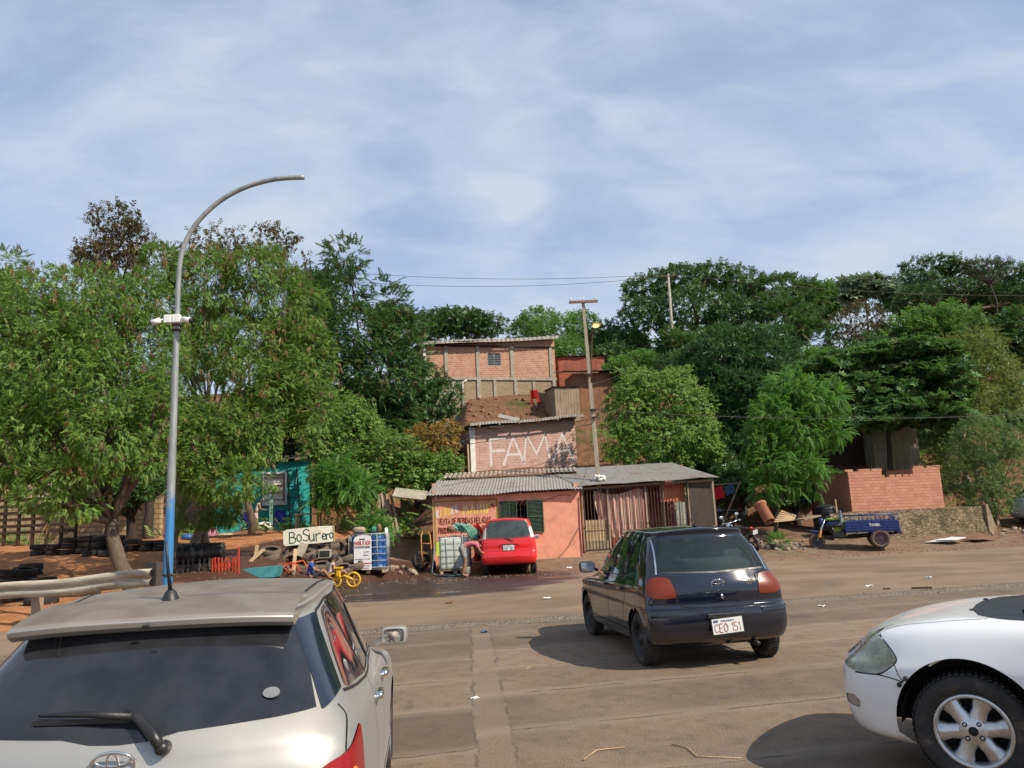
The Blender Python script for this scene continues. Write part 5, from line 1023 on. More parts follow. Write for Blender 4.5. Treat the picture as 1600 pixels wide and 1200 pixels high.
def mirror_part(root, p, side, mat_, glass=M_CHR, sc=1.0, broken=False, back=None):
    """door mirror; p is where its foot meets the door"""
    o = MB(); c = Vector((p[0]-.01, p[1]+side*.15*sc, p[2]+.05)); cushion(o, c, (.10*sc, .22*sc, .15*sc), .55, 14); o.bar(p, c+Vector((0, -side*.08, -.03)), .05, .04)
    m = o.build('mirror', mat_, root); g = MB()
    x = c.x-.050*sc
    if not broken: g.grid(lambda u, v: (x-.004+.01*((u-.5)**2+(v-.5)**2), c.y+(u-.5)*.18*sc, c.z+(v-.5)*.115*sc), 4, 4); g.build('mirror_glass', glass, m)
    else:
        rr = lambda k: [(math.copysign(abs(math.cos(a))**.4, math.cos(a))*.095*sc*k, math.copysign(abs(math.sin(a))**.4, math.sin(a))*.062*sc*k) for a in np.linspace(0, 2*math.pi, 28, endpoint=False)]
        A, B, D = rr(1.06), rr(.86), rr(.82)
        vs = [(x-.018, c.y+q[0], c.z+q[1]) for q in A]+[(x-.022, c.y+q[0], c.z+q[1]) for q in B]+[(x+.012, c.y+q[0], c.z+q[1]) for q in D]+[(x+.02, c.y+q[0], c.z+q[1]) for q in A]
        n = 28; fs = [(k*n+i, k*n+(i+1) % n, (k+1)*n+(i+1) % n, (k+1)*n+i) for k in range(2) for i in range(n)]+[(3*n+i, 3*n+(i+1) % n, (i+1) % n, i) for i in range(n)]
        g.add(vs, fs, 0); g.add([(x+.012, c.y+q[0], c.z+q[1]) for q in D], [tuple(range(n))], 1)
        rn = random.Random(4)
        g.lathe([(.0, .02), (.012, .02), (.014, .01), (.034, .012), (.036, 0), (.044, .004), (.046, -.012)], 20, Matrix.Translation((x+.004, c.y+.008, c.z)) @ Matrix.Rotation(R(-90), 4, 'Y'), 2)
        for k in range(9):
            a = k*.7; g.box((x, c.y+.008+.036*math.cos(a), c.z+.036*math.sin(a)), (.014, .014, .010), mi=2)
        g.box((x, c.y-.066, c.z-.03), (.02, .024, .03), mi=2)
        g.build('mirror_mount', [M_SIL, M_MBRN, M_MPLA], m)
    return m
M_MBRN = mat('mirror shell brown', (0.10, 0.05, 0.035), 0.7); M_MPLA = mat('mirror frame plastic', (0.42, 0.36, 0.32), 0.6)

# --- black hatchback
def black_hatchback(loc, rz):
    root = thing('parked_car', loc, rz, 'dark navy hatchback seen from behind with red tail lamps, parked alone on the concrete', 'car', 'parked cars')
    hw = .79
    rows = [ring(.24, -.42, 2.95, .70, .2, .3), ring({0: .33, 3: .28, 5: .24, 10: .24}, -.53, 3.03, .765, .2, .34, .92), ring({0: .47, 4: .42, 10: .40}, -.585, 3.08, hw+.005, .2, .36, .93),
            ring({0: .62, 2: .615, 4: .60, 10: .55}, -.58, 3.06, hw+.01, .22, .38, .93), ring({0: .665, 2: .66, 4: .66, 10: .62}, -.52, 3.02, hw+.005, .20, .40, .94),
            ring({0: .83, 3: .83, 6: .80, 10: .72}, -.515, 2.96, hw, .22, .40, .92), ring({0: .99, 2: .985, 3: .955, 5: .90, 7: .87, 10: .965}, -.44, 2.22, {3: .755, 5: .765, 7: .71}, .24, .30, .90, .90),
            ring({0: 1.19, 5: 1.16, 10: 1.17}, -.325, 1.85, {3: .69, 5: .70, 7: .655}, .22, .30, .89, .88), ring({0: 1.385, 2: 1.385, 3: 1.395, 5: 1.425, 7: 1.39, 10: 1.395}, -.19, 1.40, {3: .575, 5: .60, 7: .575}, .2, .25, .87, .88),
            ring({0: 1.465, 2: 1.455, 5: 1.475, 10: 1.445}, -.20, 1.27, .49, .2, .2, .92)]
    xs = [-.16, -.15, -.10, .08, .35, .6, .85, 1.05, 1.17, 1.20, 1.22]
    rows.append([[x, 0, z] for x, z in zip(xs, [1.487, 1.487, 1.489, 1.494, 1.5, 1.5, 1.496, 1.485, 1.475, 1.472, 1.47])])
    sh = Shell(rows); sh.VIEW = {'side': ((0, 2), 2.0, 8.2, 0, 8.6), 'rear': ((1, 2), 0, 3.4, 0, 8.8), 'front': ((1, 2), 6.9, 10, 0, 8.8), 'top': ((0, 1), 5.8, 10, 4.2, 6.6), 'roof': ((0, 1), 0, 10, 8, 10)}
    r = .285; L = lambda v, p, rnd=0.03, closed=True, st=.03: sh.loc(v, dense(p, st, closed, rnd))
    rw = L('rear', [(0, 1.005), (.52, 1.015), (.615, 1.03), (.585, 1.16), (.51, 1.36), (0, 1.385)], .0)
    rw[np.abs(rw[:, 0]) < .02, 0] = 0
    fd = L('side', [(1.98, .945), (1.17, .955), (1.05, 1.36), (1.25, 1.365), (1.62, 1.21)], .03)
    rd = L('side', [(1.08, .955), (.42, .965), (.42, 1.19), (.56, 1.35), (.96, 1.37)], .03)
    qt = L('side', [(.385, .968), (.10, 1.01), (.16, 1.15), (.385, 1.29)], .03)
    ws = L('front', [(0, .985), (.60, .965), (.64, 1.03), (.56, 1.34), (.46, 1.385), (0, 1.392)], 0); ws[ws[:, 0] > 9.97, 0] = 10
    tl = L('rear', [(.475, .94), (.60, .968), (.72, .955), (.79, .87), (.80, .70), (.72, .675), (.50, .70), (.49, .79)], .03)
    tl = L('rear', [(.515, .962), (.60, .974), (.70, .966), (.757, .90), (.777, .785), (.68, .752), (.468, .758), (.485, .86)], .035)
    hl = L('front', [(.36, .62), (.66, .66), (.74, .74), (.66, .80), (.45, .74)], .03)
    regs = [dict(name='rear_window', st=rw, mode='center', mat=M_GLC, off=.002), dict(name='side_window', st=fd, mode='pair', mat=M_GLC, off=-.004), dict(name='side_window', st=rd, mode='pair', mat=M_GLT, off=-.004),
            dict(name='quarter_window', st=qt, mode='pair', mat=M_GLT, off=-.004), dict(name='windscreen', st=ws, mode='center', mat=M_GLC), dict(name='tail_lamp', st=tl, mode='pair', mat=M_LORG, off=.006), dict(name='headlamp', st=hl, mode='pair', mat=M_LCLR, off=.004)]
    for cx in (0, 2.37): regs.append(dict(name='arch', st=arch(sh, cx, r, r+.055), mode='hole'))
    ln = lambda v, p, w=.007, slot=1, off=.0022, rnd=.04: (L(v, p, rnd, False), w, slot, off)
    lines = [ln('rear', [(0, .652), (.40, .655), (.455, .70), (.478, .80), (.468, .955)], .012), ln('rear', [(.47, .965), (.60, .985), (.655, 1.02), (.615, 1.18), (.545, 1.37), (.50, 1.405), (0, 1.418)], .008),
             ln('side', [(1.13, 1.38), (1.15, .95), (1.15, .42), (1.12, .33)]), ln('side', [(.42, 1.30), (.37, .96), (.36, .80), (.46, .62), (.52, .40)]), ln('side', [(2.02, .93), (2.10, .80), (2.08, .36)]), ln('side', [(.40, .35), (2.1, .335)], .01),
             ln('rear', [(0, .622), (.45, .622)], .006), ln('side', [(2.0, .925), (.40, .945), (.08, .99)], .016, 2, .003, .02), ln('side', [(.05, 1.0), (.14, 1.16), (.40, 1.315), (.58, 1.375), (1.05, 1.385), (1.28, 1.38), (1.66, 1.22), (2.02, .955)], .016, 2, .003, .02),
             ln('side', [(1.11, .95), (1.01, 1.375)], .085, 2, .002, 0), ln('side', [(.40, .962), (.40, 1.31)], .03, 2, .002, 0), ln('side', [(-.02, .615), (.02, .615)], .03, 0, .01, 0),
             (sh.loc('rear', dense([(.635, 1.0), (.565, 1.36)], .03, False)), .018, 3, .006), (np.array([[a, 9.0] for a in np.linspace(2.6, 7.3, 80)]), .012, 1, .003),
             (sh.loc('rear', dense([(0, 1.003), (.60, 1.02)], .03, False)), .02, 2, .003), (sh.loc('rear', dense([(.46, .565), (.80, .575)], .03, False)), .022, 1, .002), (sh.loc('rear', dense([(.46, .60), (.80, .61)], .03, False)), .030, 0, .012),
             (sh.loc('rear', dense([(.45, .70), (.50, .688), (.80, .70)], .03, False)), .014, 1, .001)]
    ob = build_shell(sh, root, [M_BLK, M_GAP, M_TRM, M_CHR], regs, lines)
    underbody(root, -.5, 3.0, .80, (0, 2.37), r, .165); cabin(root, -.35, 1.95, .66, .36, 1.0)
    for x in (0, 2.37):
        for s in (1, -1): wheel(root, x, s*.70, r, .165, s, 'steel', steer=R(3) if x else 0)
    p, n = skinpt(sh, 'rear', (0, .885), .004); emblem(root, p, (0, -1, 0), (-.2, 0, 1), .14)
    b = MB(); p, n = skinpt(sh, 'rear', (.0, .89), .006); p, n = skinpt(sh, 'rear', (.33, .885), .004); p.y = -p.y
    write(b, 'Vitz', p+Vector((0, .05, -.02)), (0, -1, 0), (-.15, 0, 1), .065, .008, .12, 0, slant=.25); b.build('badge_lettering', M_CHR, root)
    p, n = skinpt(sh, 'rear', (.0, .75), .010); b = MB(); cushion(b, p+Vector((0, -.03, 0)), (.02, .028, .055), .8, 8); b.build('lock', M_CHR, root)
    b = MB(); p, n = skinpt(sh, 'rear', (.075, .882), .002); b.lathe([(0, 0), (.02, 0), (.022, -.004)], 12, Matrix.Translation((p.x-.003, -p.y, p.z)) @ Matrix.Rotation(R(-90), 4, 'Y')); b.build('wiper_hole_plug', M_TRM, root)
    p, n = skinpt(sh, 'rear', (0, .46), .012); b = plate(root, p+Vector((-.012, -.03, .0)), (0, -1, .06), (.06, .06, 1), 'CEO 151', .34, .155)
    b = MB(); b.box((p.x+.01, -.03, .56), (.04, .42, .05)); b.build('plate_light', M_TRM, root, bevel=.008)
    b = MB(); b.tube([(.02, 0, 1.49), (-.0, 0, 1.525)], [.03, .012], 10); b.tube([(0, 0, 1.52), (-.02, 0, 1.55)], [.006, .004], 6); b.build('antenna', M_TRM, root)
    for s in (1, -1):
        mirror_part(root, (1.83, s*.74, .93), s, M_BLK)
        for x in (1.28, .56):
            p, n = skinpt(sh, 'side', (x, .80), .02); h = MB(); cushion(h, (p.x, s*p.y, p.z), (.17, .04, .035), .5, 10); h.build('door_handle', M_BLK, root)
    b = MB(); b.tube([(-.30, -.38, .24), (-.52, -.40, .235)], .025, 12); b.build('exhaust_pipe', M_STL, root)
    p, n = skinpt(sh, 'rear', (0, 1.36), .012); b = MB(); b.box((.02, 0, 1.37), (.035, .22, .025)); b.build('brake_light', M_LRED, root)
    return root, sh

# --- champagne hatchback in the foreground
def silver_hatchback(loc, rz, ry=0.0):
    root = thing('parked_car', loc, rz, 'dusty champagne silver hatchback with black rear wiper in the left foreground', 'car', 'parked cars', ry=ry)
    rows = [ring(.22, -.55, 3.02, .76, .2, .3), ring({0: .33, 4: .27, 10: .25}, -.66, 3.12, .825, .22, .34, .92), ring({0: .5, 4: .45, 10: .42}, -.70, 3.16, .83, .24, .36, .92), ring({0: .67, 4: .64, 10: .58}, -.69, 3.13, .835, .26, .38, .91),
            ring({0: .84, 3: .84, 6: .80, 10: .73}, -.655, 3.03, .82, .27, .40, .90), ring({0: .915, 3: .92, 6: .88, 10: .80}, -.625, 2.75, {3: .806, 5: .81, 7: .78}, .27, .38, .90),
            ring({0: .985, 2: .99, 3: 1.0, 5: .955, 7: .93, 10: .985}, -.585, 2.15, {3: .765, 5: .78, 7: .73}, .27, .30, .89, .90),
            ring({0: 1.17, 5: 1.16, 10: 1.17}, -.43, 1.82, {3: .68, 5: .695, 7: .65}, .27, .30, .88, .88), ring({0: 1.335, 2: 1.34, 3: 1.36, 5: 1.405, 7: 1.38, 10: 1.385}, -.27, 1.40, {3: .58, 5: .61, 7: .58}, .27, .25, .87, .88),
            ring({0: 1.395, 2: 1.40, 5: 1.45, 10: 1.43}, -.25, 1.27, {3: .52, 5: .54, 7: .52}, .25, .2, .93)]
    xs = [-.22, -.21, -.15, .05, .35, .6, .85, 1.05, 1.17, 1.20, 1.22]
    rows.append([[x, 0, z] for x, z in zip(xs, [1.415, 1.416, 1.42, 1.44, 1.47, 1.478, 1.476, 1.468, 1.455, 1.452, 1.45])])
    sh = Shell(rows); sh.VIEW = {'side': ((0, 2), 1.6, 8.2, 0, 8.6), 'rear': ((1, 2), 0, 3.6, 0, 8.8), 'front': ((1, 2), 6.9, 10, 0, 8.8), 'top': ((0, 1), 5.8, 10, 4.2, 6.6), 'roof': ((0, 1), 0, 10, 8, 10)}
    r = .30; L = lambda v, p, rnd=0.03, closed=True, st=.03: sh.loc(v, dense(p, st, closed, rnd))
    rw = L('rear', [(0, .985), (.10, .99), (.20, 1.01), (.53, 1.025), (.665, 1.035), (.62, 1.16), (.535, 1.335), (0, 1.34)], .0); rw[np.abs(rw[:, 0]) < .02, 0] = 0
    qt = L('side', [(.60, .985), (.25, 1.012), (-.08, 1.04), (-.125, 1.06), (.04, 1.22), (.16, 1.34), (.30, 1.365)], .025)
    dp = np.array(dense([(2.12, 6.22), (2.12, 7.95), (2.97, 7.9), (2.96, 6.40)], .1, True, .05))
    rd = L('side', [(1.24, .975), (.665, .985), (.36, 1.37), (.60, 1.39), (1.02, 1.395)], .025)
    fd = L('side', [(2.02, .965), (1.31, .975), (1.10, 1.395), (1.32, 1.375), (1.68, 1.20)], .025)
    ws = L('front', [(0, 1.0), (.60, .985), (.64, 1.03), (.56, 1.34), (.46, 1.385), (0, 1.39)], 0); ws[ws[:, 0] > 9.97, 0] = 10
    tl = L('side', [(-.665, .64), (-.655, .77), (-.55, .86), (-.36, .905), (-.22, .925), (-.26, .81), (-.36, .60), (-.5, .56)], .02)
    hl = L('front', [(.36, .62), (.66, .66), (.74, .74), (.66, .80), (.45, .74)], .03)
    regs = [dict(name='rear_window', st=rw, mode='center', mat=M_GLT, off=.002), dict(name='side_window', st=fd, mode='pair', mat=M_GLT, off=-.004), dict(name='side_window', st=rd, mode='pair', mat=M_GLT, off=-.004),
            dict(name='quarter_window', st=qt, mode='pair', mat=M_GLT, off=.001), dict(name='pillar_trim', st=dp, mode='pair', mat=M_BLKP, off=.003), dict(name='windscreen', st=ws, mode='center', mat=M_GLT), dict(name='tail_lamp', st=tl, mode='pair', mat=M_LRED, off=.006), dict(name='headlamp', st=hl, mode='pair', mat=M_LCLR, off=.004)]
    for cx in (0, 2.37): regs.append(dict(name='arch', st=arch(sh, cx, r, r+.06), mode='hole'))
    ln = lambda v, p, w=.006, slot=1, off=.0022, rnd=.04: (L(v, p, rnd, False), w, slot, off)
    lines = [ln('side', [(.635, 1.0), (.62, .96), (.60, .80), (.66, .62), (.58, .42)]), ln('side', [(1.275, .98), (1.27, .60), (1.25, .34)]), ln('side', [(2.07, .93), (2.15, .80), (2.12, .36)]), ln('side', [(.42, .35), (2.1, .335)], .01),
             ln('rear', [(.735, 1.02), (.775, .97), (.79, .72), (.70, .66), (0, .655)], .009), ln('side', [(2.04, .95), (1.2, .962), (.60, .968), (.25, .992), (-.18, 1.045)], .014, 2, .002, .02),
             ln('side', [(-.20, 1.09), (-.04, 1.235), (.10, 1.35), (.36, 1.385), (.70, 1.405), (1.12, 1.41), (1.36, 1.39), (1.72, 1.21), (2.05, .97)], .014, 2, .002, .02), ln('side', [(1.275, .975), (1.06, 1.395)], .075, 2, .001, 0), ln('side', [(.632, .985), (.332, 1.37)], .03, 2, .004, 0),
             (np.array([[a, 9.0] for a in np.linspace(2.5, 7.3, 80)]), .014, 1, .003), ln('side', [(.60, 1.375), (.665, .985)], .004, 1, .002, 0)]
    ob = build_shell(sh, root, [M_SIL, M_GAP, M_TRM, M_BLKP], regs, lines)
    underbody(root, -.6, 3.05, .83, (0, 2.37), r, .175); cabin(root, -.42, 1.95, .70, .36, 1.05)
    for x in (0, 2.37):
        for s in (1, -1): wheel(root, x, s*.74, r, .175, s, 'steel', mrim=M_ALU)
    # spoiler over the rear window
    sec = [(-.335, 1.357), (-.343, 1.378), (-.32, 1.394), (-.18, 1.425), (.02, 1.452), (.02, 1.40), (-.15, 1.372), (-.30, 1.338)]
    def sp(u, v):
        y = (u-.5)*1.10; f = (abs(y)/.55)**3; k = v*8; i = int(k) % 8; a, b2 = sec[i], sec[(i+1) % 8]; q = k-int(k)
        return (a[0]+(b2[0]-a[0])*q+.07*f, y, a[1]+(b2[1]-a[1])*q+.004-.020*f)
    b = MB(); b.grid(sp, 30, 32); s_ = b.build('spoiler', M_SIL, root); b = MB(); b.box((-.352, 0, 1.364), (.012, .028, .012)); b.build('washer_nozzle', M_TRM, s_, bevel=.003)
    # amber round lamp in each red lens
    for s in (1, -1):
        p, n = skinpt(sh, 'side', (-.46, .74), .004); g = MB(); q = n.to_track_quat('Z', 'Y'); Mt = Matrix.Translation((p.x, p.y, p.z)) @ q.to_matrix().to_4x4()
        g.lathe([(0, .010), (.045, .010), (.072, .003), (.078, .001)], 24, Mt)
        if s < 0:
            for k in range(len(g.v)): g.v[k] = (g.v[k][0], -g.v[k][1], g.v[k][2])
        g.build('turn_lamp', M_LAMB, ob['tail_lamp'+('+' if s > 0 else '-')])
    p, n = skinpt(sh, 'rear', (0, .932), .005); emblem(root, p, (0, -1, 0), (-.35, 0, 1), .145)
    p, n = skinpt(sh, 'rear', (.16, .965), .01); p.y = -p.y; b = MB(); b.lathe([(0, .045), (.018, .045), (.024, .03), (.026, -.01)], 16, Matrix.Translation(p) @ Matrix.Rotation(R(-80), 4, 'Y'))
    e1, _ = skinpt(sh, 'rear', (.055, 1.045), .035); e1.y = -e1.y; b.tube([p+Vector((-.035, 0, .01)), (p+e1)/2+Vector((-.035, -.02, .0)), e1, e1+Vector((.01, .05, .02))], [.019, .021, .018, .014], 10)
    e2, _ = skinpt(sh, 'rear', (.30, 1.075), .022); b.tube([e1+Vector((0, .02, .008)), (e1+e2)/2+Vector((-.012, 0, .012)), e2], [.014, .012, .006], 8); e3, _ = skinpt(sh, 'rear', (.32, 1.06), .008); b.bar(e1+Vector((.012, .04, -.006)), e3, .012, .016)
    b.build('rear_wiper', M_TRM, root)
    b = MB(); b.lathe([(.042, -.01), (.038, .01), (.022, .045), (.012, .055), (0, .056)], 16, Matrix.Translation((-.06, 0, 1.432))); b.tube([(-.06, 0, 1.47), (-.09, .004, 1.56), (-.12, .008, 1.69)], [.010, .0075, .005], 8); b.build('antenna', M_TRM, root)
    mirror_part(root, (1.90, -.755, .96), -1, M_SIL, broken=True, sc=.82); mirror_part(root, (1.90, .755, .96), 1, M_SIL)
    for s in (1, -1):
        for x in (1.42, .77):
            p, n = skinpt(sh, 'side', (x, .845), .022); h = MB(); cushion(h, (p.x, s*p.y, p.z), (.18, .045, .04), .5, 10); cushion(h, (p.x-.115, s*(p.y-.012), p.z), (.03, .03, .035), .8, 8); h.build('door_handle', M_CHR, root)
        # rain visors over the side windows
        for k, pl in enumerate(([(.37, 1.385), (.62, 1.402), (1.02, 1.405)], [(1.10, 1.405), (1.33, 1.385), (1.66, 1.225), (1.86, 1.09)])):
            st = sh.loc('side', dense(pl, .05, False)); p = sh.S(st[:, 0], st[:, 1]); n = sh.nrm(st[:, 0], st[:, 1]); g = MB(); K = len(p)
            vs = [Vector(p[i])+Vector(n[i])*.006 for i in range(K)]+[Vector(p[i])+Vector((0, .055, -.085)) for i in range(K)]
            vs = [(q[0], s*q[1], q[2]) for q in vs]; g.add(vs, [(i, i+1, K+i+1, K+i) for i in range(K-1)], 0, True); g.build('rain_visor', M_GLV, root)
    st_, n = skinpt(sh, 'rear', (.50, 1.10), .006); b = MB(); ex = Vector((0, -1, 0)); ey = Vector((.4, 0, 1)).normalized()
    b.prism([(.032*math.cos(a), .021*math.sin(a)) for a in np.linspace(0, 2*math.pi, 20, endpoint=False)], Vector((st_.x-.012, -st_.y, st_.z)), ex, Vector((.62, 0, 1)).normalized(), ex.cross(Vector((.62, 0, 1)).normalized()), .002); b.build('window_sticker', mat('sticker film', (.20, .21, .21), .5), root)
    # sheets of card lying behind the rear seat, seen through the rear window
    b = MB(); b.box((-.36, -.06, .985), (.30, .36, .012), rot=Matrix.Rotation(R(-38), 3, 'Y')); b.build('parcel_board', mat('grey card', (.55, .58, .55), .8), root)
    b = MB(); b.box((-.34, -.16, 1.02), (.20, .14, .008), rot=Matrix.Rotation(R(-38), 3, 'Y') @ Matrix.Rotation(R(8), 3, 'Z')); b.build('paper_sheet', mat('pale paper', (.75, .78, .75), .8), root)
    return root, sh

# --- white sedan, right foreground
def white_sedan(loc, rz):
    root = thing('parked_car', loc, rz, 'white sedan with cloudy headlamp and six spoke alloy wheel nosing in at the right edge', 'car', 'parked cars')
    rows = [ring(.19, -.75, 3.21, .79, .2, .34), ring({0: .3, 4: .25, 10: .24}, -.90, 3.32, .845, .24, .36, .9, .87), ring({0: .45, 4: .42, 10: .40}, -.95, 3.38, .858, .28, .40, .88, .86), ring({0: .62, 4: .60, 7: .585, 10: .575}, -.95, 3.37, .862, .3, .44, .88, .85),
            ring({0: .74, 4: .73, 7: .675, 8: .665, 10: .66}, -.92, 3.29, .850, .3, .46, .88, .85), ring({0: .90, 4: .86, 6: .84, 7: .835, 8: .815, 10: .80}, -.85, 3.12, {3: .83, 5: .83, 6: .825, 7: .775}, .3, .42, .88, .86), ring({0: .97, 4: .93, 6: .915, 7: .915, 8: .905, 10: .90}, -.55, 2.72, {3: .80, 5: .80, 6: .775, 7: .70}, .4, .36, .88, .86),
            ring({0: 1.0, 4: .97, 6: .94, 7: .935, 10: .96}, -.30, 2.18, {3: .76, 5: .765, 6: .74, 7: .70}, .4, .34, .88, .88), ring({0: 1.2, 5: 1.2, 10: 1.2}, .12, 1.75, {3: .66, 5: .68, 7: .63}, .35, .30, .88, .88), ring({0: 1.39, 5: 1.415, 10: 1.40}, .52, 1.32, {3: .57, 5: .59, 7: .56}, .25, .25, .87, .88),
            ring({0: 1.43, 5: 1.455, 10: 1.44}, .58, 1.20, .47, .2, .2, .92)]
    xs = [.60, .61, .64, .7, .8, .9, 1.0, 1.08, 1.14, 1.16, 1.18]
    rows.append([[x, 0, 1.47] for x in xs])
    sh = Shell(rows); sh.VIEW = {'side': ((0, 2), 1.6, 8.6, 0, 9.6), 'rear': ((1, 2), 0, 3.6, 0, 9.8), 'front': ((1, 2), 6.4, 10, 0, 9.8), 'top': ((0, 1), 5.5, 10, 4.0, 7.0), 'roof': ((0, 1), 0, 10, 8, 11)}
    WB = 2.56; r = .308; L = lambda v, p, rnd=0.03, closed=True, st=.03, rng=None: sh.loc(v, dense(p, st, closed, rnd), rng)
    rw = L('rear', [(0, 1.02), (.60, 1.03), (.54, 1.2), (.48, 1.38), (0, 1.39)], 0); rw[np.abs(rw[:, 0]) < .02, 0] = 0
    ws = L('front', [(0, .985), (.60, .965), (.655, 1.01), (.56, 1.34), (.46, 1.39), (0, 1.398)], 0); ws[ws[:, 0] > 9.97, 0] = 10
    cw = L('top', [(2.20, 0), (2.16, .35), (2.08, .60), (1.98, .70), (2.14, .735), (2.34, .69), (2.49, .52), (2.56, .25), (2.57, 0)], 0, st=.03, rng=(6.0, 10, 6.0, 7.35)); cw[cw[:, 0] > 9.97, 0] = 10
    fd = L('side', [(1.95, .985), (.98, .995), (.90, 1.37), (1.20, 1.38), (1.58, 1.21)], .03); rd = L('side', [(.90, .995), (.15, 1.01), (.30, 1.2), (.60, 1.36), (.82, 1.375)], .03)
    hl = L('side', [(3.31, .60), (3.285, .72), (3.19, .81), (3.10, .825), (2.97, .735), (2.91, .665), (3.02, .585), (3.18, .575)], .02)
    tl = L('rear', [(.42, .68), (.42, .86), (.70, .86), (.79, .78), (.80, .66)], .03); fog = L('side', [(3.17, .36), (3.27, .37), (3.275, .42), (3.2, .435), (3.155, .40)], .015, st=.012); gr = L('front', [(0, .60), (.38, .615), (.40, .68), (0, .70)], 0); gr[gr[:, 0] > 9.97, 0] = 10
    regs = [dict(name='rear_window', st=rw, mode='center', mat=M_GLT), dict(name='windscreen', st=ws, mode='center', mat=M_GLC), dict(name='cowl_panel', st=cw, mode='center', mat=M_TRM, off=-.002), dict(name='side_window', st=fd, mode='pair', mat=M_GLT, off=-.004), dict(name='side_window', st=rd, mode='pair', mat=M_GLT, off=-.004),
            dict(name='headlamp', st=hl, mode='pair', mat=M_LHEAD, off=.003), dict(name='tail_lamp', st=tl, mode='pair', mat=M_LRED, off=.004), dict(name='fog_lamp', st=fog, mode='pair', mat=M_FOG, off=-.006), dict(name='grille', st=gr, mode='center', mat=M_TRM, off=.003)]
    for cx in (0, WB): regs.append(dict(name='arch', st=arch(sh, cx, r+.015, r+.078), mode='hole'))
    ln = lambda v, p, w=.005, slot=1, off=.0022, rnd=.04, rng=None: (L(v, p, rnd, False, rng=rng), w, slot, off)
    lines = [ln('side', [(3.06, .80), (2.9, .85), (2.6, .895), (2.3, .925), (2.05, .945)], .005, 1, .0008, .1), ln('side', [(2.93, .65), (2.90, .575), (2.885, .565)], .005), ln('side', [(3.18, .57), (3.02, .578), (2.93, .565), (2.86, .545)], .006), ln('side', [(2.02, .93), (2.06, .8), (2.0, .33)]), ln('side', [(.93, 1.39), (.95, .95), (.93, .33)]),
             ln('side', [(3.315, .60), (3.29, .725), (3.192, .818), (3.10, .833), (2.965, .74), (2.90, .665), (3.015, .578), (3.18, .568)], .008, 1, .002), (arch(sh, WB, r+.015, r+.082)[1:-1], .010, 0, .004), ln('front', [(0, .71), (.42, .70), (.56, .70)], .006), ln('side', [(2.04, .955), (1.62, 1.235), (1.22, 1.395), (.6, 1.385), (.1, 1.02)], .018, 2, .003), ln('side', [(2.0, .965), (.1, .99)], .018, 2, .003)]
    ob = build_shell(sh, root, [M_WHT, M_GAP, M_TRM], regs, lines)
    underbody(root, -.8, 3.1, .83, (0, WB), r, .19); cabin(root, .0, 1.85, .66, .30, 1.0)
    for x in (0, WB):
        for s in (1, -1): wheel(root, x, s*.745, r, .195, s, 'alloy', steer=R(6) if x else 0)
    mirror_part(root, (1.78, .75, .95), 1, M_WHT); mirror_part(root, (1.78, -.75, .95), -1, M_WHT)
    g = MB(); p0, n0 = skinpt(sh, 'side', (2.905, .535), .004); p1, n1 = skinpt(sh, 'side', (2.865, .575), .004)
    for p, n in ((p0, n0), (p1, n1)): g.lathe([(0, .012), (.010, .012), (.014, .004), (.0145, -.004)], 12, Matrix.Translation(p) @ n.to_track_quat('Z', 'Y').to_matrix().to_4x4())
    g.tube([p0+n0*.008, (p0+p1)/2+n0*.014, p1+n1*.008], .005, 6); g.build('bumper_tie', M_TRM, root)
    for s in (1, -1):
        w_ = MB(); a, _ = skinpt(sh, 'top', (2.30, .52*1), .0); a = sh.S(*[np.array([q]) for q in sh.loc('top', [(2.26, .45)], (6, 10, 6, 7.35))[0]])[0]
        w_.tube([(a[0], s*.45, a[2]+.01), (a[0]-.08, s*.40, a[2]+.045), (a[0]-.16, s*.1, a[2]+.08), (a[0]-.20, s*-.12, a[2]+.10)], [.016, .013, .010, .006], 8); w_.build('wiper', M_TRM, root)
        q, n = skinpt(sh, 'top', (2.55, .3), .004); v = MB(); cushion(v, (q.x, s*q.y, q.z), (.03, .022, .014), .7, 8); v.build('washer_nozzle', M_TRM, root)
    return root, sh
M_FOG = mat('fog lamp recess', (.35, .30, .25), .5)

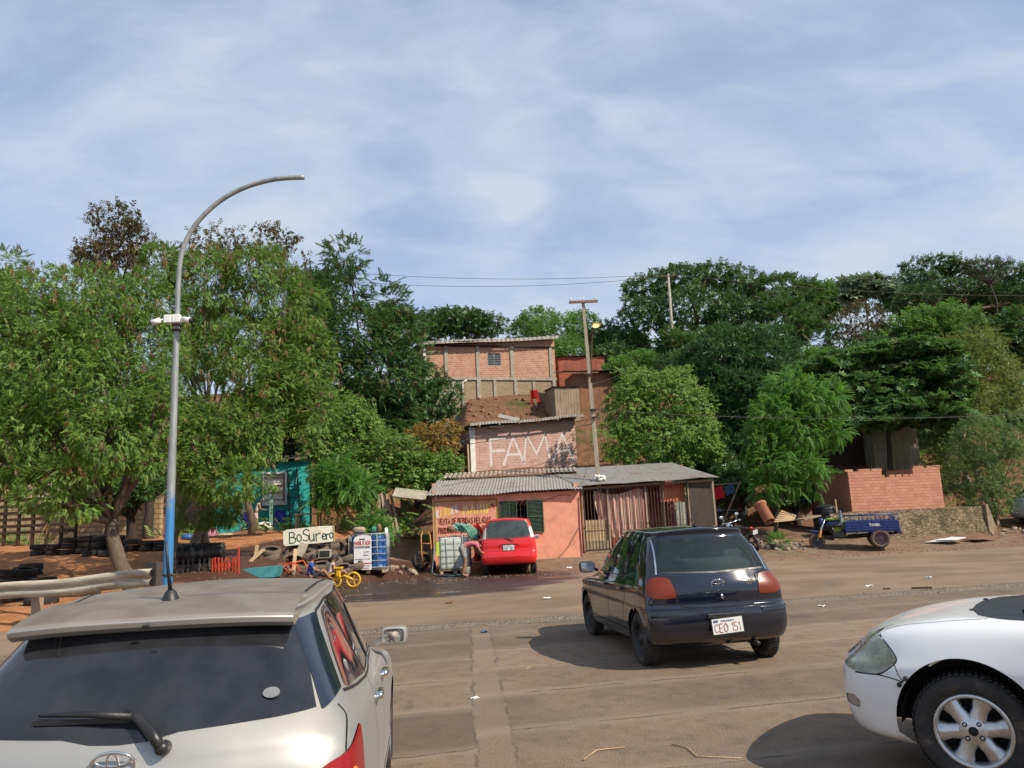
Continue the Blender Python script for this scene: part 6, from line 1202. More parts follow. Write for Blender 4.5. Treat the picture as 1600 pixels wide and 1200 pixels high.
# --- red small people carrier at the kiosk
def red_mpv(loc, rz):
    root = thing('parked_car', loc, rz, 'red small people carrier with an open side door, being washed at the kiosk', 'car', 'parked cars')
    hw = .825
    rows = [ring(.30, -.45, 2.95, .72, .2, .3), ring({0: .36, 4: .30, 10: .26}, -.55, 3.05, .79, .2, .34, .93), ring({0: .50, 4: .45, 10: .42}, -.60, 3.10, hw, .2, .36, .94), ring({0: .66, 4: .64, 10: .56}, -.59, 3.08, hw+.012, .22, .38, .94),
            ring({0: .72, 4: .72, 10: .64}, -.555, 3.04, hw+.008, .2, .40, .94), ring({0: .92, 3: .92, 6: .86, 10: .74}, -.55, 2.96, hw, .2, .40, .93), ring({0: 1.06, 3: 1.05, 5: .97, 7: .92, 10: .98}, -.53, 2.30, {3: .80, 5: .795, 7: .74}, .2, .30, .93, .90),
            ring({0: 1.30, 5: 1.25, 10: 1.24}, -.47, 1.92, {3: .745, 5: .74, 7: .68}, .2, .30, .92, .88), ring({0: 1.55, 2: 1.55, 5: 1.57, 7: 1.53, 10: 1.53}, -.37, 1.45, {3: .665, 5: .665, 7: .61}, .2, .25, .90, .88), ring({0: 1.64, 2: 1.625, 5: 1.645, 10: 1.60}, -.34, 1.30, {3: .55, 5: .55, 7: .52}, .2, .2, .92)]
    xs = [-.30, -.29, -.24, -.05, .25, .55, .85, 1.05, 1.19, 1.22, 1.25]
    rows.append([[x, 0, z] for x, z in zip(xs, [1.665, 1.665, 1.667, 1.675, 1.68, 1.68, 1.675, 1.66, 1.64, 1.635, 1.63])])
    sh = Shell(rows); sh.VIEW = {'side': ((0, 2), 2.0, 8.2, 0, 8.6), 'rear': ((1, 2), 0, 3.4, 0, 8.8), 'front': ((1, 2), 6.9, 10, 0, 8.8), 'top': ((0, 1), 5.8, 10, 4.2, 6.6), 'roof': ((0, 1), 0, 10, 8, 10)}
    r = .285; L = lambda v, p, rnd=0.03, closed=True, st=.035: sh.loc(v, dense(p, st, closed, rnd))
    rw = L('rear', [(0, 1.075), (.56, 1.085), (.645, 1.12), (.60, 1.48), (.54, 1.575), (0, 1.60)], 0); rw[np.abs(rw[:, 0]) < .02, 0] = 0
    tl = L('rear', [(.665, 1.06), (.775, 1.08), (.745, 1.24), (.70, 1.40), (.645, 1.40), (.655, 1.2)], .02)
    sw = L('side', [(2.0, .99), (1.05, 1.03), (1.0, 1.50), (1.25, 1.50), (1.68, 1.27)], .03); s2 = L('side', [(.98, 1.03), (.10, 1.09), (.0, 1.3), (.05, 1.50), (.93, 1.52)], .03)
    ws = L('front', [(0, 1.0), (.60, .98), (.64, 1.05), (.56, 1.46), (.46, 1.52), (0, 1.525)], 0); ws[ws[:, 0] > 9.97, 0] = 10
    regs = [dict(name='rear_window', st=rw, mode='center', mat=M_GLR, off=.002), dict(name='tail_lamp', st=tl, mode='pair', mat=M_LCLR, off=.006), dict(name='side_window', st=sw, mode='right', mat=M_GLT), dict(name='side_window', st=s2, mode='pair', mat=M_GLT), dict(name='windscreen', st=ws, mode='center', mat=M_GLC)]
    for cx in (0, 2.5): regs.append(dict(name='arch', st=arch(sh, cx, r, r+.055), mode='hole'))
    ln = lambda v, p, w=.009, slot=1, off=.001, rnd=.03: (L(v, p, rnd, False), w, slot, off)
    lines = [ln('rear', [(.655, 1.05), (.66, .75), (.64, .52), (0, .515)]), ln('rear', [(0, 1.055), (.655, 1.06)], .012, 2), ln('rear', [(.655, 1.06), (.655, 1.12), (.61, 1.49), (.55, 1.59), (0, 1.615)], .02, 2, .003), ln('rear', [(0, .70), (.64, .70)], .012), ln('rear', [(0, .895), (.27, .89), (.29, .80)], .03, 1), ln('side', [(1.0, 1.52), (1.02, 1.0), (1.02, .36)]), ln('side', [(.5, .4), (2.1, .38)], .02)]
    ob = build_shell(sh, root, [M_RED, M_GAP, M_TRM], regs, lines)
    underbody(root, -.5, 3.0, .80, (0, 2.5), r, .175); cabin(root, -.38, 2.0, .68, .40, 1.15, .74)
    for x in (0, 2.5):
        for s in (1, -1): wheel(root, x, s*.73, r, .175, s, 'steel')
    p, n = skinpt(sh, 'rear', (0, .80), .004); plate(root, p+Vector((-.006, -.0, 0)), (0, -1, 0), (.03, 0, 1), 'HAF 581', .33, .15, M_PLTB)
    p, n = skinpt(sh, 'rear', (.0, 1.045), .02); b = MB(); b.tube([p, p+Vector((-.015, -.09, -.03)), p+Vector((-.01, -.16, -.06))], [.016, .012, .006], 8); b.tube([p+Vector((0, -.04, 0)), p+Vector((0, .1, .03))], .01, 6); b.build('rear_wiper', M_TRM, root)
    # front left door standing open, seen edge-on from behind
    d = MB(); hx, hy = 2.02, .80; a = R(17); ux = Vector((-math.cos(a), math.sin(a), 0)); nx = Vector((math.sin(a), math.cos(a), 0))
    fr = lambda x, z, k=0: Vector((hx, hy, 0))+ux*x+nx*k+Vector((0, 0, z))
    out = [(0, .40), (.98, .36), (1.02, .95), (.98, 1.52), (.72, 1.52), (.34, 1.27), (.02, .98)]; inn = [(.93, 1.05), (.93, 1.46), (.72, 1.46), (.38, 1.24), (.12, 1.05)]
    d.add([fr(x, z) for x, z in out]+[fr(x, z, -.09) for x, z in out], [(0, 1, 2, 6), (7, 13, 9, 8)]+[(i, (i+1) % 7, 7+(i+1) % 7, 7+i) for i in range(7)], 0)
    d.bar(fr(1.0, .95, -.04), fr(.96, 1.5, -.04), .05, .06); d.bar(fr(.96, 1.5, -.04), fr(.72, 1.5, -.04), .05, .05); d.bar(fr(.72, 1.5, -.04), fr(.34, 1.25, -.04), .05, .05); d.bar(fr(.34, 1.25, -.04), fr(.04, .98, -.04), .05, .05)
    d.add([fr(x, z, -.095) for x, z in [(.06, .45), (.92, .42), (.96, .93), (.08, .93)]], [(0, 1, 2, 3)], 1); do = d.build('door', [M_RED, M_CABIN], root)
    g = MB(); g.add([fr(x, z, -.04) for x, z in inn], [(0, 1, 2, 3, 4)]); g.build('door_window', M_GLT, do)
    mirror_part(root, (1.9, -.78, .98), -1, M_RED)
    return root, sh

# --- pale van at the right edge, only its nose shows
def pale_van(loc, rz):
    root = thing('parked_van', loc, rz, 'pale blue van with sloping windscreen, its nose just inside the right edge', 'van', 'parked cars')
    rows = [ring(.32, -.9, 3.3, .74, .2, .2), ring(.45, -.98, 3.42, .82, .2, .24), ring(.70, -1.0, 3.45, .84, .2, .26), ring(.95, -1.0, 3.42, .84, .2, .28), ring({0: 1.1, 10: 1.08}, -1.0, 3.33, .83, .2, .3), ring({0: 1.4, 7: 1.22, 10: 1.25}, -.98, 3.0, .80, .2, .3),
            ring({0: 1.72, 10: 1.75}, -.92, 2.45, .70, .2, .3), ring({0: 1.9, 10: 1.88}, -.85, 2.2, .6, .2, .25)]
    rows.append([[x, 0, 1.94] for x in np.linspace(-.8, 2.1, 11)])
    sh = Shell(rows); sh.VIEW = {'side': ((0, 2), 1.6, 8.4, 0, 7.3), 'rear': ((1, 2), 0, 3.6, 0, 7.3), 'front': ((1, 2), 6.6, 10, 0, 7.3), 'top': ((0, 1), 5.5, 10, 3, 6)}
    L = lambda v, p, rnd=0.03, closed=True, st=.05: sh.loc(v, dense(p, st, closed, rnd))
    ws = L('front', [(0, 1.28), (.66, 1.30), (.60, 1.68), (0, 1.73)], 0); ws[ws[:, 0] > 9.97, 0] = 10
    sw = L('side', [(2.75, 1.22), (1.75, 1.22), (1.75, 1.68), (2.3, 1.68)], .03); hl = L('front', [(.45, .82), (.76, .82), (.78, .98), (.45, .98)], .02); ti = L('side', [(3.28, .86), (3.08, .86), (3.08, .98), (3.26, .98)], .01)
    regs = [dict(name='windscreen', st=ws, mode='center', mat=M_GLT), dict(name='side_window', st=sw, mode='pair', mat=M_GLT), dict(name='headlamp', st=hl, mode='pair', mat=M_LCLR, off=.004), dict(name='turn_lamp', st=ti, mode='pair', mat=M_LORG, off=.006)]
    for cx in (0, 2.6): regs.append(dict(name='arch', st=arch(sh, cx, .3, .37), mode='hole'))
    lines = [(L('side', [(2.9, 1.1), (2.5, .4)], 0, False), .01, 1, .001), (L('side', [(3.40, .72), (1.5, .72)], 0, False), .014, 1, .001)]
    build_shell(sh, root, [M_VAN, M_GAP, M_TRM], regs, lines); underbody(root, -.9, 3.2, .80, (0, 2.6), .3, .18); cabin(root, .2, 2.5, .66, .5, 1.9, .74, False)
    for x in (0, 2.6):
        for s in (1, -1): wheel(root, x, s*.74, .3, .18, s, 'steel')
    mirror_part(root, (2.6, .78, 1.15), 1, M_TRM); mirror_part(root, (2.6, -.78, 1.15), -1, M_TRM)
    return root, sh
black_hatchback((2.06, 9.12, 0), R(90+8.5))
silver_hatchback((-1.52, 3.45, -0.03), R(90+7), R(1.0))
white_sedan((5.05, 3.74, 0.07), R(180-38))
red_mpv((-0.33, 23.9, 0.0), R(90+1))
pale_van((21.5+2.0, 31.5, .42), R(180+2))
# ------------------------------------------------------------------ things standing about
M_BLUE = mat('deep blue truck paint', (.012, .035, .20), .42, .25, 5, .08, coat=.4, dirt=(.10, .075, .055), dirt_amt=.35); M_BLUP = mat('blue plastic', (.022, .095, .30), .4, .15, 6, .05); M_DKB = mat('cobalt plastic', (.02, .03, .36), .4, .1, 6, .05)
M_IBC = mat('milky plastic', (.56, .60, .56), .45, .1, 3, .05, dirt=(.38, .36, .28), dirt_amt=.4); M_CAGE = mat('galvanised cage', (.42, .44, .42), .5, .15, 10, 0, metal=.4); M_PAL = wood('pallet wood', (.40, .30, .19), (.56, .44, .30))
M_TYR = mat('old dusty tyre', (.024, .021, .019), .9, .45, 3, .4, dirt=(.12, .07, .045), dirt_amt=.7, coord='Generated'); M_TYRD = mat('brown caked tyre', (.13, .095, .068), .9, .35, 5, .4, dirt=(.06, .045, .035), dirt_amt=.6)
M_STN = mat('pale rubble stone', (.34, .265, .19), .95, .3, 5, .6, dirt=(.16, .11, .075), dirt_amt=.5); M_ORG = mat('orange frame paint', (.62, .075, .02), .5, .15, 6, .05); M_YLW = mat('yellow toy plastic', (.75, .44, .02), .45, .1, 6, .05); M_LIME = mat('lime tape', (.50, .68, .06), .6, .1, 6, 0)
M_ENG = mat('grimy engine metal', (.10, .10, .10), .5, .35, 12, .2, metal=.6); M_SKIN = mat('brown skin', (.30, .15, .085), .6, .12, 8, .05); M_HAIR = mat('black hair', (.012, .009, .008), .6, .2, 30, .2)
def tyre_mb(r=.30, w=.19, n=28):
    b = MB(); h = w/2; b.lathe([(r*.60, -h*.75), (r*.64, -h), (r*.88, -h), (r*.97, -h*.75), (r, 0), (r*.97, h*.75), (r*.88, h), (r*.64, h), (r*.60, h*.75), (r*.70, h*.55), (r*.82, 0), (r*.70, -h*.55)], n, None, 0, True); return b
def put_tyres():
    protos = {}
    def tyre(p, q, label, group, m=M_TYR, s=1.0):
        if m.name not in protos: protos[m.name] = tyre_mb().build('tyre', m); o = protos[m.name]
        else: o = protos[m.name].copy(); COL.objects.link(o)
        o.location = p; o.rotation_euler = q; o.scale = (s, s, s*rn.uniform(.92, 1.08)); tag(o, label, 'tyre', group); return o
    rn = random.Random(11); grp = 'tyres stacked as a terrace wall'
    cols = [(u, 3 if 95 < u < 205 else 2) for u in range(62, 260, 24)]
    for row, (dY, nh) in enumerate(((0, 0), (-.4, -2))):
        for u, n in cols:
            Y = 25.0+dY*2.2-(u-150)*.004; g = on(u+row*9, 860, Y); lv = n+nh
            for k in range(lv if row == 0 or rn.random() < .6 else 0): tyre((g.x+rn.uniform(-.03, .03), g.y+rn.uniform(-.04, .04), g.z+.06+.19*k), (rn.uniform(-.05, .05), rn.uniform(-.05, .05), rn.uniform(0, 3)), 'old black tyre stacked in the terrace wall behind the forked tree', grp, s=.92)
    for u, v, Y, k in ((40, 868, 20.5, 2), (70, 872, 19.6, 2), (12, 872, 19.5, 3), (28, 885, 18.2, 1), (-12, 880, 18.6, 2), (50, 860, 21.4, 2)):
        g = on(u, v, Y)
        for j in range(k): tyre((g.x, g.y, g.z+.04+.19*j), (rn.uniform(-.12, .12), rn.uniform(-.12, .12), rn.uniform(0, 3)), 'muddy tyre in the broken stacks at the far left behind the guard rail', 'muddy tyres at the far left')
    g = on(68, 884, 17.4); tyre((g.x, g.y, g.z+.07), (.05, .02, 0), 'single black tyre lying on red soil left of the forked trunk', 'muddy tyres at the far left', s=1.15)
    pile = [(432, 890, 22.2, 0), (420, 872, 22.8, 0), (423, 862, 22.9, 0), (455, 880, 23.2, 1), (478, 868, 23.3, 0), (470, 884, 22.9, 0), (482, 892, 22.6, 0), (497, 860, 23.6, 0), (512, 868, 23.5, 0), (500, 885, 22.9, 0), (520, 880, 23.2, 0), (528, 858, 23.9, 1), (546, 855, 24.1, 1), (540, 872, 23.6, 0), (552, 884, 23.3, 0), (515, 852, 24.0, 0), (482, 858, 23.8, 0), (462, 865, 23.5, 1), (535, 890, 22.9, 0), (508, 892, 22.6, 0)]
    for u, v, Y, k in pile:
        p = P(u, v, Y); tyre(p, (rn.uniform(.15, .4) if not k else rn.uniform(.9, 1.3), rn.uniform(-.25, .25), rn.uniform(-.4, .4)), 'brown caked tyre in the heap below the hand lettered board', 'tyre heap below the board', M_TYRD, rn.uniform(.95, 1.1))
    g = on(1216, 838, 27.6); tyre((g.x, g.y, g.z+.06), (0, 0, 0), 'half buried tyre with a small plant in it among the rubble', None, M_TYRD, 1.15)
    pl, d = crown_points([(0, 0, .15, .22, .2, .16)], 60, .1); V, r_ = place_tpl(SPEC_B, pl, d+np.array([0, 0, .4]), np.full(len(pl), .7)); o = link_mesh('tyre_plant', leaves_mesh('tyre_plant', V, r_, M_LEAFB)); o.location = g+Vector((0, 0, .1)); tag(o, 'little green plant growing in the half buried tyre', 'plant')
    g = on(668, 880, 25.2); tyre((g.x-.2, g.y, g.z+.30), (R(80), 0, R(20)), 'dark tyre leaning upright against the kiosk corner', None, M_TYR, 1.0)
def drum(): 
    p = on(314, 880, 21.3); r = thing('oil_drum', (p.x, p.y, p.z+.24), R(8), 'black ribbed drum lying on its side above the picket fence', 'drum'); M = Matrix.Rotation(R(90), 4, 'Y'); b = MB(); prof = [(0, -.58)]+[(.27+.008*math.cos(k*2.1), -.58+1.16*k/26) for k in range(27)]+[(0, .58)]; b.lathe(prof, 28, M)
    for z in (-.2, .2): b.lathe([(.27, z-.025), (.292, z), (.27, z+.025)], 28, M)
    b.build('shell', mat('black drum paint', (.016, .017, .019), .45, .4, 4, .15, dirt=(.09, .06, .045), dirt_amt=.4), r)
def plank(a, c, w, t, m, name, label, cat, grp=None): b = MB(); b.bar(a, c, w, t); return tag(b.build(name, m), label, cat, grp)
def board_sign():
    a, c, e, f = P(443, 853.5, 23.3), P(523, 846, 23.6), P(521, 819, 23.6), P(445, 828, 23.3); root = thing('sign_board', a, 0, 'white hand lettered board reading Bosurero tilted on the tyre heap', 'sign'); ex = (c-a).normalized(); W_ = (c-a).length; ey = (f-a); ey = (ey-ex*ey.dot(ex)).normalized(); H_ = (f-a).dot(ey); ez = ex.cross(ey); b = MB(); b.prism([(0, .06), (.05, 0), (W_-.12, 0), (W_, .02), (W_, H_-.0), (W_*.7, H_+.02), (.10, H_), (0, H_-.05)], (0, 0, 0), ex, ey, -ez, .05); m = mat('weathered white board', (.74, .72, .60), .8, .08, 4, .1, dirt=(.42, .32, .14), dirt_amt=.35); b.build('board', m, root); t = MB(); 
    x = W_*.12
    for ch, h, dx, dy in (('B', .42, .34, .13), ('o', .46, .25, .12), ('S', .44, .31, .15), ('u', .46, .31, .13), ('r', .48, .28, .11), ('e', .36, .19, .14), ('r', .35, .15, .14), ('o', .36, .15, .15)): write(t, ch, ex*x*1.0+ey*(H_*dy*1.3), ex, ey, h*H_*1.55 if ch not in 'BS' else h*H_*1.62, .034, .1, 0, seed=ord(ch), jit=.05, lift=.002); x += dx*W_*.43
    t.build('lettering', mat('dark green paint', (.018, .07, .045), .8), root); k = MB(); k.bar(ex*.6-ez*.1-Vector((0, 0, .8)), ex*.6-ez*.07+ey*H_, .07); k.bar(ex*(W_-.02)-ez*.03, ex*(W_-.02)-ez*.03+ey*H_, .09, .04); k.build('post', M_WPAL, root)
def tank(name, loc, rz, label, inner, w=1.05, d=1.0, h=1.0, blue=False):
    r = thing(name, loc, rz, label, 'tank'); b = MB()
    for i in range(5): b.box((0, -d/2+d*(i+.5)/5, .135), (w, d/6.5, .025))
    for x in (-w*.42, 0, w*.42): b.box((x, 0, .06), (.10, d, .10))
    b.build('pallet', M_PAL, r); b = MB()
    if blue:
        for x in (-w*.24, w*.24):
            for y in (-d*.24, d*.24): b.lathe([(0, .15), (w*.22, .15), (w*.23, .2)]+[(w*.225+.008*math.sin(k*1.3), .2+(h-.1)*k/14) for k in range(15)]+[(w*.2, h+.12), (0, h+.12)], 20, Matrix.Translation((x, y, 0)))
    else: cushion(b, (0, 0, .15+h/2), (w*.95, d*.95, h), .16, 16); b.lathe([(.0, h+.20), (.09, h+.20), (.09, h+.14)], 16)
    b.build('barrels' if blue else 'container', inner, r); g = MB()
    for k in range(6): z = .18+h*k/5; g.tube([(-w/2, -d/2, z), (w/2, -d/2, z), (w/2, d/2, z), (-w/2, d/2, z)], .011, 6, closed=True)
    for k in range(5):
        x = -w/2+w*k/4; y = -d/2+d*k/4
        for s in (-1, 1): g.tube([(x, s*d/2-s*.0, .16), (x, s*d/2, .18+h)], .010, 6); g.tube([(s*w/2, y, .16), (s*w/2, y, .18+h)], .010, 6)
    g.build('cage', M_CAGE, r); return r
def tanks():
    p = on(578, 895, 24.0); t = tank('caged_tank', (p.x, p.y, max(p.z, .0)), R(4), 'blue barrels in a wire cage on a pallet behind the white notice', M_BLUP, 1.12, 1.0, .98, True)
    s = thing('notice_board', (p.x-.10, p.y-.57, p.z+.10), R(3), 'white notice in red letters HABILITADO hung on the blue caged tank', 'sign'); b = MB(); w, h = .52, 1.02; z0 = .02; hole = [(-w/2, 0), (w/2, 0), (w/2, h-.10), (w/2-.03, h-.03), (.05, h), (-.10, h-.01), (-w/2+.05, h-.05), (-w/2, h-.12)]; b.prism(hole, (0, 0, z0), (1, 0, 0), (0, 0, 1), (0, 1, 0), .02); b.build('board', mat('white corrugated plastic', (.78, .78, .78), .5, .04, 10, 0), s)
    x = MB(); x.box((-.01, -.002, z0+h-.12), (.17, .012, .03)); x.build('grip_hole', M_DARK, s); x = MB(); ex, ey = (1, 0, 0), (0, 0, 1); write(x, 'HABILITADO', (-w*.46, -.002, z0+h*.72), ex, ey, .11, .017, .2, 0, width=w*.93); x.box((0, -.002, z0+h*.185), (w-.004, .004, .035), mi=0); write(x, 'ESTACIONAR CUADRA', (-w*.46, -.002, z0+h*.62), ex, ey, .065, .010, .18, 1, width=w*.9)
    for k, (tx, xx, zz, wd) in enumerate((('LUNES', .05, .50, .34), ('A', .11, .45, .06), ('SABADO', .03, .40, .30), ('PROHIBIDO LAVAR', -.44, .29, .86), ('RESPETE', -.44, .10, .38), ('SALIDA', .06, .10, .36), ('MUNICIPALIDAD', -.44, .03, .8))): write(x, tx, (w*xx, -.002, z0+h*zz), ex, ey, .032, .006, .2, 1 if k < 6 else 0, width=w*wd)
    x.build('lettering', [mat('red sign ink', (.55, .02, .02), .6, .05, 9, 0), mat('grey sign ink', (.07, .07, .08), .6, .05, 9, 0)], s)
    z = p.z+1.2
    for n, lab, m, c, sz in (('sack', 'tan sack lying on top of the blue caged tank', M_STN, (-.32, 0, .08), (.40, .3, .22)), ('cloth_bundle', 'green cloth bundle beside the brown jar on the blue tank', mat('green cloth', (.05, .25, .16), .95), (.18, -.1, .08), (.22, .2, .2)), ('jar', 'brown jar standing on the right end of the blue tank', M_WRED, (.33, -.15, .12), (.14, .14, .26)), ('sleeve_cloth', 'pale cloth hanging over the right edge of the blue tank', M_WHP, (.55, -.2, -.02), (.10, .3, .30))): b = MB(); cushion(b, (0, 0, 0), sz, .7, 10); tag(b.build(n, m, None, (p.x+c[0], p.y+c[1], z+c[2])), lab, n.replace('_', ' '))
    q = on(711, 891, 24.8); t = tank('caged_tank', (q.x, q.y, max(q.z-.1, .02)), R(6), 'milky white caged tank with green cloth on top beside the red car', M_IBC, 1.0, 1.0, .98); l = MB(); l.box((-.52, -.52, .80), (.09, .02, .42)); l.build('lime_tape', M_LIME, t)
    b = MB(); rn = random.Random(6)
    for k in range(14): cushion(b, (rn.uniform(-.34, .3), rn.uniform(-.2, .15), rn.uniform(0, .20)-.06*abs(k-7)/7), (rn.uniform(.16, .3), .2, rn.uniform(.08, .16)), .8, 8, Matrix.Rotation(rn.uniform(-1, 1), 3, 'Y'))
    for k in range(5): b.tube([(.1+.05*k, -.3, .12), (.22+.06*k, -.42, .0), (.30+.06*k, -.50, -.22-.05*k)], [.05, .045, .02], 6)
    tag(b.build('cloth_heap', mat('sea green rag', (.13, .34, .25), .95, .3, 9, .3), None, (q.x+.25, q.y-.1, q.z+1.22)), 'sea green rags heaped on the milky tank and hanging over its edge', 'cloth')
    b = MB(); b.lathe([(0, -.1), (.1, -.08), (.15, 0), (.12, .08), (0, .12)], 12); tag(b.build('brown_bag', M_WRED, None, (q.x-.05, q.y-.25, q.z+1.28)), 'dark brown bag on the milky tank left of the rags', 'bag')
    b = MB(); b.tube([(q.x-.55, q.y-.55, .95), (q.x-.62, q.y-.6, .5), (q.x-.66, q.y-.62, .12), (q.x-.5, q.y-.8, .04), (q.x+.1, q.y-.95, .035), (q.x+.5, q.y-.85, .035), (q.x+.2, q.y-1.05, .03), (q.x-.3, q.y-.98, .03)], .02, 8); tag(b.build('hose', mat('grey blue hose', (.10, .17, .20), .5)), 'grey blue hose hanging from the milky tank and coiled on wet ground', 'hose')
    p = on(728, 903, 24.0); b = MB(); b.lathe([(0, .01), (.12, .01), (.15, .27), (.155, .28), (.145, .28), (.115, .03), (0, .03)], 20); b.tube([(.15*math.cos(a), .02, .27-.16*math.sin(a)) for a in np.linspace(0, math.pi, 12)], .006, 5); tag(b.build('bucket', mat('dirty cream bucket', (.48, .44, .33), .6), None, (p.x+.02, p.y-.55, .008)), 'cream bucket standing by the feet of the person washing the car', 'bucket')
def small_things():
    rn = random.Random(21)
    p = on(404, 896, 20.8); b = MB(); b.prism([(-.42, 0), (.42, 0), (.50, .28), (-.50, .24)], (0, 0, 0), (1, .1, 0), (0, 0, 1), (0, 1, 0), .55); tag(b.build('tub', mat('worn teal tub', (.06, .27, .30), .6, .2, 5, .1), None, p-Vector((0, 0, .02))), 'worn teal tub between the red pickets and the orange frame', 'tub')
    a = on(390, 890, 21.6); plank(a, P(412, 858, 22.3), .12, .03, M_WPAL, 'plank', 'longer pale plank leaning on the red bank by the tub', 'plank', 'planks on the bank'); plank(P(399, 872, 22.2), P(402, 852, 22.4), .10, .03, M_WPAL, 'plank', 'short upright pale plank behind the longer leaning one', 'plank', 'planks on the bank')
    c = on(452, 896, 21.6)+Vector((0, 0, .1)); b = MB(); 
    for pts in ([(-.5, 0, .05), (-.25, .05, .30), (.15, 0, .33), (.32, 0, .02)], [(-.25, .05, .30), (.0, 0, .05), (.15, 0, .33)], [(-.5, 0, .05), (-.1, .3, .28), (.3, .3, .36), (.5, .25, .05)], [(.15, 0, .33), (.3, .3, .36)]): b.tube(pts, .022, 8)
    tag(b.build('bicycle_frame', M_ORG, None, c), 'orange tube frame lying among the tyres left of the children', 'frame')
    plank(P(458, 897, 22.1), P(462, 858, 22.9), .10, .03, M_WPAL, 'plank', 'pale plank standing among the tyres behind the orange frame', 'plank', 'planks on the bank')
    b = MB(); b.box((0, 0, 0), (.24, .05, .40), rot=Matrix.Rotation(R(22), 3, 'Y') @ Matrix.Rotation(R(-25), 3, 'X')); tag(b.build('grey_slab', M_CONC, None, P(471, 859, 22.9)), 'grey slab leaning on the tyre heap under the board', 'slab')
    b = MB(); b.box((0, 0, 0), (.36, .10, .26), rot=Matrix.Rotation(R(-20), 3, 'X')); b.box((0, -.052, .01), (.31, .012, .20), mi=1, rot=Matrix.Rotation(R(-20), 3, 'X')); tag(b.build('monitor', [M_CONC, M_TRM], None, P(508, 866, 22.7), 0, .01), 'grey framed dark screen dumped on the tyre heap', 'screen')
    for k, (u, v, Y) in enumerate(((447, 889, 22.2), (455, 893, 22.0), (441, 893, 22.0), (612, 880, 24.8), (625, 884, 24.6), (640, 879, 25.0), (648, 886, 24.4), (630, 874, 25.4), (618, 874, 25.2))): rock(on(u, v, Y), rn.uniform(.16, .30), rn, ('boulder' if k < 3 else 'rock'), 'tan stone among the tyres behind the children' if k < 3 else 'tan lump of rubble beside the blue caged tank', 'rubble lumps')
    # orange hand truck by the kiosk
    g = on(668, 890, 24.9); r = thing('hand_truck', g, R(15), 'orange hand truck frame leaning on the kiosk corner', 'hand truck'); b = MB(); T = lambda x, y, z: Vector((x, y+z*.18, z))
    for x in (-.16, .16): b.tube([T(x*.8, 0, .1), T(x, 0, .6), T(x*.9, .05, 1.1), T(x*.5, .1, 1.22)], .022, 8)
    for z in (.25, .55, .85): b.tube([T(-.15, 0, z), T(.15, 0, z)], .016, 6)
    b.build('frame', mat('faded orange paint', (.50, .20, .05), .6), r)
    for s in (-1, 1): w = MB(); w.lathe([(.07, -.03), (.14, -.035), (.16, 0), (.14, .035), (.07, .03)], 18, Matrix.Translation((s*.22, .02, .16)) @ Matrix.Rotation(R(90), 4, 'Y'), 0, True); w.build('wheel', M_TYR, r)
    # yellow balance bike
    g = on(541, 907, 21.4); r = thing('balance_bike', (g.x, g.y, max(g.z, .0)), R(-8), 'yellow toy bike with spoked yellow wheel beside the notice', 'toy bike')
    for x in (.20, -.34):
        w = MB(); w.lathe([(.16, -.02), (.20, -.022), (.215, 0), (.20, .022), (.16, .02)], 26, Matrix.Translation((x, 0, .215)) @ Matrix.Rotation(R(90), 4, 'X'), 0, True)
        for k in range(5): a = k*2*math.pi/5; w.bar((x, 0, .215), (x+.17*math.cos(a), 0, .215+.17*math.sin(a)), .03, .02)
        w.build('wheel', M_YLW, r)
    b = MB(); b.tube([(.20, 0, .215), (-.05, 0, .33), (-.34, 0, .215)], .035, 8); b.box((-.22, 0, .42), (.10, .10, .22)); b.box((-.22, 0, .54), (.24, .14, .05)); b.build('frame', M_YLW, r, bevel=.008); b = MB(); b.tube([(.20, 0, .215), (.13, 0, .55)], .02, 8); b.tube([(.13, -.2, .56), (.13, .2, .56)], .016, 8); b.build('handlebar', M_TRM, r)
    # by the turquoise house
    g = on(423, 838, 31.5); plank(g-Vector((0, 0, .1)), P(424, 773, 31.5), .11, .11, mat('pale green post', (.20, .38, .30), .8, .2, 4, .2), 'wooden_post', 'pale green post in front of the turquoise house', 'post')
    for u, lab in ((437, 'blue plastic chair right of the pale green post'), (388, 'blue plastic chair half hidden behind the standing child')): chair(on(u, 826, 32.4)+Vector((0, 0, 0)), R(200 if u > 400 else 160), M_DKB, lab, 'plastic chairs by the turquoise house')
    for n, u, v, Y, sz, m, lab, cat in (('bundle', 413, 834, 31.0, (.55, .4, .36), M_WHP, 'white cloth bundle on the soil left of the green post', 'bundle'), ('bag', 328, 832, 27.5, (.5, .35, .42), mat('pink white bag', (.55, .22, .30), .7, .5, 14, .1), 'pink and white bag on the terrace edge', 'bag'), ('basin', 293, 824, 27.8, (.42, .36, .22), M_BLUP, 'blue basin on the terrace left of the pink bag', 'basin'), ('rag', 352, 829, 27.5, (.55, .3, .2), mat('green and coral rag', (.40, .30, .22), .9, .5, 12, .2), 'green and coral rag on the terrace right of the pink bag', 'rag'), ('white_scrap', 306, 853, 24.0, (.42, .3, .10), M_CAMW, 'torn white scrap on the red bank above the drum', 'scrap')): b = MB(); cushion(b, (0, 0, 0), sz, .8, 10, Matrix.Rotation(.3, 3, 'Z')); p = on(u, v, Y); tag(b.build(n, m, None, p+Vector((0, 0, sz[2]*.42))), lab, cat)
    plank(on(345, 838, 26.0)+Vector((-.9, 0, .1)), on(345, 838, 26.0)+Vector((1.3, .2, .12)), .14, .08, M_WDRK, 'beam', 'dark beam lying along the terrace edge under the pink bag', 'beam')
    b = MB(); g = on(482, 826, 28.5); b.box((0, 0, .62), (.95, .5, .05)); [b.bar((x, y, 0), (x, y, .6), .06) for x in (-.4, .4) for y in (-.18, .18)]; tag(b.build('bench_table', M_WOOD, None, g), 'weathered little table behind the hand lettered board', 'table')
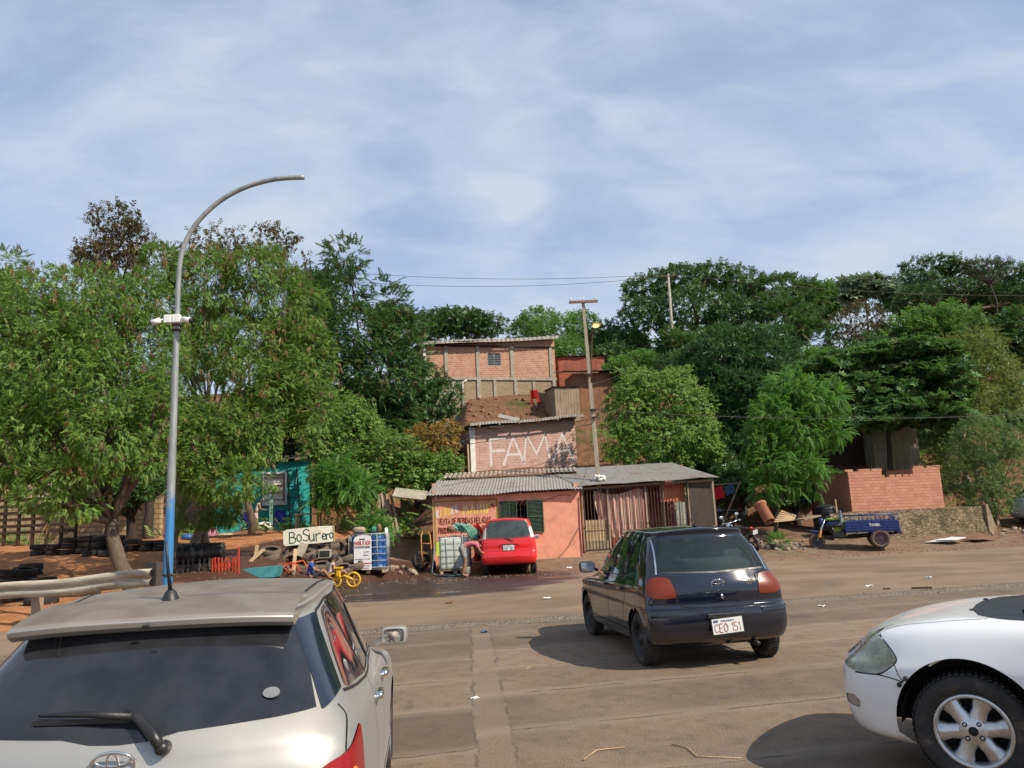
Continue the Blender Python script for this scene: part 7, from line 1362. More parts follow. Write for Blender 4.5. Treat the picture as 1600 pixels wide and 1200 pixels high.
    # planks and sheet on the slope left of the kiosk roof
    for k, (a, c) in enumerate((((594, 806), (592, 772)), ((606, 802), (596, 770)), ((618, 800), (604, 772)), ((624, 797), (611, 773)))): plank(on(a[0], a[1], 29.4), P(c[0], c[1], 29.9), .10, .04, M_WOOD, 'plank', f'{["first", "second", "third", "fourth"][k]} from the left of four grey planks leaning below the vines', 'plank', 'planks below the vines')
    b = MB(); b.box((0, 0, 0), (1.25, .6, .04), rot=Matrix.Rotation(R(9), 3, 'Y') @ Matrix.Rotation(R(35), 3, 'X')); tag(b.build('loose_sheet', M_CONC, None, P(641, 772, 29.5)), 'grey loose sheet lying on the slope left of the kiosk roof', 'sheet')
    b = MB(); b.box((0, 0, 0), (1.2, .5, .04), rot=Matrix.Rotation(R(14), 3, 'Y') @ Matrix.Rotation(R(30), 3, 'X')); tag(b.build('loose_sheet', M_ZINC, None, P(795, 653, 42.5)), 'bent grey sheet on the rubble above the pink house roof', 'sheet')
    chair(on(836, 628, 46.5), R(170), mat('red chair plastic', (.60, .012, .012), .4, .08), 'red plastic chair on the rubble under the tall brick house', None)
    for k in range(150): u, v = rn.uniform(728, 870), rn.uniform(622, 664); rock(on(u, v, rn.uniform(42.2, 47.4)), rn.uniform(.07, .10+.3*rn.random()**2), rn, 'broken_stone', 'reddish lump of rubble on the scree under the tall brick house', 'rubble on the scree', M_SCREE)
    # right side
    g = on(1196, 822, 28.2); a = g+Vector((.1, -.1, .2)); b = MB(); d = (P(1189, 792, 28.6)-P(1203, 816, 28.2)).normalized(); M = Matrix.Translation(P(1203, 815, 28.2)) @ d.to_track_quat('Z', 'Y').to_matrix().to_4x4(); b.lathe([(.16, 0), (.20, 0), (.20, .72), (.24, .72), (.24, .80), (.18, .80), (.16, 0)], 24, M); tag(b.build('clay_pipe', mat('terracotta', (.42, .17, .10), .85, .15, 5, .2)), 'terracotta pipe leaning under the bright green tree', 'pipe')
    for k in range(6): a, c = P(1208+k*2.2, 815-k*3.4, 28.3+.15*k), P(1240+k*.6, 812-k*1.2, 28.6+.15*k); plank(a, c, .09, .05, M_WPAL, 'timber', 'greyish timber batten in the fan of battens right of the clay pipe', 'timber', 'battens by the clay pipe')
    plank(P(1250, 812, 28.0), P(1276, 806, 28.3), .45, .05, M_WOOD, 'plank', 'weathered plank seat behind the front wheel of the cargo tricycle', 'plank')
    g = on(1292, 812, 30.2); b = MB(); b.lathe([(0, 0), (.48, 0), (.5, .1)]+[(.49+.015*math.cos(k*2), .1+.9*k/12) for k in range(13)]+[(.2, 1.12), (0, 1.12)], 24); tag(b.build('water_tank', M_TRM, None, g), 'black plastic water tank in the shade by the brick enclosure', 'tank'); plank(g+Vector((.2, -.55, 0)), g+Vector((.2, -.52, 1.3)), .05, .05, M_WPAL, 'stake', 'thin pale stake before the black water tank', 'stake')
    for k in range(30): u = rn.uniform(1178, 1262); v = rn.uniform(815, 842); rock(on(u, v, 27.2+(842-v)*.06), rn.uniform(.10, .28), rn, 'broken_stone', 'tan lump of rubble between the motorcycle and the cargo tricycle', 'rubble by the motorcycle')
    for k in range(14): u = rn.uniform(1545, 1600); rock(on(u, 825, rn.uniform(29.5, 31)), rn.uniform(.08, .2), rn, 'broken_stone', 'tan lump of rubble at the foot of the roadside bush', 'rubble by the bush')
    for k in range(20): u = rn.uniform(1455, 1500); rock(on(u, 780, rn.uniform(32, 34.5)), rn.uniform(.12, .34), rn, 'broken_stone', 'pinkish broken brick heaped behind the right end of the enclosure', 'broken bricks', M_STNP)
    for n, pts, m, lab in (('white_sheet', ((1446, 842), (1470, 834), (1502, 840), (1488, 845)), M_CAMW, 'upper white panel lying on the verge before the mossy wall'), ('white_sheet', ((1462, 843), (1486, 834.5), (1510, 842.5), (1493, 846)), M_WHP, 'lower white panel overlapping the other on the verge'), ('brown_sheet', ((1500, 836), (1530, 832), (1560, 838), (1528, 842)), M_WRED, 'reddish brown sheet on the verge right of the white panels')):
        ps = [P(u, v, 27.6+(846-v)*.10) for u, v in pts]; z = max(hz_(q.x, q.y) for q in ps)+(.10 if lab[:5] == 'lower' else .04); b = MB(); v0 = [Vector((q.x, q.y, z+.05*(i in (1, 2)))) for i, q in enumerate(ps)]; b.add(v0+[q-Vector((0, 0, .02)) for q in v0], [(0, 1, 2, 3), (7, 6, 5, 4)]+[(i, (i+1) % 4, 4+(i+1) % 4, 4+i) for i in range(4)]); tag(b.build(n, m), lab, 'panel', 'panels on the verge')
    # litter on the road and yard
    for k, (n, u, v, sz, m, lab, cat) in enumerate((('paper_scrap', 854, 936, (.22, .12, .05), M_CAMW, 'white paper scrap on the road before the red car', 'litter'), ('plastic_bag', 890, 889, (.26, .2, .10), M_CAMW, 'white plastic bag on wet soil right of the red car', 'litter'), ('crushed_can', 757, 989, (.13, .09, .05), M_BLUP, 'crushed blue can at the top of the pale concrete strip', 'litter'), ('brown_lump', 702, 943, (.20, .13, .06), M_WRED, 'brown lump on the road at the edge of the wet patch', 'litter'), ('paper_scrap', 1286, 948, (.16, .12, .03), M_CAMW, 'pale scrap just beyond the kerb left of the white car', 'litter'), ('paper_scrap', 742, 1092, (.09, .05, .02), M_CAMW, 'tiny white scrap left of the pale concrete strip', 'litter'), ('paper_scrap', 1358, 917, (.20, .12, .05), M_CAMW, 'white scrap on the road beyond the white car', 'litter'), ('paper_scrap', 1452, 903, (.16, .08, .04), M_CAMW, 'small white scrap farther along the road at right', 'litter'), ('dark_scrap', 1385, 921, (.16, .09, .04), M_TRM, 'small dark scrap beside the white one on the road', 'litter'))): sz = tuple(q_*.7 for q_ in sz); b = MB(); b.grid(lambda u_, v_: ((u_-.5)*sz[0]+.02*math.sin(v_*9+k), (v_-.5)*sz[1]+.02*math.sin(u_*8+k*2), sz[2]*.6*math.sin(u_*7+k)*math.sin(v_*6+k*3)), 7, 6); p = G(u, v); tag(b.build(n, m, None, p+Vector((0, 0, sz[2]*.45+.006))), lab, cat, 'litter on the road')
    for k, (pts, lab) in enumerate(((((912, 1187), (932, 1172), (976, 1167)), 'thin bent straw lying on the concrete at bottom centre'), (((1050, 1163), (1074, 1168), (1090, 1182), (1158, 1184)), 'wavy dry twig on the concrete left of the white car shadow'), (((822, 1046), (835, 1038)), 'tiny pale stick on the concrete left of the dark car shadow'))): b = MB(); ps = [G(u, v, .016) for u, v in pts]; b.tube(ps, [.005]*(len(ps)-1)+[.003], 5); tag(b.build('twig', M_WPAL), lab, 'twig', 'twigs on the concrete')
    b = MB(); a = G(1425, 919, .02); b.bar(a, G(1456, 918, .02), .05, .03); tag(b.build('stick', M_WDRK), 'dark stick lying on the road beyond the white car', 'stick')
    # fine gravel and crumbs along the verge and wash place
    n = 2600; u = np.random.default_rng(4).uniform; X = u(-4, 26, n); Yv = 22.5+.2*X+u(0, 6.5, n)*u(0, 1, n); k2 = 700; X = np.concatenate([X, u(-12, 16, k2)]); Yv = np.concatenate([Yv, 12.7+.2*(X[-k2:]+1.9)+u(-.5, .5, k2)*u(0, 1, k2)]); k3 = 900; X = np.concatenate([X, u(-13, -4, k3)]); Yv = np.concatenate([Yv, u(15.5, 26, k3)]); Z = np.maximum(hgt(X, Yv), .006); s = u(.008, .05, len(X))*u(.4, 1, len(X)); V = []; F = []
    T = np.array([(1, 0, 0), (-.4, .9, 0), (-.5, -.8, .1), (.1, 0, .8)]); A = u(0, 6.3, len(X)); c, sn = np.cos(A)[:, None], np.sin(A)[:, None]; VV = np.stack([X[:, None]+s[:, None]*(T[None, :, 0]*c-T[None, :, 1]*sn), Yv[:, None]+s[:, None]*(T[None, :, 0]*sn+T[None, :, 1]*c), Z[:, None]+s[:, None]*T[None, :, 2]], -1).reshape(-1, 3); q = np.arange(len(X))[:, None]*4; FF = np.concatenate([q+np.array([[0, 1, 3]]), q+np.array([[1, 2, 3]]), q+np.array([[2, 0, 3]])]); tag(link_mesh('gravel', np_mesh('gravel', VV, FF, mat('brown grit', (.20, .135, .09), .95, .45, 5, 0))), 'loose grit and small stones along the road edge', 'gravel', None, 'stuff')
M_SCREE = mat('reddish rubble', (.26, .11, .065), .95, .35, 5, .6); M_STNP = mat('pinkish broken brick', (.42, .25, .19), .95, .35, 5, .5)
ROCKS = {}
def rock(p, s, rn, name, label, group, m=M_STN):
    key = (m.name, rn.randrange(4))
    if key not in ROCKS:
        bm = bmesh.new(); bmesh.ops.create_icosphere(bm, subdivisions=2, radius=1)
        for v in bm.verts: q = v.co*1.3; v.co *= 1+.45*float(vnoise(q.x+key[1]*5, q.y+q.z*1.7, .9, key[1]))+.2*float(vnoise(q.x*2, q.z*2+q.y, .5, 3)); v.co.z *= .7
        me = bpy.data.meshes.new(name); bm.to_mesh(me); bm.free(); me.materials.append(m); ROCKS[key] = me
    o = link_mesh(name, ROCKS[key]); o.location = p+Vector((0, 0, s*.18)); o.scale = (s*rn.uniform(.45, .7), s*rn.uniform(.4, .6), s*rn.uniform(.35, .55)); o.rotation_euler = (rn.uniform(-1.2, 1.2), rn.uniform(-1.2, 1.2), rn.uniform(0, 6)); return tag(o, label, 'rubble', group)
def chair(loc, rz, m, label, group):
    r = thing('plastic_chair', loc, rz, label, 'chair', group); b = MB(); cushion(b, (0, 0, .43), (.44, .44, .05), .4, 10); b.build('seat', m, r); b = MB()
    b.grid(lambda u, v: ((u-.5)*.44, .20+.10*v-.05*math.cos((u-.5)*3)*0+.05*(1-abs(u-.5)*2)*1, .44+.42*v), 8, 6); b.build('backrest', m, r)
    for x in (-.2, .2):
        for y in (-.2, .2): q = MB(); q.bar((x*1.15, y*1.15, 0), (x, y, .42), .05); q.build('leg', m, r)
        q = MB(); q.tube([(x*1.1, -.2, .43), (x*1.15, -.18, .64), (x*1.1, .22, .66)], .02, 6); q.build('armrest', m, r)
def motorbike(loc, rz, label, lean=-.16, mir=True):
    r = thing('motorcycle', loc, rz, label, 'motorcycle', 'parked motorcycles', rx=lean)
    for x, nm in ((.62, 0), (-.60, 1)):
        w = MB(); w.lathe([(.225, -.035), (.27, -.05), (.30, -.03), (.31, 0), (.30, .03), (.27, .05), (.225, .035)], 30, Matrix.Translation((x, 0, .31)) @ Matrix.Rotation(R(90), 4, 'X'), 0, True); o = w.build('wheel', M_RUB, r); g = MB(); g.lathe([(.20, -.02), (.235, -.032), (.235, .032), (.20, .02)], 30, Matrix.Translation((x, 0, .31)) @ Matrix.Rotation(R(90), 4, 'X'), 0, True); g.lathe([(0, -.05), (.06, -.05), (.06, .05), (0, .05)], 14, Matrix.Translation((x, 0, .31)) @ Matrix.Rotation(R(90), 4, 'X'))
        for k in range(5): a = k*2*math.pi/5; g.bar((x, 0, .31), (x+.21*math.cos(a), 0, .31+.21*math.sin(a)), .035, .03)
        g.build('rim', M_STL2, o)
    b = MB(); b.tube([(.40, 0, .92), (.05, 0, .62), (-.25, 0, .60), (-.62, 0, .80)], .03, 8); b.tube([(.40, 0, .92), (.28, 0, .40), (-.15, 0, .30), (-.25, 0, .60)], .025, 8)
    for s in (-.07, .07): b.tube([(-.2, s, .34), (-.60, s, .31)], .022, 6); b.tube([(-.60, s*1.6, .31), (-.48, s*1.6, .74)], .024, 8)
    b.build('frame', M_TRM, r); b = MB(); cushion(b, (.06, 0, .40), (.34, .24, .24), .5, 8); cushion(b, (.16, 0, .54), (.16, .17, .20), .4, 8); b.build('engine', M_ENG, r); b = MB(); cushion(b, (.16, 0, .80), (.46, .26, .22), .7, 10); b.build('fuel_tank', M_BLK, r); b = MB(); cushion(b, (-.32, 0, .81), (.62, .26, .12), .6, 10); b.build('seat', M_TRM, r)
    b = MB(); [b.tube([(.62, s*.09, .31), (.40, s*.08, .95)], .022, 8) for s in (-1, 1)]; b.build('fork', M_CHR, r); b = MB(); cushion(b, (.62, 0, .60), (.40, .12, .07), .7, 8); b.build('front_mudguard', M_BLK, r); b = MB(); cushion(b, (-.72, 0, .66), (.34, .16, .10), .6, 8, Matrix.Rotation(R(35), 3, 'Y')); b.build('rear_mudguard', M_BLK, r)
    b = MB(); b.tube([(.28, -.38, 1.06), (.40, -.15, 1.02), (.40, .15, 1.02), (.28, .38, 1.06)], .016, 8); [b.tube([(.30, s*.28, 1.05), (.27, s*.40, 1.06)], .024, 8) for s in (-1, 1)]; b.build('handlebar', M_CHR, r); b = MB(); cushion(b, (.50, 0, .92), (.14, .19, .19), .8, 10); b.build('headlight', M_CHR, r)
    if mir:
        for s in (-1, 1): b = MB(); b.tube([(.33, s*.24, 1.05), (.34, s*.30, 1.22)], .008, 6); cushion(b, (.34, s*.33, 1.27), (.03, .16, .10), .5, 8); b.build('mirror', M_CHR, r)
    b = MB(); cushion(b, (-.68, 0, .83), (.10, .14, .09), .6, 8); b.build('tail_lamp', M_LRED, r); b = MB(); b.box((-.86, 0, .70), (.01, .20, .15), rot=Matrix.Rotation(R(-18), 3, 'Y')); b.build('licence_plate', M_PLATE, r); b = MB(); b.tube([(.10, -.14, .30), (-.30, -.17, .28), (-.70, -.18, .40)], [.022, .04, .045], 10); b.build('exhaust', M_CHR, r); b = MB(); b.tube([(-.05, .12, .28), (-.10, .26, .02)], .012, 6); b.build('side_stand', M_TRM, r); return r
M_STL2 = mat('dark cast rim', (.03, .03, .032), .45, .2, 9, .05)
def bikes():
    g = on(1160, 846, 27.0); motorbike((g.x, g.y, g.z), R(112), 'black motorcycle with white plate parked beside the rubble'); g = on(1128, 792, 31.2); motorbike((g.x, g.y, g.z), R(170), 'second motorcycle farther back beside the shed, red and blue cloths above it')
    z = P(1124, 772, 30.6)
    for c, m, sz, lab in ((Vector((0, 0, .05)), mat('red cloth', (.55, .015, .02), .9), (.38, .05, .46), 'red cloth hung above the farther motorcycle'), (Vector((.42, 0, .15)), mat('denim cloth', (.05, .09, .20), .9), (.42, .05, .36), 'blue denim cloth hung beside the red cloth')): b = MB(); b.grid(lambda u, v: ((u-.5)*sz[0]+.03*math.sin(v*5), .03*math.sin(u*14), (v-.5)*sz[2]-.04*math.sin(u*6)), 12, 8); o = tag(b.build('hanging_cloth', m, None, z+c), lab, 'cloth', 'cloths hung by the shed')
    plank(z+Vector((-.6, .05, .36)), z+Vector((.95, .1, .40)), .05, .05, M_WOOD, 'rail', 'rough timber rail carrying the red and blue cloths', 'rail'); plank(on(1120, 790, 30.7), z+Vector((.9, .1, .46)), .06, .06, M_WOOD, 'rail_post', 'rough post at the end of the cloth rail', 'post')
def trike():
    f, bk = on(1277, 848, 27.6), on(1374, 853, 27.0); rz = math.atan2(f.y-bk.y, f.x-bk.x); z = (f.z+bk.z)/2; r = thing('cargo_tricycle', (bk.x, bk.y, z+.02), rz, 'blue cargo tricycle with railed load bed parked on the dirt verge', 'tricycle', None); fx = (f-bk).xy.length
    def whl(x, y, rr, w, rim):
        b = MB(); M = Matrix.Translation((x, y, rr)) @ Matrix.Rotation(R(90), 4, 'X'); b.lathe([(rr*.62, -w*.4), (rr*.85, -w*.5), (rr*.97, -w*.35), (rr, 0), (rr*.97, w*.35), (rr*.85, w*.5), (rr*.62, w*.4)], 28, M, 0, True); o = b.build('wheel', mat('brown dusty tyre', (.15, .105, .075), .9, .25, 8, .3), r); g = MB(); g.lathe([(0, -w*.3), (rr*.3, -w*.3), (rr*.5, -w*.2), (rr*.63, -w*.42), (rr*.63, w*.42), (rr*.5, w*.2), (rr*.3, w*.34), (0, w*.36)], 24, M)
        for k in range(5): a = k*1.2566; g.lathe([(0, w*.33), (rr*.07, w*.33)], 8, M @ Matrix.Translation((rr*.42*math.cos(a), rr*.42*math.sin(a), .02)))
        g.build('rim', rim, o)
    rim = mat('plum rim paint', (.07, .03, .05), .5)
    for y in (-.50, .50): whl(0, y, .31, .17, rim)
    whl(fx, 0, .27, .12, M_STL2)
    b = MB(); b.tube([(fx-.35, 0, .95), (fx-.55, 0, .45), (.9, 0, .36), (-.4, 0, .42)], .04, 8); [b.tube([(.95, s*.3, .42), (-.5, s*.3, .46)], .035, 8) for s in (-1, 1)]; b.tube([(0, -.5, .31), (0, .5, .31)], .045, 8); b.build('frame', M_TRM, r)
    b = MB(); x0, x1, y = -.62, 1.05, .56
    b.box(((x0+x1)/2, 0, .56), (x1-x0, 2*y, .05)); 
    for s in (-1, 1): b.box(((x0+x1)/2, s*y, .755), (x1-x0, .03, .34)); [b.box(((x0+x1)/2, s*(y+.018), .62+.085*k), (x1-x0-.02, .018, .03)) for k in range(4)]
    b.box((x1, 0, .755), (.03, 2*y-.03, .34)); b.box((x0-.02, 0, .58), (.03, 2*y-.03, .34), rot=Matrix.Rotation(R(12), 3, 'Y')); b.box((x0+.0, -y, .70), (.10, .04, .60)); b.box((x1-.02, -y-.01, .62), (.12, .04, .36)); b.build('load_bed', M_BLUE, r, bevel=.006)
    b = MB()
    for s in (-1, 1):
        b.tube([(x0, s*y, 1.10), (x1, s*y, 1.10)], .018, 8)
        for k in range(7): x = x0+(x1-x0)*k/6; b.tube([(x, s*y, .92), (x, s*y, 1.10)], .015, 6)
    b.tube([(x1, -y, 1.10), (x1, y, 1.10)], .018, 8); b.build('bed_rail', M_BLUE, r)
    t = MB(); M = Vector((-1, 0, 0)); write(t, 'TAMBA', Vector((x0+.92, y+.032, .735)), (-1, 0, 0), (0, 0, 1), .085, .02, .2, 0, width=.34); t.build('lettering', M_CAMW, r)
    b = MB(); cushion(b, (x1+.28, 0, .78), (.44, .52, .14), .5, 10); b.build('seat', M_TRM, r); b = MB(); b.box((x1+.08, 0, 1.02), (.05, .46, .54)); [b.box((x1+.08, q, 1.02), (.07, .10, .50), mi=1) for q in (-.12, .12)]; b.build('seat_backrest', [mat('pale blue panel', (.22, .27, .36), .6), M_BLUE], r, bevel=.01)
    b = MB(); cushion(b, (fx-.62, 0, .84), (.55, .30, .26), .7, 10); b.build('fuel_tank', M_BLUE, r); b = MB(); cushion(b, (fx-.75, 0, .50), (.46, .30, .34), .5, 8); b.build('engine', M_ENG, r); b = MB(); [b.tube([(fx, s*.10, .27), (fx-.32, s*.11, 1.0)], .028, 8) for s in (-1, 1)]; b.build('fork', M_CHR, r); b = MB(); cushion(b, (fx+.02, 0, .60), (.44, .17, .09), .7, 8, Matrix.Rotation(R(-6), 3, 'Y')); b.build('mudguard', M_BLUE, r)
    b = MB(); cushion(b, (fx-.20, 0, .95), (.17, .24, .22), .7, 10); b.build('headlight', M_BLUE, r); b = MB(); b.tube([(fx-.50, -.42, 1.10), (fx-.36, -.2, 1.06), (fx-.36, .2, 1.06), (fx-.50, .42, 1.10)], .018, 8); b.build('handlebar', M_TRM, r); b = MB(); cushion(b, (fx-.62, .03, 1.0), (.62, .3, .10), .9, 10); [cushion(b, (fx-.9+.1*k, .16, .85-.09*k), (.26, .08, .20), .8, 8) for k in range(3)]; b.build('saddle_cloth', mat('lime green rag', (.24, .38, .05), .9, .4, 12, .3), r); b = MB(); b.bar((fx-.16, .14, .65), (fx-.10, .15, .40), .06); b.build('amber_reflector', M_LAMB, r)
# ------------------------------------------------------------------ people
def skin(name, verts, edges, radii, m, parent, root=0, sub=2):
    me = bpy.data.meshes.new(name); me.from_pydata([tuple(v) for v in verts], edges, []); o = link_mesh(name, me); o.modifiers.new('s', 'SKIN').use_smooth_shade = True; md = o.modifiers.new('u', 'SUBSURF'); md.levels = md.render_levels = sub
    for k, v in enumerate(me.skin_vertices[0].data): rr = radii[k]; v.radius = rr if hasattr(rr, '__len__') else (rr, rr); v.use_root = k == root
    dg = bpy.context.evaluated_depsgraph_get(); dg.update(); ev = o.evaluated_get(dg); nm = bpy.data.meshes.new_from_object(ev); nm.name = name; bpy.data.objects.remove(o); nm.materials.clear()
    for x in (m if isinstance(m, list) else [m]): nm.materials.append(x)
    return link_mesh(name, nm, parent)
def person(loc, rz, label, J, sc, shirt, shorts, hat=None, sleeves=.6, hairlong=.0):
    """J: joints of the pose (x right, y forward, z up) of an adult 1.7 m tall, scaled by sc"""
    r = thing('person', loc, rz, label, 'person'); V = []; E = []; Rr = []
    def v(p, rad, par=None): V.append(Vector(p)*sc); Rr.append(tuple(q*sc for q in rad) if hasattr(rad, '__len__') else rad*sc); E.append((par, len(V)-1)) if par is not None else None; return len(V)-1
    L = lambda a, b, t: Vector(a).lerp(Vector(b), t); hip, chest, neck, head, face = [Vector(J[k]) for k in ('hip', 'chest', 'neck', 'head', 'face')]
    h = v(hip, (.135, .11)); w = v(L(hip, chest, .45), (.12, .095), h); c = v(chest, (.15, .105), w); n = v(neck, .055, c); j = v(L(neck, head, .55), (.068, .075), n); hd = v(head, (.082, .098), j); v(head+(head-neck).normalized()*.075, (.06, .075), hd); v(head+face*.112-(head-neck).normalized()*.015, .018, hd)
    sd = face.cross(head-neck).normalized(); [v(head+sd*s*.088, .02, hd) for s in (-1, 1)]
    hands = []
    for s in ('L', 'R'):
        sh = v(J['sh'+s], .062, c); el0 = v(L(J['sh'+s], J['el'+s], .5), .05, sh); el = v(J['el'+s], .04, el0); wr = v(J['wr'+s], .027, el); d = (Vector(J['wr'+s])-Vector(J['el'+s])).normalized(); side = d.cross(Vector((.3, .2, 1))).normalized(); pm = v(Vector(J['wr'+s])+d*.06, (.034, .018), wr)
        for k in range(4): a = v(Vector(J['wr'+s])+d*.105+side*(.024*(k-1.5)), .010, pm); v(Vector(J['wr'+s])+d*(.15+.012*(1.5-abs(k-1.5)))+side*(.026*(k-1.5))+Vector((0, 0, -.02)), .008, a)
        a = v(Vector(J['wr'+s])+d*.05+side*.045, .011, pm); v(Vector(J['wr'+s])+d*.085+side*.06, .009, a)
        hp = v(J['hp'+s], .085, h); kn0 = v(L(J['hp'+s], J['kn'+s], .5), .078, hp); kn = v(J['kn'+s], .056, kn0); cf = v(L(J['kn'+s], J['an'+s], .35), .058, kn); an = v(J['an'+s], .036, cf); v(J['to'+s], (.045, .025), an)
    skin('body', V, E, Rr, M_SKIN, r)
    V, E, Rr = [], [], []; h = v(L(hip, chest, .08), (.150, .122)); w = v(L(hip, chest, .45), (.145, .115), h); c = v(chest, (.17, .125), w); v(L(chest, neck, .6), .075, c)
    for s in ('L', 'R'): a = v(J['sh'+s], .078, c); v(L(J['sh'+s], J['el'+s], sleeves), .062, a)
    skin('shirt', V, E, Rr, shirt, r)
    V, E, Rr = [], [], []; h = v(hip, (.152, .128)); v(L(hip, chest, .2), (.145, .115), h)
    for s in ('L', 'R'): a = v(J['hp'+s], .102, h); b_ = v(L(J['hp'+s], J['kn'+s], .5), .098, a); v(L(J['hp'+s], J['kn'+s], .88), .088, b_)
    skin('shorts', V, E, Rr, shorts, r)
    up = (head-neck).normalized(); q = Matrix((sd, face, up)).transposed(); b = MB(); cc = head+up*.035-face*.012
    b.grid(lambda u, t: tuple((cc+q @ Vector((.101*math.cos(2*math.pi*u)*math.cos(t*1.57), .122*math.sin(2*math.pi*u)*math.cos(t*1.57), .115*math.sin(t*1.57)-.02-(.05+hairlong)*(1-t)**3*(math.sin(2*math.pi*u) < .2)*(1-max(0, math.sin(2*math.pi*u))))))*sc), 20, 8); b.build('hair' if not hat else 'hat', hat or M_HAIR, r)
    if hat: b = MB(); b.grid(lambda u, t: tuple((cc+q @ Vector((.10*math.cos(math.pi*u)*(1+.1*t), .10+.09*t*math.sin(math.pi*u), -.01-.02*t)))*sc), 12, 3); b.build('hat_brim', hat, r)
    return r
def sit(tw=0, lean=.04): return dict(hip=(0, 0, .11), chest=(0, lean, .47), neck=(0, lean+.03, .62), head=(0, lean+.07, .74), face=Vector((0, .97, -.2)), shL=(-.17, lean, .55), shR=(.17, lean, .55), elL=(-.24, .16, .36), elR=(.24, .16, .36), wrL=(-.12, .36, .30), wrR=(.12, .36, .30), hpL=(-.10, .06, .12), hpR=(.10, .06, .12), knL=(-.15, .46, .32), knR=(.15, .46, .32), anL=(-.13, .66, .06), anR=(.13, .66, .06), toL=(-.13, .80, .03), toR=(.13, .80, .03))
M_SHB = mat('royal blue shirt', (.012, .085, .42), .85, .15, 9, .2); M_SHP = mat('rose shirt', (.50, .12, .16), .9, .3, 7, .3); M_SHW = mat('whitish vest', (.60, .52, .46), .9, .2, 9, .2); M_DKT = mat('dark shorts', (.03, .03, .04), .9, .2, 9, .2); M_PAT = mat('spotted grey shorts', (.30, .28, .27), .9, .75, 26, .2); M_CAMO = mat('camouflage cap', (.26, .26, .16), .9, .55, 22, .2); M_PNK = mat('pale pink shorts', (.55, .40, .38), .9, .2, 9, .2)
def people():
    bend = dict(hip=(0, -.10, .90), chest=(0, .28, 1.02), neck=(0, .41, .96), head=(0, .50, .86), face=Vector((0, .25, -.97)), shL=(-.18, .33, .98), shR=(.18, .33, .98), elL=(-.22, .40, .71), elR=(.20, .46, .72), wrL=(-.10, .62, .58), wrR=(.12, .68, .62), hpL=(-.10, -.09, .86), hpR=(.10, -.09, .86), knL=(-.14, .03, .46), knR=(.13, .0, .46), anL=(-.15, -.06, .07), anR=(.14, -.10, .07), toL=(-.16, .11, .03), toR=(.15, .07, .03))
    p = P(727, 903, 23.6); person((p.x+.02, 23.45, .01), R(-78), 'person in rose shirt and camouflage cap bending over to wash the red car', bend, .97, M_SHP, M_PAT, M_CAMO)
    p = on(484, 897, 21.4); person((p.x, p.y, p.z+.02), R(-75), 'dark haired child in blue shirt sitting before the tyre heap', sit(), .80, M_SHB, M_DKT)
    p = on(514, 897, 21.6); person((p.x, p.y, p.z+.02), R(-60), 'child in whitish vest sitting right of the one in blue', sit(lean=.10), .80, M_SHW, M_DKT, sleeves=.12)
    st = dict(hip=(0, -.02, .90), chest=(0, .10, 1.24), neck=(0, .16, 1.40), head=(0, .23, 1.50), face=Vector((0, .85, -.52)), shL=(-.17, .11, 1.33), shR=(.17, .11, 1.33), elL=(-.20, .20, 1.06), elR=(.20, .20, 1.06), wrL=(-.06, .42, 1.04), wrR=(.06, .42, 1.04), hpL=(-.09, -.02, .88), hpR=(.09, -.02, .88), knL=(-.11, .06, .48), knR=(.11, .02, .48), anL=(-.11, -.03, .07), anR=(.11, -.08, .07), toL=(-.12, .13, .03), toR=(.12, .09, .03))
    p = on(400, 836, 31.0); person((p.x, p.y, p.z), R(-65), 'child with dark hair standing on the red bank before the turquoise wall', st, .76, M_SHW, M_PNK, hairlong=.06, sleeves=.1)
people()
# ------------------------------------------------------------------ trees and plants
RG = np.random.default_rng(7)
def n3(p, s, seed=0):
    q = p/s+seed*13.7; i = np.floor(q); f = q-i; f = f*f*(3-2*f); out = 0
    h = lambda a: np.modf(np.abs(np.sin(a[:, 0]*127.1+a[:, 1]*311.7+a[:, 2]*74.7+seed)*43758.5453))[0]
    for dx in (0, 1):
        for dy in (0, 1):
            for dz in (0, 1): out = out+h(i+np.array([dx, dy, dz]))*(f[:, 0] if dx else 1-f[:, 0])*(f[:, 1] if dy else 1-f[:, 1])*(f[:, 2] if dz else 1-f[:, 2])
    return out
def leafmat(name, dark, lite, alt=None, alt_amt=0.0, transl=0.35, rough=0.5, patch=1.6):
    t = NT(name); a = t.n('ShaderNodeAttribute', attribute_name='rnd'); col = t.mix(a.outputs[2], dark, lite)
    n = t.noise(patch, 3, .6)
    if alt: col = t.mix(t.math('MULTIPLY', t.ramp(n, .50, .62), t.ramp(a.outputs[2], .35, .6, 0, alt_amt)), col, alt)
    else: col = t.mix(t.ramp(n, .35, .7, 0, .4), col, tuple(x*.65 for x in dark))
    p = t.bsdf(col, rough, None, spec=.35); tr = t.n('ShaderNodeBsdfTranslucent'); t.l(t.mix(.5, col, tuple(min(1, x*1.5) for x in lite), 'MIX'), tr.inputs[0])
    m = t.n('ShaderNodeMixShader'); m.inputs[0].default_value = transl; t.l(p, m.inputs[1]); t.l(tr.outputs[0], m.inputs[2]); return t.end(m.outputs[0])
BARK = mat('grey brown bark', (.13, .095, .065), .95, .35, 5, .8, dirt=(.045, .032, .022), dirt_amt=.6, sc=(3, 3, .6)); BARKP = mat('pale dry twigs', (.30, .23, .16), .95, .3, 5, .4); BARKD = mat('dark wet bark', (.05, .037, .027), .95, .4, 5, .8, sc=(3, 3, .6))
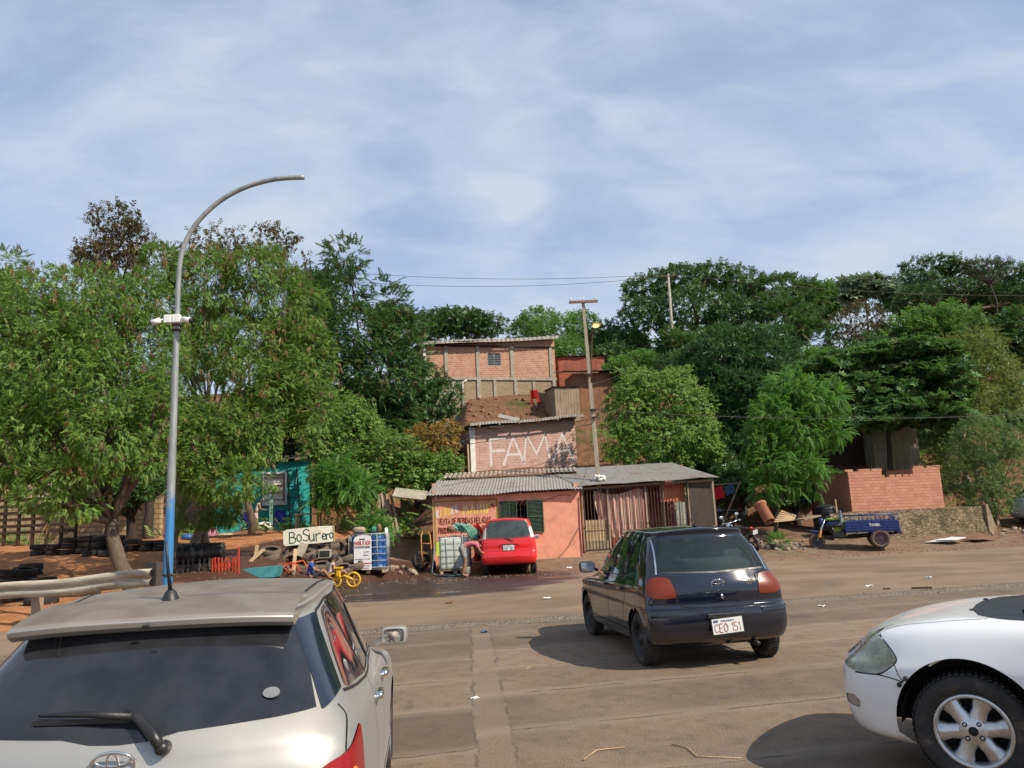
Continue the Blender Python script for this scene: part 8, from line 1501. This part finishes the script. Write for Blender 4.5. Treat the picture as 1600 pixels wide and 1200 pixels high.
def diamond(a, d, up, l, w, fold=.25):
    """one leaf: base, two flanks, tip"""
    d = d/np.linalg.norm(d); s = np.cross(d, up); s = s/max(1e-6, np.linalg.norm(s)); n = np.cross(s, d)
    return [a, a+d*l*.42+s*w/2+n*fold*w*.5, a+d*l, a+d*l*.42-s*w/2+n*fold*w*.5]
def tpl_frond(L=.34, k=7, pl=.115, pw=.044):
    v = []
    for i in range(k):
        f = (i+.6)/k; b = np.array([L*f, 0, -.10*L*f*f*3])
        for s in (1, -1): v += diamond(b, np.array([.55, s*.9, -.42-.2*f]), np.array([0, 0, 1.]), pl*(1.1-.5*f), pw)
    v += diamond(np.array([L, 0, -.3*L]), np.array([.8, 0, -.7]), np.array([0, 0, 1.]), pl*.8, pw); return np.array(v)
def tpl_sprig(k=7, L=.22, l=.13, w=.065, droop=.3, seed=0):
    r = np.random.default_rng(seed); v = []
    for i in range(k):
        f = (i+.5)/k; a = i*2.4; b = np.array([L*f, 0, 0.0]); v += diamond(b, np.array([.5, math.sin(a)*.9, math.cos(a)*.5-droop]), np.array([.2, 0, 1.]), l*r.uniform(.75, 1.15), w*r.uniform(.8, 1.1))
    return np.array(v)
def tpl_rosette(k=8, l=.24, w=.11, rise=.15, seed=0):
    r = np.random.default_rng(seed); v = []
    for i in range(k): a = 2*math.pi*i/k+r.uniform(-.2, .2); v += diamond(np.zeros(3), np.array([rise*r.uniform(.2, 2), math.sin(a), math.cos(a)]), np.array([1., 0, 0]), l*r.uniform(.7, 1.1), w)
    return np.array(v)
def tpl_hang(k=10, l=.24, w=.045, seed=0):
    r = np.random.default_rng(seed); v = []
    for i in range(k): a = 2*math.pi*i/k+r.uniform(-.3, .3); v += diamond(np.zeros(3), np.array([.35, math.sin(a)*.8, math.cos(a)*.8])*1.0+np.array([0, 0, -.7]), np.array([.3, 0, 1.]), l*r.uniform(.7, 1.15), w)
    return np.array(v)
def tpl_pods(k=6, l=.17, w=.026, seed=0):
    r = np.random.default_rng(seed); v = []
    for i in range(k): v += diamond(r.uniform(-.03, .03, 3), np.array([r.uniform(-.35, .35), r.uniform(-.35, .35), -1]), np.array([math.sin(i*2), math.cos(i*2), .1]), l*r.uniform(.7, 1.2), w)
    return np.array(v)
def place_tpl(tpls, pos, dirs, scale, roll=None, upright=None):
    """copies of a leaf-spray template at pos, its x axis along dirs, z towards up"""
    n = len(pos); d = dirs/np.maximum(np.linalg.norm(dirs, axis=1, keepdims=True), 1e-6); up = np.tile(np.array([0, 0, 1.]), (n, 1))+RG.normal(0, .25, (n, 3))
    y = np.cross(up, d); y /= np.maximum(np.linalg.norm(y, axis=1, keepdims=True), 1e-6); z = np.cross(d, y); out = []; rn = []; which = RG.integers(0, len(tpls), n); tone = RG.random(n)
    for k, T in enumerate(tpls):
        m = which == k; q = len(T)//4
        if not m.any(): continue
        s = scale[m][:, None, None]; P_ = pos[m][:, None]+s*(T[None, :, 0:1]*d[m][:, None]+T[None, :, 1:2]*y[m][:, None]+T[None, :, 2:3]*z[m][:, None])
        out.append(P_.reshape(-1, 3)); rn.append(np.clip(np.repeat(tone[m], q)*.75+RG.random(m.sum()*q)*.35-.05, 0, 1))
    return np.concatenate(out), np.concatenate(rn)
def leaves_mesh(name, V, rn, m):
    F = np.arange(len(V), dtype=np.int32).reshape(-1, 4); return np_mesh(name, V, F, m, False, {'rnd': ('FACE', rn)})
def crown_points(lobes, n, gap=.42, rough=.28, shell=.8, seed=0):
    lob = np.array(lobes, float); wgt = (lob[:, 3]*lob[:, 4]+lob[:, 3]*lob[:, 5]+lob[:, 4]*lob[:, 5]); wgt /= wgt.sum(); k = RG.choice(len(lob), n, p=wgt)
    d = RG.normal(0, 1, (n, 3)); d /= np.linalg.norm(d, axis=1, keepdims=True); r = np.where(RG.random(n) < shell, 1-np.abs(RG.normal(0, .13, n)), RG.random(n)**.45)
    c = lob[k, :3]; R_ = lob[k, 3:6]; q = n3(d*1.0+c*.3, .45, seed)-.5; p = c+d*R_*(r*(1+rough*2*q))[:, None]
    sz = float(np.mean(lob[:, 3:6])); g = n3(p, sz*.42, seed+3)*.7+n3(p, sz*.16, seed+5)*.3; keep = g > gap*RG.uniform(.75, 1.15, n)
    return p[keep], (d/np.maximum(R_, .05)*sz)[keep]
SPEC = {}
def species(name, tpls, m, size, out=.7, up=.25, droop=0.0, jit=.5): SPEC[name] = (tpls, m, size, out, up, droop, jit)
species('feather', [tpl_frond(.24, 5, .10, .042), tpl_frond(.20, 5, .09, .040), tpl_frond(.17, 4, .10, .046)], leafmat('feathery green leaf', (0.068, 0.142, 0.026), (0.215, 0.35, 0.06), (.24, .26, .06), .4, .28), 1.0, .8, .15, .25)
species('bright', [tpl_frond(.42, 7, .15, .05), tpl_frond(.34, 6, .13, .045)], leafmat('fresh bright leaf', (0.048, 0.150, 0.026), (0.150, 0.330, 0.050), None, 0, .42), 1.0, .8, .1, .3)
species('broad', [tpl_sprig(7, seed=1), tpl_sprig(8, .26, .12, .06, seed=2)], leafmat('broad mid green leaf', (0.058, 0.145, 0.028), (0.173, 0.338, 0.066), None, 0, .34), 1.0, .7, .25)
species('dark', [tpl_sprig(8, .2, .12, .06, seed=3), tpl_rosette(7, .14, .06, seed=4)], leafmat('dark glossy leaf', (0.028, 0.086, 0.024), (0.110, 0.205, 0.046), None, 0, .22, .38), 1.0, .7, .25)
species('deep', [tpl_frond(.34, 6, .15, .055), tpl_sprig(8, .2, .12, .05, seed=5)], leafmat('deep green leaf', (0.030, 0.091, 0.023), (0.096, 0.206, 0.046), (.16, .075, .035), .8, .26, .45), 1.0, .75, .2, .1)
species('rust', [tpl_sprig(7, .22, .12, .05, seed=6), tpl_pods(6, .20, .04, 1)], leafmat('rusty seed bearing leaf', (0.060, 0.058, 0.024), (0.17, 0.125, 0.055), (.07, .13, .03), .9, .25), 1.0, .7, .3)
species('mango', [tpl_hang(10, seed=1), tpl_hang(9, .27, .05, 2)], leafmat('long drooping leaf', (0.026, 0.086, 0.026), (0.102, 0.223, 0.058), None, 0, .25, .40), 1.0, .7, .35)
species('almond', [tpl_rosette(8, .26, .13, .3, 1), tpl_rosette(7, .24, .12, .2, 2)], leafmat('large glossy leaf', (0.030, 0.091, 0.025), (0.124, 0.264, 0.058), (.14, .09, .03), .5, .28, .55), 1.0, .15, 1.0)
species('vine', [tpl_sprig(7, .25, .13, .085, .6, 8), tpl_sprig(6, .22, .12, .08, .7, 9)], leafmat('climbing vine leaf', (0.074, 0.162, 0.030), (0.247, 0.396, 0.083), (.19, .20, .05), .6, .38), 1.0, .8, .1, .35)
species('orange', [tpl_hang(8, .22, .04, 4), tpl_sprig(7, .24, .10, .05, .7, 10)], leafmat('yellowing orange vine', (0.181, 0.124, 0.030), (0.446, 0.281, 0.058), (.10, .15, .03), .9, .35), 1.0, .7, -.2, .6)
species('bamboo', [tpl_hang(9, .20, .032, 5), tpl_sprig(8, .26, .14, .035, .5, 11)], leafmat('narrow yellow green leaf', (0.091, 0.145, 0.030), (0.281, 0.330, 0.074), None, 0, .36), 1.0, .7, .2, .2)
species('acacia', [tpl_rosette(9, .14, .05, .25, 6), tpl_sprig(9, .2, .09, .04, .1, 12)], leafmat('fine flat topped leaf', (0.030, 0.083, 0.021), (0.091, 0.173, 0.043), None, 0, .25), 1.0, .4, .6)
species('cecropia', [tpl_rosette(8, .50, .20, -.15, 7)], leafmat('great hand shaped leaf', (0.099, 0.165, 0.083), (0.330, 0.429, 0.264), None, 0, .2), 1.0, .2, 1.0)
species('bush', [tpl_sprig(8, .2, .11, .04, .2, 13), tpl_sprig(7, .2, .10, .04, .1, 14)], leafmat('grey green bush leaf', (0.066, 0.132, 0.043), (0.206, 0.305, 0.099), None, 0, .32), 1.0, .7, .3)
M_POD = leafmat('dry brown pod', (0.11, 0.060, 0.028), (0.30, 0.185, 0.085), (.20, .19, .05), .5, .2)
def limb(b, a, c, r0, r1, bend=.15, seg=6, n=6):
    a, c = Vector(a), Vector(c); l = (c-a).length; off = Vector(RG.normal(0, bend*l*.5, 3)); pts = []
    for i in range(seg+1): t = i/seg; pts.append(a.lerp(c, t)+off*math.sin(t*math.pi)+Vector((0, 0, abs(bend)*l*.12*math.sin(t*math.pi)))+Vector(RG.normal(0, l*.012, 3))*(0 < i < seg))
    b.tube(pts, [r0+(r1-r0)*(i/seg)**.7 for i in range(seg+1)], n); return pts
TREES = 0
def tree(name, lobes, base, spec, n, label, size=1.0, gap=.42, trunk=.12, bark=BARK, pods=0, pod_hi=1.0, group=None, cat='tree', twigs=24, rough=.28, stems=1, fork=.45, parts=True, depth=1.0):
    """lobes given as (u, v, ru, rv, Y) where they are seen, turned into real ellipsoids at distance Y"""
    global TREES, RG; TREES += 1; RG = np.random.default_rng(100+TREES*7)
    L3 = []
    for u, v, ru, rv, Y in lobes: c = P(u, v, Y); k = Y*.985/FPX; L3.append((c.x, c.y, c.z, ru*k, min(ru, rv*1.6)*k*depth, rv*k))
    lob = np.array(L3); bx, by = (base.x, base.y) if base is not None else (float(np.mean(lob[:, 0])), float(np.mean(lob[:, 1]))+.3); bz = hz_(bx, by)
    root = thing(name, (bx, by, bz-.05), 0, label, cat, group); lob[:, :3] -= (bx, by, bz-.05); tp, m, sz, out, up, droop, jit = SPEC[spec]
    p, d = crown_points(lob, n, gap, rough, seed=TREES); p[:, 2] = np.maximum(p[:, 2], .1)
    dd = d*out+np.array([0, 0, up-droop])+RG.normal(0, jit, d.shape); V, rn = place_tpl(tp, p, dd, size*sz*RG.uniform(.75, 1.25, len(p)))
    co = link_mesh('crown', leaves_mesh('crown', V, rn, m), root)
    if pods:
        k = RG.choice(len(p), min(len(p), pods*3), replace=False); zz = p[k, 2]; h = (zz-zz.min())/(np.ptp(zz)+1e-6); k = k[RG.random(len(k)) < (.12+.88*h**pod_hi)][:pods]
        V, rn = place_tpl([tpl_pods(6, seed=1), tpl_pods(5, .15, .024, 2), tpl_pods(7, .19, .024, 3)], p[k]*1.0+d[k]*.14, np.tile([1., .2, 0], (len(k), 1))+RG.normal(0, .3, (len(k), 3)), RG.uniform(.9, 1.5, len(k)))
        link_mesh('seed_pods', leaves_mesh('seed_pods', V, rn, M_POD), root)
    b = MB(); cz = float(lob[:, 2].min()); top = Vector((float(np.mean(lob[:, 0]))*.35, float(np.mean(lob[:, 1]))*.35, max(.4, fork*float(np.mean(lob[:, 2]))))); br = []
    for s_ in range(stems):
        o = Vector((0, 0, -.15)) if stems == 1 else Vector((RG.normal(0, .35), RG.normal(0, .2), -.15)); tt = top+(Vector((RG.normal(0, .5), RG.normal(0, .3), 0)) if stems > 1 else Vector((0, 0, 0)))
        pts = limb(b, o, tt, trunk*1.25, trunk*.75, .06, 8, 10); br.append(pts[-1])
    for q in lob:
        c = Vector(q[:3]); f = min(br, key=lambda x: (x-c).length); pts = limb(b, f, c, trunk*.5, trunk*.16, .2, 6, 6)
        for i in range(max(1, twigs//len(lob))):
            dv = RG.normal(0, 1, 3); dv /= np.linalg.norm(dv); limb(b, pts[RG.integers(2, 7)], c+Vector(dv*q[3:6]*RG.uniform(.6, .98)), trunk*.15, trunk*.04, .15, 4, 4)
    b.build('trunk', bark, root); return root
def px(*l, Y): return [(*q, Y+RG.normal(0, .5)) for q in l]

# left: two seed-hung feathery trees in front
tree('feathery_tree', [(60, 560, 105, 105, 18.6), (180, 545, 100, 100, 18.8), (120, 475, 110, 62, 19.4), (232, 470, 52, 58, 19.4), (25, 480, 75, 55, 19.8), (-70, 600, 120, 120, 18.6), (60, 680, 105, 70, 17.6), (185, 665, 85, 75, 17.2), (100, 745, 75, 30, 16.8), (10, 735, 60, 40, 17.4), (8, 412, 34, 26, 20.5), (120, 590, 130, 90, 18.0), (250, 610, 40, 90, 17.8), (70, 775, 55, 22, 16.6), (120, 790, 42, 22, 16.6), (-40, 720, 70, 60, 17.6), (235, 715, 36, 40, 17.4)], on(218, 880, 17.8), 'feather', 50000, 'large feathery tree with brown seed pods and forked trunk standing behind the guard rail', .60, .47, .17, BARK, 620, 2.2, 'seed pod trees', twigs=60, fork=.36)
tree('feathery_tree', [(320, 440, 65, 58, 21), (400, 440, 62, 66, 21.3), (285, 545, 38, 80, 20.5), (390, 560, 70, 75, 21), (470, 570, 55, 75, 21.6), (455, 480, 55, 60, 22), (330, 690, 65, 62, 20), (395, 678, 52, 54, 20.4), (490, 640, 42, 55, 21), (355, 755, 70, 32, 19.6), (300, 735, 48, 45, 19.6), (260, 420, 40, 40, 20.8), (320, 795, 52, 30, 21.4), (352, 792, 24, 30, 21.4), (290, 660, 40, 60, 20.2), (430, 610, 50, 46, 20.8)], on(296, 850, 22.6), 'feather', 42000, 'feathery tree hung with pods and bare twigs in front of the turquoise house', .60, .51, .13, BARKP, 600, 1.8, 'seed pod trees', twigs=60, fork=.5, stems=3)
tree('rusty_tree', [(180, 345, 40, 28, 30), (152, 400, 36, 24, 30), (208, 378, 30, 30, 30.4), (180, 410, 50, 34, 30)], None, 'rust', 1900, 'dark rusty crown rising behind the big feathery tree at far left', 1.1, .40, .12, group='rusty crowned trees')
tree('rusty_tree', [(360, 378, 50, 26, 28.5), (425, 380, 45, 30, 28.5), (320, 382, 36, 24, 28.5), (462, 415, 26, 34, 28.8), (395, 420, 60, 40, 28.6)], None, 'rust', 1700, 'sparse rusty crown with bare branch tips just right of the lamp post arm', 1.05, .50, .12, group='rusty crowned trees', twigs=60)
tree('deep_green_tree', [(540, 405, 38, 28, 36), (528, 455, 48, 42, 36), (598, 470, 38, 38, 36.6), (560, 525, 75, 45, 35.8), (622, 520, 38, 36, 36.8), (590, 580, 62, 48, 35.6), (502, 545, 45, 55, 35.6), (640, 560, 34, 36, 36.2), (545, 605, 50, 50, 35.4)], None, 'deep', 5200, 'tall deep green tree with reddish tips left of the brick house', 1.25, .42, .18, BARKD, 170, 1.5, twigs=30)
tree('round_tree', [(650, 600, 50, 36, 42), (690, 625, 34, 34, 41.6), (618, 632, 36, 30, 42), (660, 640, 50, 30, 41.5), (640, 575, 34, 22, 42.2)], None, 'dark', 3000, 'rounded dense dark green tree beside the tall brick house', 1.2, .34, .14, BARKD)
tree('climbing_bush', [(545, 668, 52, 52, 31.5), (600, 712, 56, 40, 31), (560, 738, 55, 36, 30.6), (508, 705, 36, 55, 31), (640, 735, 38, 28, 31), (520, 640, 34, 34, 32)], None, 'vine', 4600, 'tangled green climbers with bare twigs between turquoise house and kiosk', 1.0, .38, .08, BARKP, cat='bush', twigs=70, stems=3, fork=.4, depth=.7)
tree('orange_vine', [(665, 680, 36, 20, 32), (690, 690, 24, 26, 32), (650, 705, 30, 26, 31.8), (700, 670, 22, 16, 32.4)], None, 'orange', 1500, 'yellowing orange vine curtain left of the pink brick house', .95, .30, .06, BARKP, cat='vine', depth=.6)
tree('vine_heap', [(676, 735, 40, 22, 31.4), (700, 722, 22, 22, 31.8), (655, 725, 28, 22, 31.6)], None, 'vine', 1400, 'bright leafy vine heap under the orange vine curtain', .9, .32, .06, BARKP, cat='vine', depth=.6)
tree('castor_shrub', [(528, 742, 32, 24, 28.4), (556, 765, 28, 20, 28), (512, 772, 20, 18, 28.2)], on(528, 812, 28.2), 'bright', 700, 'drooping bright shrub above the white hand lettered board', 1.1, .36, .05, BARKP, cat='shrub', twigs=20)
tree('leafy_sapling', [(585, 812, 20, 14, 26.4), (572, 826, 16, 12, 26.2), (600, 828, 18, 14, 26.3)], on(585, 850, 26.4), 'bright', 330, 'small leafy sapling growing behind the blue caged tank', .75, .2, .025, BARKP, cat='sapling', twigs=10)
# middle distance and hilltop
tree('hilltop_tree', [(695, 503, 42, 20, 74), (752, 508, 40, 17, 74), (668, 515, 26, 24, 72), (722, 505, 45, 22, 73)], None, 'dark', 2300, 'low wide green crowns behind the roof of the tall brick house', 2.2, .26, .2, BARKD, group='hilltop trees')
tree('hilltop_tree', [(840, 503, 34, 17, 66), (872, 522, 50, 28, 63), (912, 512, 26, 22, 64), (820, 522, 28, 20, 66), (885, 560, 50, 30, 60)], None, 'broad', 2600, 'yellowish green hilltop tree between the brick house and the leaning pole', 2.0, .32, .2, group='hilltop trees')
tree('hilltop_tree', [(948, 530, 34, 26, 62), (985, 545, 36, 30, 60), (960, 570, 40, 36, 56)], None, 'dark', 1900, 'dark rounded tree on the slope just right of the leaning pole top', 1.9, .32, .2, BARKD, group='hilltop trees')
tree('dark_crowned_tree', [(1010, 455, 40, 24, 60), (1065, 437, 48, 24, 60), (1125, 432, 48, 20, 61), (1160, 452, 36, 30, 60), (1080, 490, 72, 40, 58), (1000, 492, 36, 28, 58), (1150, 505, 52, 42, 57)], None, 'dark', 5200, 'broad dark domed tree crowning the hill around the far pole', 1.9, .34, .3, BARKD, group='hilltop trees')
tree('dark_crowned_tree', [(1218, 458, 48, 26, 58), (1258, 472, 30, 34, 58), (1210, 505, 58, 42, 56), (1252, 530, 46, 40, 55)], None, 'deep', 3600, 'dark green hilltop tree right of the broad domed one', 1.9, .38, .25, BARKD, group='hilltop trees')
tree('vine_smothered_tree', [(985, 640, 42, 44, 35), (1040, 618, 46, 42, 35), (1010, 690, 66, 36, 34), (1068, 680, 40, 42, 34.6), (1092, 640, 24, 34, 35.4), (1000, 596, 34, 22, 35.6), (1060, 590, 22, 18, 36), (1100, 690, 22, 30, 34.8)], on(1030, 745, 34.5), 'vine', 6200, 'tree smothered in bright climbing leaves above the barred shed roof', 1.05, .38, .12, BARKP, twigs=60, stems=2, rough=.55)
tree('mango_tree', [(1130, 555, 55, 48, 42), (1188, 560, 56, 56, 42), (1150, 620, 60, 48, 41), (1098, 600, 36, 38, 41.6), (1215, 605, 46, 46, 41.6), (1170, 680, 50, 42, 40.6), (1120, 690, 38, 34, 40.4), (1060, 575, 36, 30, 43)], None, 'mango', 5600, 'dense mango like tree with long drooping dark leaves in the middle right', 1.35, .36, .2, BARKD)
tree('bright_feathery_tree', [(1232, 606, 34, 22, 30), (1262, 625, 34, 26, 30), (1206, 645, 34, 26, 29.8), (1300, 622, 22, 20, 30.2), (1190, 690, 28, 30, 29.8), (1245, 672, 34, 30, 29.6), (1292, 672, 28, 26, 29.8), (1212, 722, 34, 24, 29.4), (1256, 726, 28, 22, 29.4), (1194, 762, 18, 18, 29.2), (1270, 752, 16, 14, 29.2), (1228, 757, 18, 14, 29.3)], on(1206, 795, 29.6), 'bright', 3900, 'fresh bright green feathery tree over the clay pipe and timber scraps', .95, .40, .08, BARK, twigs=40, rough=.6)
tree('almond_tree', [(1400, 552, 80, 16, 36), (1330, 560, 50, 13, 36.4), (1285, 578, 44, 14, 36), (1445, 584, 70, 17, 35.6), (1380, 606, 50, 12, 35.4), (1410, 636, 66, 17, 35.2), (1462, 650, 60, 16, 35.2), (1322, 600, 44, 14, 35.6), (1358, 660, 46, 14, 35), (1484, 612, 36, 18, 36), (1350, 632, 34, 12, 35.4), (1468, 560, 34, 16, 36)], on(1392, 738, 35.8), 'almond', 5600, 'tropical almond with flat dark leaf layers spreading over the tin shed', 1.2, .30, .13, BARKD, twigs=40, fork=.6, rough=.6, depth=2.2)
tree('bamboo_clump', [(1520, 555, 52, 46, 37), (1490, 615, 50, 46, 36.6), (1560, 600, 40, 55, 37), (1500, 685, 46, 46, 36.4), (1470, 715, 18, 44, 36)], None, 'bamboo', 4200, 'tall yellow green clump with narrow leaves above the footing wall end', 1.15, .38, .10, BARKP, stems=4, fork=.7, cat='shrub')
tree('roadside_bush', [(1540, 690, 50, 36, 32), (1572, 738, 42, 46, 32), (1522, 740, 38, 38, 31.8), (1592, 680, 38, 38, 32.4), (1538, 782, 36, 26, 31.4)], on(1545, 815, 32), 'bush', 4400, 'grey green roadside bush at right beside the pale van', .95, .36, .08, BARKP, cat='bush', stems=3)
tree('flat_topped_tree', [(1458, 417, 58, 11, 65), (1520, 422, 56, 12, 65), (1582, 434, 56, 14, 64), (1432, 440, 36, 12, 64), (1500, 452, 74, 13, 63), (1602, 468, 36, 22, 62), (1420, 470, 46, 16, 62)], None, 'acacia', 4600, 'flat topped acacia with pale limbs high on the right skyline', 2.1, .32, .28, BARKP, twigs=60, fork=.75, depth=2.0)
tree('cecropia_tree', [(1335, 440, 20, 7, 62), (1366, 434, 22, 6, 62), (1328, 462, 12, 8, 62), (1378, 450, 20, 10, 61.5), (1350, 455, 24, 8, 62)], None, 'cecropia', 210, 'thin tree with great hand shaped leaves on the skyline left of the acacia', 1.5, .1, .10, BARKP, twigs=16, fork=.85)
tree('brownish_tree', [(1340, 505, 44, 32, 56), (1320, 535, 36, 26, 55), (1365, 530, 36, 28, 55)], None, 'rust', 1700, 'thin brownish tree below the hand leaved one', 1.6, .44, .14)
def bare_tree():
    base = P(1545, 440, 60); r = thing('bare_tree', (base.x, base.y, hz_(base.x, base.y)), 0, 'leafless fan of twigs rising above the acacia on the skyline', 'tree'); b = MB(); o = Vector((0, 0, 0)); z0 = base.z-hz_(base.x, base.y); limb(b, o, (0, 0, z0), .16, .07, .03)
    for k in range(15):
        a = -1.1+2.2*k/14; l = RG.uniform(1.2, 2.6); e = Vector((math.sin(a)*l*1.15, RG.normal(0, .4), z0+math.cos(a)*l)); pts = limb(b, (0, 0, z0-.3), e, .05, .018, .1)
        for q in range(3): limb(b, pts[3+q], pts[3+q]+Vector((RG.normal(0, .5), RG.normal(0, .3), RG.uniform(.2, .7))), .018, .008, .1, 3, 4)
    b.build('trunk', BARKD, r)
bare_tree()
# crowns filling the slope behind
FILL = [((1165, 745, 50, 26), 33.5, 'dark', 'low dark bush on the slope behind the farther motorcycle'), ((1285, 752, 34, 20), 34.5, 'broad', 'low bush behind the brick enclosure left wall'), ((1235, 770, 40, 16), 33, 'dark', 'low shaded bush behind the clay pipe'), ((215, 760, 60, 40), 27, 'dark', 'shaded bush before the tan stone wall'), ((1130, 650, 60, 60), 45, 'dark', 'dark tree behind the vine smothered one'), ((1090, 560, 60, 40), 52, 'deep', 'deep green tree below the far pole'), ((1390, 640, 110, 40), 42, 'dark', 'dark foliage mass under the almond layers'), ((1280, 600, 60, 50), 46, 'broad', 'mid green tree between the bright feathery tree and the almond'), ((1500, 490, 90, 40), 66, 'deep', 'deep green mass under the flat acacia top'), ((1220, 640, 50, 60), 40, 'dark', 'dark foliage mass directly behind the bright feathery tree'), ((480, 480, 40, 60), 42, 'deep', 'deep green tree between the twiggy tree and the tall deep green one'), ((1430, 470, 60, 30), 70, 'dark', 'distant dark crown left of the acacia'), ((600, 660, 50, 40), 37, 'deep', 'deep green bush uphill of the climbers'), ((100, 520, 120, 80), 36, 'deep', 'dark mass of leaves behind the big feathery tree'), ((20, 640, 110, 110), 34, 'dark', 'shaded dark tree at the far left behind the terrace fence'), ((250, 650, 100, 80), 30, 'dark', 'shaded dark tree between lamp post and turquoise house'), ((310, 520, 90, 90), 38, 'feather', 'feathery tree far behind the lamp post'), ((445, 560, 70, 90), 40, 'deep', 'deep green tree behind the right edge of the twiggy tree'), ((420, 650, 90, 60), 37, 'dark', 'dark tree behind the turquoise house roof'), ((560, 640, 60, 50), 40, 'dark', 'dark tree uphill of the tangled climbers'),
        ((1340, 560, 80, 45), 50, 'dark', 'dark tree uphill of the almond tree'), ((1440, 520, 90, 45), 54, 'broad', 'mid green tree below the acacia crown'), ((1570, 530, 60, 55), 50, 'deep', 'deep green tree at the right edge under the acacia'), ((1290, 690, 46, 60), 41, 'dark', 'shaded tree left of the blackened board shack'), ((1570, 630, 60, 50), 44, 'dark', 'dark tree behind the yellow green clump'), ((1110, 725, 40, 28), 36, 'dark', 'low shaded tree right of the vine smothered one'), ((990, 580, 46, 26), 48, 'broad', 'mid green tree beneath the brown gable roof'), ((1410, 690, 90, 40), 44, 'dark', 'dark bushes behind the ochre tin shed'), ((-20, 460, 60, 40), 30, 'feather', 'feathery tree at the very left edge behind'), ((620, 500, 40, 36), 60, 'dark', 'distant dark tree left of the brick house roof'), ((1180, 600, 90, 60), 50, 'deep', 'deep green tree behind the mango like one'), ((1560, 470, 70, 30), 72, 'dark', 'distant dark ridge tree behind the acacia'), ((1300, 470, 50, 24), 72, 'broad', 'distant ridge tree left of the acacia'), ((960, 545, 60, 22), 74, 'broad', 'distant ridge tree behind the leaning pole')]
for (u, v, ru, rv), Y, sp_, lab in FILL:
    rn_ = random.Random(int(u)); lb = [(u+rn_.uniform(-.55, .55)*ru, v+rn_.uniform(-.5, .5)*rv, ru*rn_.uniform(.45, .6), rv*rn_.uniform(.45, .6), Y+rn_.uniform(-.8, .8)) for _ in range(6)]
    tree('slope_tree', lb, None, sp_, 2600 if Y < 50 else 2000, lab, Y/26, .30, .18, BARKD, group='trees filling the slope', twigs=12)
# undergrowth over the slope
def ground_cover():
    global RG; RG = np.random.default_rng(77); n = 15000; x = RG.uniform(-26, 34, n); y = 26+RG.random(n)**1.2*44; y = np.where(x < -5, y+3, y); k = vnoise(x, y, 4.5, 8)+vnoise(x, y, 1.5, 9)*.6 > np.where((np.abs(x-0) < 4.8) & (y > 25) & (y < 50), .20, np.where((x > 9) & (y < 31), .26, np.where(y < 33, .16, -.08)))
    # keep the houses, the kiosk and the bare scree clear
    for (x0, x1, y0, y1) in ((-3.5, 10.5, 25, 32.4), (-2.5, 4.2, 36, 41.5), (-5, 4, 41, 56), (12.5, 19.5, 29, 34), (-15, -8, 30, 38), (8, 24, 24, 31), (-30, -3.5, 25, 29)): k &= ~((x > x0) & (x < x1) & (y > y0) & (y < y1))
    x, y = x[k], y[k]; p = np.stack([x, y, hgt(x, y)+.05], 1); d = np.stack([RG.normal(0, .6, len(x)), RG.normal(0, .6, len(x)), RG.uniform(.3, 1.2, len(x))], 1)
    tp = SPEC['vine'][0]+SPEC['bush'][0]+SPEC['feather'][0]; V, rn = place_tpl(tp, p, d, RG.uniform(1.1, 2.6, len(x))); o = link_mesh('undergrowth', leaves_mesh('undergrowth', V, rn, SPEC['vine'][1])); tag(o, 'low weeds and creepers covering the hillside between the houses', 'undergrowth', None, 'stuff')
ground_cover()
SPEC_B, M_LEAFB = SPEC['bright'][0], SPEC['bright'][1]
put_tyres(); drum(); board_sign(); tanks(); small_things(); bikes(); trike()
